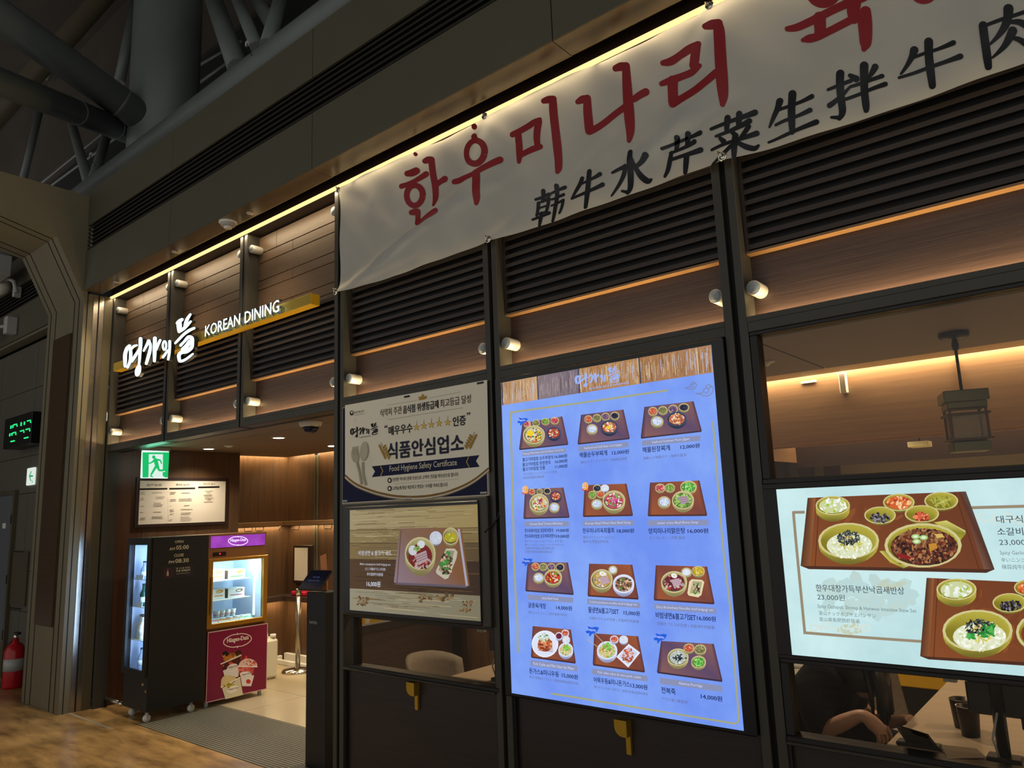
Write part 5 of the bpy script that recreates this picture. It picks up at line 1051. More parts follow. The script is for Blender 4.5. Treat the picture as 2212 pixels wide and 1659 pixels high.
# ---------------- black upright drinks fridge
fx0, fx1, fy0, fy1, fz0, fz1 = -6.90, -6.46, 2.975, 3.47, .085, 1.49
fr_ = thing('drinks_fridge', 'slim black upright drinks fridge with lit glass door', 'fridge', (-6.68, 3.22, 0))
m = MB(); t = .028
m.box(fx0, fx0+t, fy0, fy1, fz0, fz1); m.box(fx1-t, fx1, fy0, fy1, fz0, fz1); m.box(fx0+t, fx1-t, fy1-t, fy1, fz0, fz1); m.box(fx0+t, fx1-t, fy0, fy1-t, fz1-.05, fz1); m.box(fx0+t, fx1-t, fy0, fy1-t, fz0, fz0+.30)
m.build('cabinet', 'black_satin', fr_)
m = MB(); ix0, ix1, iy1, iz0, iz1 = fx0+t+.001, fx1-t-.001, fy1-t-.002, fz0+.302, fz1-.052
m.box(ix0, ix0+.006, fy0+.03, iy1, iz0, iz1); m.box(ix1-.006, ix1, fy0+.03, iy1, iz0, iz1); m.box(ix0, ix1, iy1-.006, iy1, iz0, iz1); m.box(ix0, ix1, fy0+.03, iy1, iz1-.006, iz1); m.box(ix0, ix1, fy0+.03, iy1, iz0, iz0+.006)
m.build('liner', 'fridge_inner', fr_)
dr = MB()
for q in ((fx0+.004, fx0+.05, .36, 1.485), (fx1-.05, fx1-.004, .36, 1.485), (fx0+.05, fx1-.05, .36, .41), (fx0+.05, fx1-.05, 1.43, 1.485)): dr.box(q[0], q[1], fy0-.028, fy0-.002, q[2], q[3], .003)
dr = dr.build('door', 'black_plastic', fr_)
MB().box(fx0+.05, fx1-.05, fy0-.018, fy0-.012, .41, 1.43).build('glass', 'clear_glass', dr)
MB().box(fx1-.03, fx1-.008, fy0-.034, fy0-.028, .30, .318).build('latch', 'chrome', dr)
MB().box(fx1-.03, fx1-.008, fy0-.006, fy0, .24, .258).build('hinge', 'chrome', dr)
box('led_bar', 'fridge_led', ix1-.020, ix1-.008, fy0+.035, fy0+.045, iz0+.02, iz1-.02, fr_)
area('inner_light', (fx1-.07, fy0+.06, .93), .95, .03, 4.5, (.55, .72, 1), (0, math.radians(90), 0), fr_)
area('inner_light', ((fx0+fx1)/2, 3.2, iz1-.02), .3, .3, .55, (.62, .78, 1), (0, 0, 0), fr_)
SH = [onY(300, 1248, 3.08).z, onY(300, 1306, 3.08).z, onY(300, 1376, 3.08).z]
for z in SH: box('shelf', 'shelf_white', ix0+.008, ix1-.008, fy0+.022, iy1-.01, z-.006, z, fr_)
for x, y in ((fx0+.06, fy0+.06), (fx1-.05, fy0+.03), (fx1-.05, fy1-.09), (fx0+.06, fy1-.09)):
    c = MB().lathe([(.030, -.011), (.030, .011)], (x, y, .030), 16, 'X').build('caster', 'white_plastic', fr_)
    MB().box(x-.016, x+.016, y-.006, y+.006, .03, .086).build('fork', 'grey_plastic', c)
FT = Fr(330, 1150, 440, 1270, 1521)
pm('text_cream', '#b8ad8e', .5); pm('sticker_dark', '#221d1f', .45)
for s_, xl, yl, xr, yr, h, bd in [('OPEN', 660, 325, 910, 305, 75, .02), ('AM', 490, 540, 650, 528, 80, .02), ('05:00', 690, 518, 1065, 494, 122, .02), ('CLOSE', 635, 735, 915, 712, 85, .02), ('PM', 475, 935, 630, 924, 80, .02), ('08:30', 670, 915, 1065, 890, 122, .02), ('만 19세 미만', 690, 1102, 1105, 1076, 50, .01), ('주류 판매금지', 690, 1180, 1105, 1155, 58, .03), ('청소년에게 주류를 판매하지 않습니다', 695, 1250, 1100, 1222, 26, 0)]:
    text_x(s_, FT, xl, yl, xr, yr, h, fx1, 'text_cream', fr_, bd, .003)
a = Art(FT, put_x(fx1), .0008)
a.poly([(255, 1035), (1215, 965), (1215, 1325), (265, 1418)], '#231f22'); a.ring(465, 1205, 122, 135, 16, '#6a2028'); a.poly([(415, 1300), (415, 1200), (440, 1160), (442, 1110), (462, 1110), (464, 1160), (478, 1200), (478, 1295)], '#9a8f78')
a.build('age_sticker', 'print_plate', fr_)
# bottles in the fridge
def bottle(x, y, z, h, r, mat, lab, cap='cap_dark'):
    t = thing('bottle', lab, 'bottle', (x, y, z), 'bottles in the drinks fridge')
    MB().lathe([(r*.9, 0), (r, h*.04), (r, h*.55), (r*.45, h*.75), (r*.4, h*.92), (r*.4, h*.93)], (x, y, z), 16).build('glass_body', mat, t)
    MB().lathe([(r*.46, h*.92), (r*.46, h)], (x, y, z), 12).build('cap', cap, t)
    MB().lathe([(r*1.02, h*.18), (r*1.02, h*.42)], (x, y, z), 16).build('label_band', 'carton_white', t)
bottle(-6.735, 3.035, SH[0]+.001, .15, .030, 'bottle_clear', 'short clear bottle on the top shelf of the fridge')
bottle(-6.73, 3.035, SH[1]+.001, .19, .030, 'bottle_green', 'green bottle on the second shelf of the fridge')
bottle(-6.80, 3.06, SH[2]+.001, .20, .036, 'bottle_milk', 'left cream bottle on the third shelf of the fridge')
bottle(-6.72, 3.04, SH[2]+.001, .20, .036, 'bottle_milk', 'right cream bottle on the third shelf of the fridge')
bottle(-6.72, 3.04, iz0+.007, .17, .032, 'bottle_clear', 'clear bottle standing on the fridge floor')
for k, z in enumerate(SH[:2]):
    q = thing('price_card', 'small white price card on the %s shelf of the drinks fridge' % ['top', 'second'][k], 'price card', (-6.62, 3.05, z))
    MB().prism([(2.999, z+.001), (3.003, z+.001), (3.009, z+.034), (3.005, z+.034)], 'X', -6.82, -6.68).build('card', 'carton_white', q)
# chrome tube low beside the fridge
p, q = Vector((-7.37, 3.0, .075)), Vector((-6.96, 3.0, .075))
tb = thing('floor_bar', 'short chrome bar low beside the black fridge', 'bar', (q.x, 3.02, 0))
MB().tube([(p.x, 3.03, p.z), (q.x-.1, 3.02, p.z)], .016, 12).build('rod', 'steel_brush', tb)
MB().lathe([(.02, 0), (.022, .012), (.02, .03), (.022, .045), (.018, .06)], (q.x-.11, 3.02, p.z), 14, 'X').build('collar', 'chrome', tb)
MB().box(p.x-.01, p.x+.01, 3.02, 3.04, 0, p.z).build('stand', 'frame_metal_dark', tb)
# ---------------- ice cream freezer
gx, gy0, gy1 = -6.50, 3.485, 4.075
ic = thing('ice_cream_freezer', 'gold framed ice cream freezer with maroon lower panel and purple sign', 'freezer', (-6.78, 3.78, 0))
m = MB(); bk = -7.06
m.box(bk, gx, gy0, gy0+.03, .07, 1.49); m.box(bk, gx, gy1-.03, gy1, .07, 1.49); m.box(bk, bk+.03, gy0+.03, gy1-.03, .07, 1.49); m.box(bk+.03, gx, gy0+.03, gy1-.03, 1.275, 1.49); m.box(bk+.03, gx-.02, gy0+.03, gy1-.03, .07, .66)
m.build('cabinet', 'freezer_brown', ic)
m = MB(); m.box(bk+.032, gx-.02, gy0+.031, gy0+.036, .661, 1.272); m.box(bk+.032, gx-.02, gy1-.036, gy1-.031, .661, 1.272); m.box(bk+.032, bk+.038, gy0+.036, gy1-.036, .661, 1.272); m.box(bk+.032, gx-.02, gy0+.036, gy1-.036, .661, .667); m.box(bk+.032, gx-.02, gy0+.036, gy1-.036, 1.266, 1.272)
m.build('liner', 'fridge_inner', ic)
FI = Fr(430, 1140, 590, 1540, 664); FZ = Fr(440, 1195, 590, 1370, 1422); FP = Fr(440, 1340, 590, 1540, 1244)
X_ = lambda fr, x, y, X: onX(*fr(x, y), X)
dr = MB()
wy0, wy1, wz0, wz1 = X_(FZ, 150, 800, gx).y, X_(FZ, 1188, 700, gx).y, X_(FZ, 130, 1450, gx).z, X_(FZ, 160, 185, gx).z
for q in ((gy0-.006, wy0, .667, 1.274), (wy1, gy1+.004, .667, 1.274), (wy0, wy1, .667, wz0), (wy0, wy1, wz1, 1.274)): dr.box(gx, gx+.03, q[0], q[1], q[2], q[3], .003)
dr = dr.build('door', 'freezer_gold', ic)
MB().box(gx+.010, gx+.016, wy0, wy1, wz0, wz1).build('glass', 'clear_glass', dr)
MB().box(gx+.03, gx+.05, gy0+.02, gy0+.035, .80, 1.12, .004).build('handle', 'freezer_gold', dr)
box('sign_panel', 'purple_sign', gx, gx+.006, X_(FI, 105, 130, gx).y, X_(FI, 588, 100, gx).y, X_(FI, 350, 168, gx).z, X_(FI, 350, 66, gx).z, ic)
box('control_strip', 'black_plastic', gx, gx+.006, X_(FI, 125, 240, gx).y, X_(FI, 240, 240, gx).y, 1.297, 1.330, ic)
MB().lathe([(.007, 0), (.007, .003)], (gx+.006, X_(FI, 183, 240, gx).y, 1.314), 12, 'X').build('indicator', 'led_red', ic)
box('led_bar', 'freezer_led', gx-.05, gx-.038, wy1-.060, wy1-.045, wz0+.02, wz1-.01, ic)
area('inner_light', (gx-.07, wy1-.06, .98), .03, .5, 1.6, (.78, 1, .97), (math.radians(-90), 0, math.radians(-25)), ic)
area('inner_light', (gx-.025, 3.76, 1.25), .03, .45, 3.6, (.78, 1, .97), (0, math.radians(52), 0), ic)
SZ = [X_(FZ, 500, 545, gx-.06).z, X_(FZ, 500, 935, gx-.06).z]
for z in SZ: box('shelf', 'shelf_white', bk+.04, gx-.055, gy0+.04, wy1-.08, z-.008, z, ic)
lp = MB().box(gx, gx+.02, 3.500, 4.092, .050, .640, .002).build('lower_panel', 'maroon', ic)
e = MB()
for q in ((3.500, 4.092, .634, .641), (3.500, 4.092, .049, .055), (3.499, 3.504, .05, .64), (4.087, 4.093, .05, .64)): e.box(gx+.018, gx+.022, *q)
e.build('panel_edge', 'pink_edge', lp)
for y in (3.53, 4.05): MB().lathe([(.018, 0), (.014, .075)], (gx-.03, y, 0), 12).build('foot', 'grey_plastic', ic)
for y in (3.53, 4.05): MB().lathe([(.018, 0), (.014, .075)], (bk+.05, y, 0), 12).build('foot', 'grey_plastic', ic)
# emblem oval + lettering
def oval(fr, cx, cy, rx, ry, X, mat, parent, wd, name='emblem', lift=.0015, tilt=0.0):
    pts = []
    for k in range(49):
        t = 2*math.pi*k/48; x = cx+rx*math.cos(t)*(1+.06*math.cos(2*t)); y = cy+ry*math.sin(t)*(1-.10*math.exp(-((math.cos(t))/.22)**2))+tilt*(x-cx); pts.append((x, y, wd))
    m = MB()
    for p in ribbon_polys(pts, 1, False): m.add([onX(*fr(x, y), X+lift) for x, y in p], [tuple(range(len(p)))])
    for s_ in (-1, 1):
        m.add([onX(*fr(x, y), X+lift) for x, y in ((cx-wd*1.2, cy+s_*ry*.9), (cx+wd*1.2, cy+s_*ry*.9), (cx, cy+s_*ry*1.18))], [(0, 1, 2)])
    return m.build(name, mat, parent)
oval(FI, 350, 118, 82, 40, gx+.006, 'purple_white', ic, 7)
text_x('Häagen-Dazs', FI, 280, 134, 420, 126, 34, gx+.006, 'purple_white', ic, .03)
pm('emblem_cream', '#e6cfc0', .5)
oval(FP, 605, 360, 236, 120, gx+.02, 'emblem_cream', lp, 14, tilt=-.14)
text_x('Häagen-Dazs', FP, 418, 418, 800, 368, 100, gx+.02, 'emblem_cream', ic, .035)
# ice cream cups printed on the lower panel
a = Art(FP, put_x(gx+.02), .0012, .0001)
a.scatter(500, 660, 150, 60, 60, ['#b8762c', '#a0601e', '#c88a40', '#8a5018'], 40, 1); a.scatter(620, 590, 40, 40, 20, ['#3a2014', '#2a1810'], 24, 2); a.scatter(400, 600, 50, 30, 16, ['#241c1c', '#1a1414'], 24, 3)
a.poly([(320, 790), (665, 640), (655, 760), (620, 1000), (380, 1050), (345, 900)], '#4a1c1c'); a.line([(305, 785), (675, 622)], '#e6d8c4', 22, 1); a.poly([(345, 900), (640, 800), (620, 1010), (385, 1050)], '#dfd6cc'); a.ell(485, 770, 40, 28, '#c84a2c'); a.ell(350, 815, 16, 18, '#c84a2c')
a.ell(515, 850, 105, 68, '#efe6dc', -.4); a.ell(515, 850, 92, 56, '#e4d8cc', -.4)
a.poly([(690, 740), (765, 625), (795, 720)], '#d84a2c'); a.poly([(625, 825)]+[(795-170*math.cos(t), 825-140*math.sin(t)) for t in [math.pi*k/10 for k in range(1, 10)]]+[(962, 830)], '#e0bfae'); a.scatter(820, 770, 120, 55, 24, ['#c85a50', '#e8cfc0', '#b8443c'], 20, 4); a.line([(625, 826), (962, 832)], '#efe4da', 20, 1)
a.poly([(615, 840), (900, 845), (890, 950), (640, 985)], '#c8504a'); a.scatter(750, 885, 120, 45, 40, ['#e08078', '#b83a38', '#d8665c'], 26, 5); a.poly([(655, 975), (905, 985), (850, 1180), (690, 1180)], '#e6dcd4'); a.ell(755, 965, 105, 48, '#f0e8e0'); a.ell(800, 1095, 42, 40, '#c8382c')
a.poly([(305, 1200)]+[(480-175*math.cos(t), 1190-200*math.sin(t)-.4*(-175*math.cos(t))*-1*.9) for t in [math.pi*k/10 for k in range(1, 10)]]+[(655, 1030)], '#d8c088'); a.line([(305, 1205), (655, 1022)], '#f0e6d0', 22, 1); a.poly([(330, 1215), (655, 1050), (705, 1335), (390, 1415)], '#d9cfae'); a.scatter(480, 1170, 120, 40, 34, ['#b8a040', '#e0d080', '#988028'], 24, 6); a.ell(520, 1235, 108, 56, '#f2ecdc', -.45)
a.build('cup_picture', 'print_plate', ic)
pm('emblem_wine', '#5a1a3c', .5)
for s_, xl, yl, xr, yr in (('Häagen-Dazs', 425, 890, 605, 805), ('Häagen-Dazs', 672, 978, 840, 975), ('Häagen-Dazs', 435, 1290, 610, 1190)): text_x(s_, FP, xl, yl, xr, yr, 34, gx+.02, 'emblem_wine', ic, .02, .010)
# cartons, tubs and price cards inside the freezer
gI = 'ice cream cartons in the freezer'
CART = [(165, 288, 438, 575, '#c8a860', 'carton with a filled waffle picture, left on the top freezer shelf', 0), (505, 248, 850, 500, '#5fa050', 'carton with a green stripe, right on the top freezer shelf', 0), (175, 680, 440, 965, '#d89040', 'carton with an orange stripe, left on the middle freezer shelf', 1), (500, 640, 838, 905, '#c06a80', 'carton with a dark choc ice picture, right on the middle freezer shelf', 1)]
for xa, ya, xb, yb, c, lab, s_ in CART:
    A, B = X_(FZ, xa, yb, gx-.10), X_(FZ, xb, ya, gx-.10); z0 = SZ[s_]+.0005; hgt = abs(B.z-A.z)*.86
    t = thing('ice_cream_carton', 'white '+lab, 'carton', ((A.x+A.x)/2, (A.y+B.y)/2, z0), gI)
    box('box', 'carton_white', gx-.24, gx-.10, A.y, B.y, z0, z0+hgt, t, .002)
    box('flap_side', 'carton_brown', gx-.235, gx-.105, A.y-.002, A.y, z0+.005, z0+hgt-.005, t)
    a = Art(FZ, lambda x, y, h, z0=z0, hgt=hgt: (gx-.10+h, onX(x, y, gx-.10).y, z0+hgt*max(0, min(1, (onX(x, y, gx-.10).z-A.z)/(B.z-A.z)))), .001)
    cx, cy = xa+(xb-xa)*(.55 if s_ == 0 and xa < 300 else .68 if xa > 300 else .57), ya+(yb-ya)*.28
    dark = xa > 300 and s_ == 1
    a.ell(cx, cy, 75, 38, '#5a3a34' if dark else '#b88848', -.25); a.ell(cx-10, cy+4, 50, 22, '#e8dcc8' if dark else ('#8ac048' if xa > 300 else '#e0c070'), -.25); a.line([(xa+40, cy+115), (xb-45, cy+95)], c, 24, 1)
    a.build('picture', 'print_plate', t)
tub0 = None
TUBS = [(165, 1270, 'front'), (252, 1265, 'front'), (382, 1240, 'front'), (525, 1225, 'front'), (665, 1200, 'front'), (800, 1185, 'front'), (932, 1160, 'front'), (265, 1120, 'upper'), (372, 1118, 'upper'), (480, 1085, 'upper'), (590, 1070, 'upper')]
for k, (x, y, row) in enumerate(TUBS):
    pX = gx-.14 if row == 'front' else gx-.19
    pos = X_(FZ, x, y, pX); z = .668 if row == 'front' else .668+.062
    n_ = [q for q in TUBS if q[2] == row].index((x, y, row))
    lab = 'white paper ice cream tub, %s from the left in the %s row of the freezer' % (['first', 'second', 'third', 'fourth', 'fifth', 'sixth', 'seventh'][n_], row)
    loc = (pX, pos.y, z)
    if tub0 is None:
        tub0 = thing('ice_cream_tub', lab, 'ice cream tub', loc, 'ice cream tubs in the freezer')
        MB().lathe([(.024, 0), (.030, .052), (.030, .053)], loc, 18).build('cup', 'carton_white', tub0); MB().lathe([(.0315, .052), (.0315, .060), (.028, .0615)], loc, 18).build('lid', 'carton_white', tub0); MB().lathe([(.0275, .018), (.0296, .036)], loc, 18).build('band', 'pink_edge', tub0)
    else: dup(tub0, loc, lab)
for k, (xa, xb, y0, y1, c) in enumerate([(130, 320, 1290, 1440, '#d8a0b0'), (330, 560, 1262, 1390, '#d8a060'), (566, 750, 1222, 1345, '#e0c8b0'), (755, 860, 1205, 1300, '#c0d0a8'), (865, 1030, 1165, 1310, '#60b890')]):
    A, B = X_(FZ, xa, y1, gx-.045), X_(FZ, xb, y0, gx-.045)
    t = thing('price_card', 'white price card, %s from the left along the freezer floor' % ['first', 'second', 'third', 'fourth', 'fifth'][k], 'price card', (gx-.05, A.y, .668), 'price cards in the freezer')
    MB().add([(gx-.05, A.y, .668), (gx-.05, B.y, .668), (gx-.075, B.y, .725), (gx-.075, A.y, .725), (gx-.08, A.y, .668), (gx-.08, B.y, .668)], [(0, 1, 2, 3), (3, 2, 5, 4), (0, 3, 4), (1, 5, 2)]).build('card', 'carton_white', t)
    m = MB(); m.c = []; m.add([(gx-.0685, A.y, .712), (gx-.0685, B.y, .712), (gx-.0740, B.y, .7245), (gx-.0740, A.y, .7245)], [(0, 1, 2, 3)]); m.c.append(lin(c)); m.build('stripe', 'print_plate', t)
# ---------------- notice board on the side wall
F8 = Fr(230, 940, 730, 1300, 2212)
nb = thing('notice_board', 'framed white notice board with three columns of small print', 'notice board', (-7.39, 3.7, 1.59))
MB().box(-7.40, -7.378, 3.215, 4.165, 1.575, 2.055, .003).build('frame', 'paper_frame', nb)
box('sheet', 'paper', -7.379, -7.3765, 3.245, 4.13, 1.604, 2.022, nb)
a = Art(F8, put_x(-7.3765), .0006)
for xa, xb, y in ((318, 582, 516), (600, 848, 512), (876, 1080, 499)): a.poly([(xa, y-8), (xb, y-12), (xb, y+4), (xa, y+9)], '#1a1816')
a.line([(586, 590), (590, 835)], '#a8a092', 2, 1)
rr = random.Random(3)
for x, y, n_, wd in [(320, 550, 2, 50), (430, 552, 1, 125), (470, 592, 2, 90), (320, 605, 2, 40), (445, 652, 3, 95), (320, 680, 1, 50), (440, 735, 1, 90), (320, 738, 1, 35), (430, 780, 2, 115), (318, 792, 2, 55), (605, 548, 2, 60), (715, 552, 1, 100), (605, 615, 2, 70), (690, 610, 2, 140), (735, 672, 1, 60), (605, 676, 1, 14), (705, 708, 1, 118), (600, 712, 2, 48), (708, 740, 2, 110), (600, 752, 1, 50), (705, 782, 3, 108), (600, 806, 1, 40), (940, 535, 1, 80), (955, 552, 1, 50), (925, 570, 1, 105), (932, 585, 1, 90), (938, 602, 1, 85), (960, 615, 1, 40), (928, 634, 1, 108)]:
    for k in range(n_): a.line([(x+rr.random()*6, y+k*14), (x+wd*(.8+.2*rr.random()), y+k*14-2)], '#9a9184', 5, 1)
a.build('small_print', 'print_plate', nb)['kind'] = 'stuff'
for s_, xl, yl, xr, yr in (('원산지 표시판', 385, 490, 525, 485), ('원산지 표시판', 665, 486, 795, 482), ('원산지 표시', 925, 478, 1035, 474)): text_x(s_, F8, xl, yl, xr, yr, 22, -7.3765, 'ink_grey', nb, .01)
# ---------------- exit sign above
XE = -7.10
ex = thing('exit_sign', 'square green and white running man exit sign under the entrance ceiling', 'exit sign', (XE, 3.25, 2.02))
E0, E1 = onX(*F8(335, 410), XE), onX(*F8(600, 155), XE)
MB().box(XE-.03, XE, E0.y, E1.y, E0.z, E1.z, .004).build('case', 'exit_white', ex)
MB().box(XE-.035, XE+.004, E0.y-.01, E1.y+.01, E1.z+.002, 2.329, .003).build('mount', 'grey_plastic', ex)
a = Art(F8, put_x(XE), .001, .0002)
GR, WH = '#17c26c', '#e2f7ec'
a.poly([(344, 164), (600, 164), (588, 405), (344, 405)], GR); a.poly([(405, 182), (540, 182), (538, 330), (560, 330), (560, 352), (538, 352), (536, 385), (560, 405), (398, 405), (402, 380)], WH)
a.ell(452, 210, 16, 17, GR); a.line([(470, 240, 40), (478, 275, 38), (490, 305, 30)], GR, None, 5, True); a.line([(462, 235, 20), (430, 262, 14), (404, 268, 12)], GR, None, 4, True); a.line([(485, 236, 18), (512, 240, 15), (526, 270, 12)], GR, None, 4, True); a.line([(480, 290, 26), (455, 330, 22), (430, 372, 18)], GR, None, 4, True); a.line([(490, 300, 26), (505, 335, 20), (545, 335, 18), (560, 335, 14)], GR, None, 4, True); a.poly([(410, 382), (425, 380), (450, 402), (430, 402)], GR)
a.build('pictogram', 'print_lit', ex)
area('sign_spill', (XE+.03, 3.25, 2.16), .2, .2, .5, (.2, 1, .55), (0, math.radians(-90), 0), ex)
# ---------------- ceiling fittings
for k, (px, py) in enumerate(((451, 969), (602, 945))):
    p = onZ(px, py, 2.33); d = thing('downlight', '%s lit round downlight in the brown entrance ceiling' % ['left', 'right'][k], 'downlight', (p.x, p.y, 2.326), 'entrance downlights')
    MB().lathe([(.062, .004), (.062, 0), (.05, -.002)], (p.x, p.y, 2.326), 24).build('trim_ring', 'white_plastic', d); MB().lathe([(.048, -.0025), (.048, -.0015)], (p.x, p.y, 2.326), 24).build('lens', 'downlight_on', d)
    spot('beam', (p.x, p.y, 2.31), 56, (1, .87, .68), 135, .9, (0, 0, 0), .05, d)
p = onZ(494, 963, 2.33); d = thing('sprinkler', 'small white ceiling sprinkler cover between the entrance downlights', 'sprinkler', (p.x, p.y, 2.32))
MB().lathe([(.042, .01), (.042, .004), (.03, 0), (.012, -.006)], (p.x, p.y, 2.32), 20).build('cover', 'white_plastic', d)
p = onZ(671, 910, 2.33); d = thing('dome_camera', 'white dome security camera under the entrance ceiling', 'security camera', (p.x, p.y, 2.25))
MB().lathe([(.085, 0), (.088, -.012), (.080, -.036), (.062, -.040)], (p.x, p.y, 2.33), 28).build('base', 'white_plastic', d); MB().lathe([(.060, -.040), (.057, -.062), (.042, -.082), (.015, -.092)], (p.x, p.y, 2.33), 28).build('dome', 'tablet_screen', d); MB().lathe([(.066, -.036), (.066, -.044), (.060, -.045)], (p.x, p.y, 2.33), 28).build('bezel', 'chrome', d)
for k, (x, y) in enumerate(((-5.2, 4.4), (-6.3, 4.7))):
    d = thing('downlight', 'recessed downlight deeper in the entrance ceiling, %s' % ['right one', 'left one'][k], 'downlight', (x, y, 2.326), 'inner downlights')
    MB().lathe([(.05, 0), (.05, .003)], (x, y, 2.326), 20).build('lens', 'downlight_on', d); spot('beam', (x, y, 2.31), 72, (1, .87, .68), 135, .9, (0, 0, 0), .05, d)
# ---------------- shelves on the back walls, hooks, lights
sh = thing('wall_shelf', 'wooden wall shelf with warm light beneath along the entrance back walls', 'shelf', (-7.2, 5.0, 1.53))
box('board', 'louvre_trim', -7.795, -4.6, 5.02, 5.178, 1.530, 1.580, sh, .003); box('board', 'louvre_trim', -7.798, -7.66, 4.36, 5.018, 1.530, 1.580, sh, .003)
area('under_light', (-6.6, 5.14, 1.525), 2.2, .03, 7, WARM, (0, 0, 0), sh); area('under_light', (-7.77, 4.72, 1.525), .03, .7, 2.6, WARM, (0, 0, 0), sh)
for k, xa in enumerate((528, 552, 588, 629, 700)):
    y0 = 1142; p0 = onY(xa, y0, 5.05) if k > 1 else onX(xa, y0, -7.70); p1 = onY(xa+17, y0-1, 5.05) if k > 1 else onX(xa+17, y0, -7.70)
    h = thing('rail_hook', 'thin black hook rail hanging under the wall shelf, %s from the left' % ['first', 'second', 'third', 'fourth', 'fifth'][k], 'hook', (p0.x, p0.y, 1.5), 'hook rails under the shelf')
    dv = (p1-p0)*.12
    MB().tube([(p0.x, p0.y, 1.53), (p0.x, p0.y, 1.50), (p0.x+dv.x, p0.y+dv.y, 1.482), (p1.x-dv.x, p1.y-dv.y, 1.482), (p1.x, p1.y, 1.50), (p1.x, p1.y, 1.53)], .004, 6).build('rod', 'black_plastic', h)
ld = thing('wall_ledge', 'dark wooden ledge at waist height on the niche wall', 'ledge', (-7.6, 4.8, .70))
box('board', 'walnut', -7.798, -7.60, 4.36, 5.178, .690, .748, ld, .003); box('board', 'walnut', -7.60, -7.10, 5.0, 5.178, .690, .748, ld, .003)
area('under_light', (-7.74, 4.75, .685), .03, .7, 3, WARM, (0, 0, 0), ld); area('under_light', (-7.3, 5.12, .685), .5, .03, 2, WARM, (0, 0, 0), ld)
po = thing('red_pouch', 'bright red pouch lying on the waist high ledge', 'pouch', (-7.35, 5.06, .748))
MB().box(-7.50, -7.24, 5.02, 5.12, .749, .80, .012).build('pouch_body', 'crimson_pouch', po)
pq = thing('wall_plaque', 'blank white framed plaque on the entrance back wall', 'plaque', (-7.47, 5.17, .89))
MB().box(-7.635, -7.27, 5.14, 5.178, .875, 1.30, .003).build('frame', 'paper_frame', pq); box('sheet', 'paper', -7.605, -7.35, 5.1385, 5.14, .905, 1.272, pq)
# ---------------- barrier post, container, kiosk, counter
st = thing('barrier_post', 'polished steel queue barrier post on a round base', 'barrier post', (-7.11, 4.86, 0))
ztop = onY(638, 1272, 4.86).z
MB().lathe([(.17, 0), (.17, .012), (.15, .032), (.04, .045)], (-7.11, 4.86, 0), 36).build('base', 'chrome', st); MB().tube([(-7.11, 4.86, .04), (-7.11, 4.86, ztop-.03)], .026, 18).build('pole', 'steel_brush', st); MB().lathe([(.034, -.06), (.034, 0), (.03, .006)], (-7.11, 4.86, ztop), 20).build('head', 'chrome', st)
jc = thing('jerry_can', 'white plastic jerry can standing behind the ice cream freezer', 'container', (-7.12, 4.50, 0))
MB().box(-7.24, -7.03, 4.40, 4.58, 0, .40, .03).build('tank', 'can_white', jc); MB().lathe([(.03, 0), (.03, .035)], (-7.07, 4.53, .40), 14).build('cap', 'white_plastic', jc); MB().tube([(-7.21, 4.49, .40), (-7.20, 4.49, .44), (-7.12, 4.49, .44), (-7.11, 4.49, .40)], .012, 8).build('handle', 'can_white', jc)
ks = thing('kiosk', 'slim black waiting-list kiosk pillar with tilted tablet', 'kiosk', (-4.3, 3.06, 0))
kx0, kx1, ky, kz = -4.362, -4.150, 3.045, 1.118
MB().box(kx0, kx1, ky, ky+.13, .03, kz, .004).build('pillar', 'black_satin', ks); MB().box(kx0-.05, kx1+.05, ky-.08, ky+.28, 0, .03, .004).build('foot_plate', 'black_satin', ks)
FK = Fr(580, 1100, 740, 1500, 664)
T0, T1, T2, T3 = onY(*FK(262, 712), ky-.03), onY(*FK(452, 722), ky-.03), onY(*FK(566, 548), ky+.09), onY(*FK(380, 545), ky+.09)
nrm = (T1-T0).cross(T3-T0).normalized()*-.014
m = MB(); m.add([T0, T1, T2, T3, T0+nrm, T1+nrm, T2+nrm, T3+nrm], [(0, 1, 2, 3), (7, 6, 5, 4), (0, 4, 5, 1), (1, 5, 6, 2), (2, 6, 7, 3), (3, 7, 4, 0)]); tbm = m.build('tablet', 'frame_metal_dark', ks)
up_ = (T1-T0).cross(T3-T0).normalized()*.0012
L = lambda u, v: T0+(T1-T0)*u+(T3-T0)*v+up_
MB().add([L(.03, .03), L(.97, .03), L(.97, .97), L(.03, .97)], [(0, 1, 2, 3)]).build('screen', 'tablet_screen', tbm)
emis('kiosk_text', '#5a6a9a', .5)
text('대기 등록', 'kiosk_text', ks, lambda u, v: L(.36+.3*u, .58+.07*v)+up_, .01); text('화면을 터치해 주세요', 'kiosk_text', ks, lambda u, v: L(.22+.55*u, .40+.07*v)+up_, 0)
text('WAITING', 'grey_plastic', ks, lambda u, v: (kx0+.035+.085*u, ky-.002, .915+.018*v), .02)
cn = thing('counter', 'pebbled beige counter end behind the kiosk', 'counter', (-6.0, 4.95, 0))
box('body', 'textured_beige', -6.36, -5.2, 4.80, 5.14, 0, 1.02, cn, .004); box('top', 'walnut_dark', -6.39, -5.17, 4.77, 5.16, 1.02, 1.05, cn, .004)
mo = thing('poster_frame', 'black poster frame standing on the beige counter', 'poster frame', (-6.1, 4.9, 1.05))
MB().box(-6.37, -5.8, 4.86, 4.89, 1.051, 1.48, .004).build('frame', 'black_plastic', mo); box('sheet', 'beige_wall', -6.33, -5.84, 4.858, 4.86, 1.09, 1.44, mo)
lf = thing('leaflet', 'orange printed leaflet standing behind the kiosk tablet', 'leaflet', (-4.4, 3.10, 1.12))
A, B, C_, D_ = [onY(*FK(x, y), 3.155) for x, y in ((470, 545), (523, 545), (512, 398), (462, 420))]
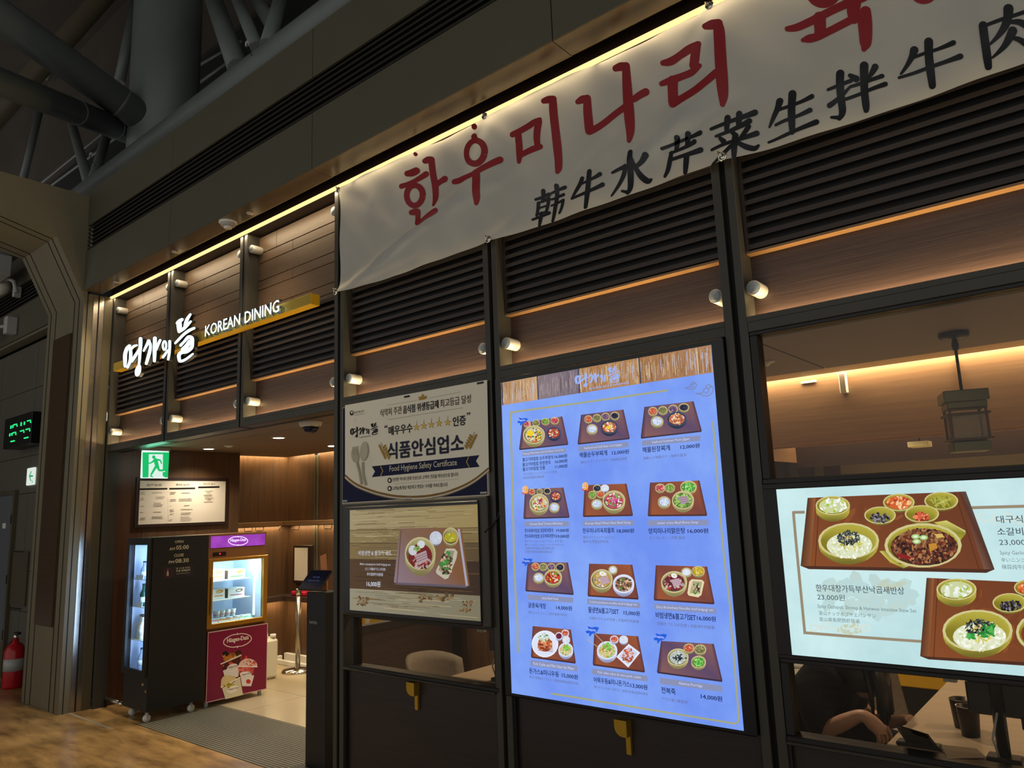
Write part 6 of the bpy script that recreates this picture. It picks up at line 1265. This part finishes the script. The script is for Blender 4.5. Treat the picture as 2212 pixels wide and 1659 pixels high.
th = Vector((0, .004, 0)); MB().add([A, B, C_, D_, A+th, B+th, C_+th, D_+th], [(0, 1, 2, 3), (7, 6, 5, 4), (0, 4, 5, 1), (1, 5, 6, 2), (2, 6, 7, 3), (3, 7, 4, 0)]).build('card', 'orange_card', lf)
MB().box(A.x, B.x, 3.153, 3.163, 1.1185, A.z).build('stand', 'orange_card', lf)
# ================================================================ BEYOND THE PORTAL
ck = thing('wall_clock', 'black digital clock board with green numerals past the portal', 'clock', (-10.0, 2.9, 2.55))
cy_ = 2.80; c0, c1 = onY(6, 971, cy_), onY(70, 888, cy_)
MB().box(c0.x, c1.x, cy_, 2.979, c0.z, c1.z, .004).build('case', 'black_plastic', ck)
FKC = Fr(0, 860, 110, 1060, 912)
for seg_ in ([(198, 500), (192, 540)], [(232, 490), (228, 525)], [(250, 478), (300, 465), (304, 500)], [(380, 440), (376, 490)], [(438, 430), (434, 470)], [(490, 410), (545, 395), (548, 435)], [(180, 640), (172, 675)], [(215, 632), (212, 662)], [(235, 622), (280, 610), (282, 650)], [(365, 592), (425, 575), (426, 610)], [(465, 562), (530, 545), (530, 585)], [(195, 778), (255, 765)], [(435, 718), (500, 702)]):
    a = Art(FKC, put_y(cy_), .002); a.line(seg_, '#2dff94', 24, 1, True); a.build('digit_segment', 'print_lit', ck)
asn = thing('arrow_sign', 'white sign with a green left arrow past the portal', 'sign', (-9.8, 2.97, 2.1))
s0, s1 = onY(59, 1049, 2.97), onY(77, 1009, 2.97)
MB().box(s0.x, s1.x, 2.955, 2.979, s0.z, s1.z, .006).build('panel', 'white_arrow_sign', asn)
a = Art(FKC, put_y(2.955), .001); a.line([(560, 1310), (528, 1395), (553, 1485)], '#129a5c', 15, 1); a.line([(525, 1397), (590, 1395)], '#129a5c', 28, 1); a.line([(575, 1470), (578, 1520)], '#7ac0a0', 14, 1); a.build('arrow', 'print_lit', asn)
dg = thing('door_1', None, None, (-10.6, 2.98, 0), kind='structure')
d0, d1 = onY(-30, 1085, 2.97), onY(34, 1078, 2.97)
box('leaf', 'door_grey', d0.x, d1.x, 2.955, 2.979, .01, 2.0, dg, .003); box('door_frame', 'reveal_metal', d1.x, d1.x+.05, 2.94, 2.979, 0, 2.05, dg); box('door_frame', 'reveal_metal', d0.x, d1.x, 2.94, 2.979, 2.0, 2.05, dg); box('kick_plate', 'steel_brush', d0.x, d1.x-.02, 2.952, 2.955, .02, .36, dg)
for z in (1.72, 1.05, .45): box('hinge', 'black_plastic', d1.x-.012, d1.x+.012, 2.935, 2.952, z-.05, z+.05, dg)
box('door_sign', 'white_plastic', d1.x-.32, d1.x-.22, 2.951, 2.955, 1.62, 1.68, dg)
ap = thing('access_panel', 'grey metal access panel with black pull slot beside the door', 'panel', (-9.6, 2.97, .9))
box('plate', 'reveal_metal', d1.x+.07, d1.x+.55, 2.962, 2.979, .78, 1.36, ap); box('slot', 'gap_black', d1.x+.10, d1.x+.42, 2.958, 2.962, .74, .752, ap); box('slot', 'gap_black', d1.x+.10, d1.x+.42, 2.958, 2.962, 1.352, 1.364, ap)
fe = thing('fire_extinguisher', 'red fire extinguisher on the floor past the portal', 'fire extinguisher', (-9.62, 2.84, 0))
p = onZ(28, 1468, 0); q = Vector((p.x+.0, 2.84, 0)); q = Vector((onY(30, 1440, 2.84).x, 2.84, 0))
MB().lathe([(.09, 0), (.095, .02), (.095, .36), (.07, .42), (.03, .45), (.03, .48)], q, 24).build('cylinder', 'red_paint', fe); MB().lathe([(.02, .48), (.025, .50), (.02, .53)], q, 12).build('valve', 'chrome', fe); MB().box(q.x-.02, q.x+.09, 2.82, 2.86, .53, .55, .004).build('lever', 'black_plastic', fe); MB().tube([q+Vector((-.02, 0, .5)), q+Vector((-.12, -.02, .42)), q+Vector((-.13, -.02, .2)), q+Vector((-.16, -.03, .05))], .012, 8).build('hose', 'black_plastic', fe)
m = MB().lathe([(.0965, .17), (.0965, .29)], q, 24); m.build('label_band', 'grey_plastic', fe)
cc = thing('ceiling_camera', 'pale security camera on a bracket past the portal', 'security camera', (-9.5, 2.7, 3.9))
p = onY(27, 705, 2.80); MB().box(p.x-.05, p.x+.05, 2.72, 2.84, p.z-.10, p.z+.11, .01).build('plate', 'grey_plastic', cc); MB().tube([(p.x-.04, 2.74, p.z), (p.x-.45, 2.62, p.z+.02)], .02, 10).build('arm', 'grey_plastic', cc); MB().lathe([(.02, .1), (.09, .06), (.10, 0), (.07, -.05), (.02, -.08)], (p.x-.47, 2.62, p.z-.02), 18).build('dome', 'white_plastic', cc)
c2 = thing('ceiling_camera', 'pale dome security camera on a curved arm near the portal corner', 'security camera', (-9.4, 2.6, 4.2))
p = onY(10, 612, 2.70); MB().tube([onY(36, 632, 2.75), onY(30, 608, 2.72), onY(18, 602, 2.70), onY(8, 606, 2.70)], .022, 10).build('arm', 'grey_plastic', c2); MB().lathe([(.03, .12), (.10, .08), (.11, 0), (.08, -.06), (.02, -.09)], onY(0, 622, 2.70), 18).build('dome', 'white_plastic', c2); p = onY(37, 628, 2.80); MB().box(p.x-.03, p.x+.03, p.y-.04, 2.84, p.z-.08, p.z+.05, .006).build('plate', 'grey_plastic', c2)
cdk = thing('ceiling_duct', 'grey duct box near the top of the portal opening', 'duct', (-10.5, 2.5, 4.5)); p = onY(-10, 600, 2.6); MB().box(p.x-.6, p.x+.35, 2.3, 2.66, 4.48, 4.72, .01).build('duct_body', 'grey_plastic', cdk)
# ================================================================ DINING ROOM
def rounded_back(x, y0, y1, z0, z1, depth, n=12, lean=.05, face=1):
    """curved shell chair back facing +X (face=1); a bent sheet with thickness"""
    m = MB(); vs = []; th = .03
    for i in range(n+1):
        t = -1+2*i/n; y = (y0+y1)/2+(y1-y0)/2*t; bend = depth*t*t
        for k in range(7):
            v = k/6; top = z1-.10*abs(t)**4*(z1-z0)*1.6; z = z0+(top-z0)*v
            vs.append((x+face*(bend-lean*v), y, z))
    nv = len(vs); vs += [(p[0]-face*th, p[1], p[2]) for p in vs]; fs = []
    for i in range(n):
        for k in range(6):
            a = i*7+k; fs += [(a, a+7, a+8, a+1), (a+nv, a+1+nv, a+8+nv, a+7+nv)]
    for i in range(n): fs += [(i*7+6, i*7+13, i*7+13+nv, i*7+6+nv), (i*7, i*7+nv, i*7+7+nv, i*7+7)]
    for k in range(6): fs += [(k, k+1, k+1+nv, k+nv), (n*7+k, n*7+k+nv, n*7+k+1+nv, n*7+k+1)]
    return m.add(vs, fs, True)
def chair(name, lab, x, y, ztop=.76, w_=.46, mat='fabric_grey'):
    t = thing(name, lab, 'chair', (x, y, 0))
    rounded_back(x-.20, y-w_/2, y+w_/2, .42, ztop, .16).build('backrest', mat, t)
    MB().box(x-.20, x+.22, y-w_/2+.03, y+w_/2-.03, .40, .46, .025).build('seat', mat, t)
    for sx in (-1, 1):
        for sy in (-1, 1): MB().tube([(x+sx*.16, y+sy*.15, .40), (x+sx*.19, y+sy*.19, 0)], [.016, .011], 8).build('leg', 'black_plastic', t)
    return t
def table(lab, x0, x1, y0, y1, z=.72):
    t = thing('dining_table', lab, 'table', ((x0+x1)/2, (y0+y1)/2, 0))
    MB().box(x0, x1, y0, y1, z-.035, z, .004).build('table_top', 'table_wood', t)
    cx, cy = (x0+x1)/2, (y0+y1)/2
    MB().box(cx-.04, cx+.04, cy-.04, cy+.04, .02, z-.035).build('column', 'black_plastic', t); MB().box(cx-.25, cx+.25, cy-.25, cy+.25, 0, .02).build('base', 'black_plastic', t)
chair('dining_chair', 'grey upholstered curved chair seen through the window below the television', -3.29, 3.29, .76, .44)
table('pale wooden table behind the window below the television', -3.03, -2.62, 3.05, 3.80)
pa_ = thing('low_partition', 'low brown wooden partition with top rail inside the dining room', 'partition', (-5, 4.5, 0))
box('panel', 'walnut', -5.02, -4.99, 3.95, 5.1, .0, .66, pa_); box('rail', 'walnut_dark', -5.05, -4.96, 3.85, 5.12, .66, .725, pa_, .004); box('post', 'walnut_dark', -5.05, -4.96, 3.86, 3.95, 0, .66, pa_); box('post', 'walnut_dark', -5.05, -4.96, 5.06, 5.14, 0, .9, pa_)
yp = thing('yellow_screen', 'yellow lit screen panel beyond the low partition', 'screen', (-5.9, 4.6, 0)); box('panel', 'yellow_panel', -5.60, -5.57, 4.33, 4.75, 0, .95, yp); box('upright', 'white_plastic', -5.57, -5.555, 4.52, 4.56, 0, 1.0, yp)
def mount(lab, x, y, s=1):
    """clamp-on monitor stand seen from the front"""
    t = thing('screen_stand', lab, 'screen stand', (x, y, .72))
    MB().tube([(x, y, .735), (x, y, 1.25)], .020, 12).build('pole', 'black_plastic', t); MB().box(x-.05, x+.05, y-.035, y+.035, .7205, .738, .004).build('clamp', 'frame_metal_dark', t)
    MB().box(x-.09, x+.12, y+.0, y+.06, .86, .97, .008).build('bracket', 'black_plastic', t); MB().box(x-.06, x+.06, y-.03, y+.03, .97, 1.20, .006).build('arm_plate', 'black_plastic', t); MB().box(x+.06, x+.15, y+.0, y+.05, .82, .88, .008).build('cable_box', 'black_plastic', t)
    for dx in (-.13, .13): MB().box(x+dx-.02, x+dx+.02, y-.02, y+.01, .96, 1.3).build('side_plate', 'grey_plastic', t)
    MB().tube([(x-.012, y-.03, .742), (x-.02, y-.05, .80), (x+.0, y-.03, .88)], .004, 6).build('wire', 'grey_plastic', t)
mount('black monitor stand on the table behind the television bay', -2.70, 3.10); mount('black monitor stand on the table at the right window', -.455, 3.05)
table('long pale wooden table behind the right window', -.82, .10, 3.045, 4.45)
# cups
for k, (px, py, lab) in enumerate(((2098, 1590, 'near dark metal cup on the right window table'), (2082, 1572, 'far dark metal cup behind another on the right window table'))):
    p = onZ(px, py, .72); t = thing('cup', lab, 'cup', (p.x, p.y, .72), 'cups on the right window table')
    MB().lathe([(.030, .0005), (.038, .10), (.0385, .105), (.035, .105), (.028, .006)], (p.x, p.y, .72), 22).build('wall', 'bronze_dark', t); MB().tube([(p.x+.0385*math.cos(a_), p.y+.0385*math.sin(a_), .825) for a_ in [k2*2*math.pi/18 for k2 in range(19)]], .0018, 6, False).build('rim', 'chrome', t)
# tablet holder and booklet
FW = Fr(1690, 1410, 2212, 1659, 2212)
def slab(pts, th): pts = [Vector(p) for p in pts]; n = (pts[1]-pts[0]).cross(pts[-1]-pts[0]).normalized()*th; k = len(pts); return MB().add(pts+[p+n for p in pts], [tuple(range(k)), tuple(range(k, 2*k))[::-1]]+[(i, i+k, (i+1) % k+k, (i+1) % k) for i in range(k)])
tb_ = thing('tablet', 'dark tablet propped up on the right window table', 'tablet', (-.75, 3.15, .72))
slab([onZ(*FW(1045, 655), .810), onZ(*FW(1335, 745), .800), onZ(*FW(1432, 868), .732), onZ(*FW(1130, 788), .740)], -.008).build('case', 'leather_black', tb_)
slab([onZ(*FW(1060, 668), .8155), onZ(*FW(1320, 750), .8055), onZ(*FW(1400, 852), .7420), onZ(*FW(1140, 780), .7495)], -.001).build('glass', 'screen_bezel', tb_)
p = onZ(*FW(1250, 860), .721); MB().box(p.x-.07, p.x+.07, p.y-.02, p.y+.03, .7205, .735, .003).build('stand', 'leather_black', tb_)
bk_ = thing('booklet', 'brown folded booklet lying beside the tablet', 'booklet', (-.58, 3.08, .72))
slab([onZ(*FW(1452, 848), .735), onZ(*FW(1780, 884), .735), onZ(*FW(1870, 968), .732), onZ(*FW(1515, 978), .7275)], -.003).build('cover', 'leaflet_brown', bk_)
slab([onZ(*FW(1430, 880), .7225), onZ(*FW(1560, 978), .7225), onZ(*FW(1860, 990), .7225), onZ(*FW(1790, 900), .7225)], -.002).build('page', 'leather_black', bk_)
# chairs and things around the seated person
chair('dining_chair', 'grey curved chair beyond the seated person', -1.02, 4.20, .80, .50)
chair('dining_chair', 'grey chair the slumped person sits on', -1.22, 3.50, .70, .46)
wp_ = thing('air_purifier', 'white air purifier standing behind the seated person', 'appliance', (-1.9, 4.9, 0))
a0, a1 = onY(1702, 1436, 4.9), onY(1746, 1440, 4.9); MB().box(a0.x-.05, a1.x, 4.9, 5.1, 0, .74, .03).build('housing', 'white_plastic', wp_); MB().box(a1.x-.05, a1.x+.004, 4.93, 5.06, .44, .70, .01).build('side_grille', 'fabric_dark', wp_); MB().box(a0.x, a1.x-.02, 4.896, 4.9, .56, .57).build('seam', 'grey_plastic', wp_)
yb = thing('bench_back', 'yellow bench back across the dining room', 'bench', (-1.4, 6, 0))
b0, b1 = onY(1921, 1455, 5.6), onY(2060, 1490, 5.6); zt, zb = onY(1921, 1452, 5.6).z, onY(1925, 1480, 5.6).z
MB().box(b0.x, b1.x+.4, 5.6, 5.66, zb, zt+.25, .006).build('cushion', 'yellow_panel', yb); MB().box(b0.x, b1.x+.4, 5.62, 5.70, 0, zb-.005).build('plinth', 'black_plastic', yb); MB().box(b0.x, b1.x+.4, 5.58, 5.62, .12, .145).build('foot_rail', 'white_plastic', yb)
ps_ = thing('pillar_panel', 'brown wooden pillar behind the seated person', 'pillar', (b0.x-.1, 5.7, 0)); box('shaft', 'walnut', b0.x-.14, b0.x-.005, 5.6, 5.75, 0, 1.05, ps_)
# ---------------- the person
def skin(name, V_, E_, Rr, mat, parent, sub=2):
    me = bpy.data.meshes.new(name); me.from_pydata(V_, E_, []); o = bpy.data.objects.new(name, me); COL.objects.link(o)
    md = o.modifiers.new('skin', 'SKIN'); md.use_smooth_shade = True
    for i, r in enumerate(Rr): me.skin_vertices[0].data[i].radius = (r, r) if not isinstance(r, tuple) else r
    me.skin_vertices[0].data[0].use_root = True
    o.modifiers.new('sub', 'SUBSURF').levels = sub; o.modifiers['sub'].render_levels = sub
    bpy.context.view_layer.update(); dg_ = bpy.context.evaluated_depsgraph_get(); m2 = bpy.data.meshes.new_from_object(o.evaluated_get(dg_)); m2.name = name
    bpy.data.objects.remove(o); m2.materials.clear(); m2.materials.append(M[mat]); q = bpy.data.objects.new(name, m2); COL.objects.link(q); child(q, parent); return q
pe = thing('person', 'person in a black shirt with long dark hair slumped over the table', 'person', (-1.2, 3.45, 0))
P = {}
ws_ = lambda x, y, Y: tuple(onY(*FW(x, y), Y))
elbow, wrist, knuck = ws_(330, 740, 3.20), ws_(735, 560, 3.20), ws_(880, 690, 3.19)
V_ = [(-1.20, 3.48, .575), (-1.23, 3.46, .66), (-1.17, 3.44, .80), (-1.08, 3.43, .87), (-1.00, 3.43, .885), (-.955, 3.43, .84), (-.93, 3.43, .79),
      (-1.13, 3.29, .82), elbow, wrist, knuck,
      (-1.12, 3.58, .80), (-1.06, 3.64, .66), ws_(940, 640, 3.45), (-.86, 3.43, .705),
      (-1.02, 3.38, .54), (-.80, 3.36, .54), (-.78, 3.36, .10), (-.70, 3.36, .05), (-1.02, 3.58, .54), (-.80, 3.58, .54), (-.78, 3.58, .10), (-.70, 3.58, .05)]
Rr = [.10, .11, .12, .06, .075, .085, .055, .055, .042, .026, .030, .055, .042, .028, .032, .065, .055, .042, .035, .065, .055, .042, .035]
E_ = [(0, 1), (1, 2), (2, 3), (3, 4), (4, 5), (5, 6), (2, 7), (7, 8), (8, 9), (9, 10), (2, 11), (11, 12), (12, 13), (13, 14), (0, 15), (15, 16), (16, 17), (17, 18), (0, 19), (19, 20), (20, 21), (21, 22)]
tips = [[(872, 745), (884, 795), (878, 845)], [(904, 740), (920, 795), (916, 848)], [(936, 726), (956, 782), (954, 832)], [(964, 706), (990, 752), (988, 796)]]
for k, f_ in enumerate(tips):
    prev = 10
    for (x, y), r in zip(f_, (.0092, .0078, .0066)):
        V_.append(ws_(x, y, 3.185+.014*k)); Rr.append(r); E_.append((prev, len(V_)-1)); prev = len(V_)-1
prev = 9
for (x, y), r in zip(((850, 640), (905, 650), (935, 690)), (.013, .010, .0085)): V_.append(ws_(x, y, 3.235)); Rr.append(r); E_.append((prev if prev != 9 else 10, len(V_)-1)); prev = len(V_)-1
prev = 14
for k in range(4):
    V_.append((-.835+.004*k, 3.41+.018*k, .72)); Rr.append(.010); E_.append((14, len(V_)-1)); V_.append((-.815, 3.41+.018*k, .69)); Rr.append(.009); E_.append((len(V_)-2, len(V_)-1))
skin('body', V_, E_, Rr, 'skin', pe)
mid = tuple(Vector(elbow)*.62+Vector(wrist)*.38)
skin('shirt', [(-1.20, 3.48, .585), (-1.235, 3.46, .68), (-1.175, 3.43, .79), (-1.07, 3.43, .885), (-1.13, 3.28, .80), tuple(Vector(elbow)+Vector((0, 0, .035))), tuple(Vector(elbow)*.74+Vector(wrist)*.26), (-1.12, 3.59, .79), (-1.06, 3.64, .67)], [(0, 1), (1, 2), (2, 3), (2, 4), (4, 5), (5, 6), (2, 7), (7, 8)], [.118, .140, .150, .118, .090, .072, .05, .095, .065], 'shirt', pe)
skin('trousers', [(-1.20, 3.48, .585), (-1.02, 3.38, .54), (-.80, 3.36, .54), (-.78, 3.36, .12), (-1.02, 3.58, .54), (-.80, 3.58, .54), (-.78, 3.58, .12)], [(0, 1), (1, 2), (2, 3), (0, 4), (4, 5), (5, 6)], [.12, .075, .07, .06, .105, .075, .06], 'shirt', pe)
# hair: a cap over the head and strands falling forward
hr = MB(); cxh, cyh, czh = -.985, 3.43, .885
for k in range(90):
    ang = -1.0+2.0*((k*37) % 90)/89; lay = ((k*53) % 90)/89; rr_ = R.random()
    s0_ = Vector((cxh-.05+.02*rr_, cyh+.05*math.sin(ang*1.5), czh+.095)); s1_ = Vector((cxh+.045+.05*lay*math.cos(ang), cyh+.115*math.sin(ang*1.5), czh+.05)); s2_ = Vector((cxh+.060+.055*lay*math.cos(ang), cyh+.130*math.sin(ang*1.5)+.01*rr_, czh-.05)); s3_ = Vector((cxh+.055+.04*lay*math.cos(ang)+.02*rr_, cyh+.125*math.sin(ang*1.5), czh-.13-.05*rr_))
    hr.tube([s0_, s1_, s2_, s3_], [.012, .015, .012, .004], 6)
hr.lathe([(.01, .108), (.06, .095), (.098, .055), (.112, 0), (.105, -.05), (.08, -.07)], (cxh-.005, cyh, czh), 20)
hr.build('hair', 'hair', pe)
# ---------------- hanging lantern and other dining room fittings
ln = thing('pendant_lantern', 'square bronze and glass pendant lantern hanging in the right window', 'lantern', (-.545, 3.86, 1.78))
lx, ly = -.545, 3.86; rot = Matrix.Rotation(math.radians(18), 4, 'Z')
def lrot(mb): mb.v = [tuple(rot @ (Vector(v)-Vector((lx, ly, 0)))+Vector((lx, ly, 0))) for v in mb.v]; return mb
MB().lathe([(.060, 0), (.064, -.01), (.058, -.024), (.03, -.032)], (lx, ly, 2.33), 24).build('canopy', 'bronze_dark', ln); MB().tube([(lx, ly, 2.30), (lx, ly, 2.06)], .0065, 10).build('rod', 'bronze_dark', ln); MB().lathe([(.012, -.05), (.016, -.03), (.010, 0)], (lx, ly, 2.30), 12).build('joint', 'bronze_dark', ln)
lrot(MB().box(lx-.088, lx+.088, ly-.088, ly+.088, 2.005, 2.055, .003)).build('top_cap', 'lantern_metal', ln); lrot(MB().box(lx-.078, lx+.078, ly-.078, ly+.078, 1.975, 2.005, .003)).build('collar', 'lantern_metal', ln)
for sx in (-1, 1):
    for sy in (-1, 1): lrot(MB().box(lx+sx*.070-.005, lx+sx*.070+.005, ly+sy*.070-.005, ly+sy*.070+.005, 1.838, 1.975)).build('corner_rod', 'lantern_wood', ln)
for z in (1.950, 1.838): lrot(MB().box(lx-.085, lx+.085, ly-.085, ly+.085, z-.005, z+.005).box(lx-.06, lx+.06, ly-.06, ly+.06, z-.004, z+.004)).build('frame_plate', 'lantern_wood', ln)
for sx, sy in ((1, 0), (-1, 0), (0, 1), (0, -1)): lrot(MB().box(lx+sx*.062-(.001 if sx else .060), lx+sx*.062+(.001 if sx else .060), ly+sy*.062-(.001 if sy else .060), ly+sy*.062+(.001 if sy else .060), 1.845, 1.945)).build('pane', 'lantern_glass', ln)
lrot(MB().box(lx-.072, lx+.072, ly-.072, ly+.072, 1.785, 1.828, .003)).build('bottom_box', 'lantern_metal', ln)
spk = thing('wall_speaker', 'narrow white box on the lit wooden bulkhead', 'speaker', (-1.89, 6.98, 2.54)); p0, p1 = onY(1812, 807, 6.97), onY(1837, 848, 6.97); MB().box(p0.x, p1.x-.02, 6.94, 6.999, p1.z, p0.z, .006).build('housing', 'white_plastic', spk)
s2 = thing('wall_strip', 'thin light vertical strip on the wooden bulkhead behind the lantern', 'strip', (-.95, 6.99, 2.4)); p0 = onY(2064, 775, 6.98); MB().box(p0.x-.012, p0.x+.012, 6.985, 6.999, 2.30, 2.70).build('batten', 'louvre_trim', s2)
pl = thing('ceiling_lamp', 'pale square lamp glowing faintly beyond the bulkhead', 'lamp', (-1.6, 9, 2.05)); p = onY(1987, 960, 9.0); MB().box(p.x-.10, p.x+.10, 8.9, 9.1, p.z-.03, p.z+.03, .006).build('shade', 'lamp_shade', pl); MB().tube([(p.x, 9, p.z+.03), (p.x, 9, 2.75)], .01, 8).build('rod', 'bronze_dark', pl)
s3 = thing('sprinkler', 'small white sprinkler plate in the dining ceiling by the left jamb', 'sprinkler', (-1.41, 3.84, 2.32)); p = onZ(1655, 781, 2.33); MB().lathe([(.045, .01), (.045, .004), (.02, -.004), (.012, -.014)], (p.x, p.y, 2.32), 20).build('cover', 'white_plastic', s3)
p = onY(1745, 825, 6.97); s4 = thing('wall_vent', 'small white oval plate on the lit bulkhead', 'vent', (p.x, 6.97, p.z)); MB().box(p.x-.07, p.x+.07, 6.985, 6.9995, p.z-.012, p.z+.012, .006).build('plate', 'white_plastic', s4)
for k, (x, y) in enumerate(((-3.0, 3.9), (-1.6, 4.0), (.6, 3.9), (-.3, 8.4), (-2.6, 8.4))):
    d = thing('downlight', 'small recessed downlight in the dining room ceiling, %s' % ['first', 'second', 'third', 'fourth', 'fifth'][k], 'downlight', (x, y, 2.32), 'dining downlights'); zc = 2.33 if y < 5 else 2.75
    d.location.z = zc-.004; MB().lathe([(.045, 0), (.045, .003)], (x, y, zc-.0035), 18).build('lens', 'downlight_on', d); spot('beam', (x, y, zc-.02), [70, 90, 80, 360, 360][k], (1, .87, .68), 140, .9, (0, 0, 0), .05, d)
# ================================================================ ROOF STEEL
co = thing('steel_column', 'big blue-grey steel column with branching pipes above the fascia', 'column', (-7.86, 3.5, 3.9))
MB().tube([(-7.80, 3.5, 3.92), (-7.80, 3.5, 9.9)], .36, 40).build('shaft', 'pipe_paint', co)
def deep(px, py, D): return CAMPOS+ray(px, py)*D
j1, j2 = onY(318, 262, 3.30), onY(292, 292, 3.35)
e1, e2 = deep(-70, -15, 6.9), deep(-70, 150, 6.2)
for j, e_, r0, r1 in ((j1, e1, .165, .165), (j2, e2, .125, .125)):
    b = MB().tube([j+(j-e_).normalized()*.12, j+(e_-j)*3.2], [r0, r1], 28).build('branch', 'pipe_paint', co)
    for f_ in (.16, .42 if r0 < .15 else .165):
        c = j+(e_-j)*f_; dv = (e_-j).normalized(); MB().tube([c-dv*.008, c+dv*.008], r0+.004, 28).build('weld_ring', 'pipe_paint', b)
tr_ = thing('roof_truss', 'grey pipe truss running behind the top of the fascia', 'truss', (-5, 3.0, 4.9))
def pth(a, b, Y0, Y1): return [onY(*a, Y0), onY(*b, Y1)]
MB().tube([(-14, 3.0, 5.235), (3, 3.0, 5.235)], .125, 20).build('chord', 'pipe_paint', tr_)
for a, b, Y0, Y1, r in [((505, -20), (556, 104), 3.3, 2.95, .055), ((612, -20), (577, 98), 3.3, 2.95, .06), ((455, -20), (515, 150), 3.5, 3.0, .09), ((550, -10), (590, 60), 3.9, 3.6, .07), ((152, 255), (192, 400), 3.5, 3.0, .055), ((233, 285), (198, 398), 3.6, 3.0, .055), ((88, 230), (48, 395), 4.2, 4.0, .06), ((294, 0), (258, 178), 4.4, 4.2, .075), ((110, 140), (100, 172), 4.4, 4.4, .05)]:
    MB().tube(pth(a, b, Y0, Y1), r, 16).build('brace', 'pipe_paint', tr_)
pu = thing('roof_purlin', 'tan roof purlin pipe passing behind the branching pipes', 'purlin', (-9, 4.5, 8)); MB().tube([deep(240, -25, 11.5)*3.2-deep(-20, 265, 10.5)*2.2, deep(-20, 265, 10.5)*3-deep(240, -25, 11.5)*2], .14, 18).build('pipe', 'pipe_tan', pu)
for k, (a, b) in enumerate([((105, 405), (310, 255)), ((90, 395), (290, 235)), ((432, 140), (520, 90)), ((432, 178), (520, 115))]):
    rl = thing('cable_rail', 'thin horizontal rail in the dark gap above the fascia, %s' % ['lower left one', 'upper left one', 'upper right one', 'lower right one'][k], 'rail', tuple(onY(*a, 4.0)), 'rails in the dark roof gap'); MB().tube(pth(a, b, 4.2, 4.2), .02, 8).build('rod', 'pipe_paint', rl)
for k, (a, b) in enumerate([((196, 332), (203, 352)), ((534, 92), (540, 112))]):
    cl = thing('cable_clip', 'small pale clip with a dangling wire on the fascia top, %s' % ['left one', 'right one'][k], 'clip', tuple(onY(*a, 2.8)), 'wire clips on the fascia'); p = onY(*a, 2.872); MB().box(p.x-.018, p.x+.018, p.y-.008, p.y+.008, p.z-.03, p.z+.01).build('clip_body', 'grey_plastic', cl); MB().tube([p, onY(a[0]-1, a[1]+12, 2.80), onY(*b, 2.72), onY(b[0]+4, b[1]+8, 2.68)], .003, 6).build('wire', 'black_plastic', cl)
run_text()
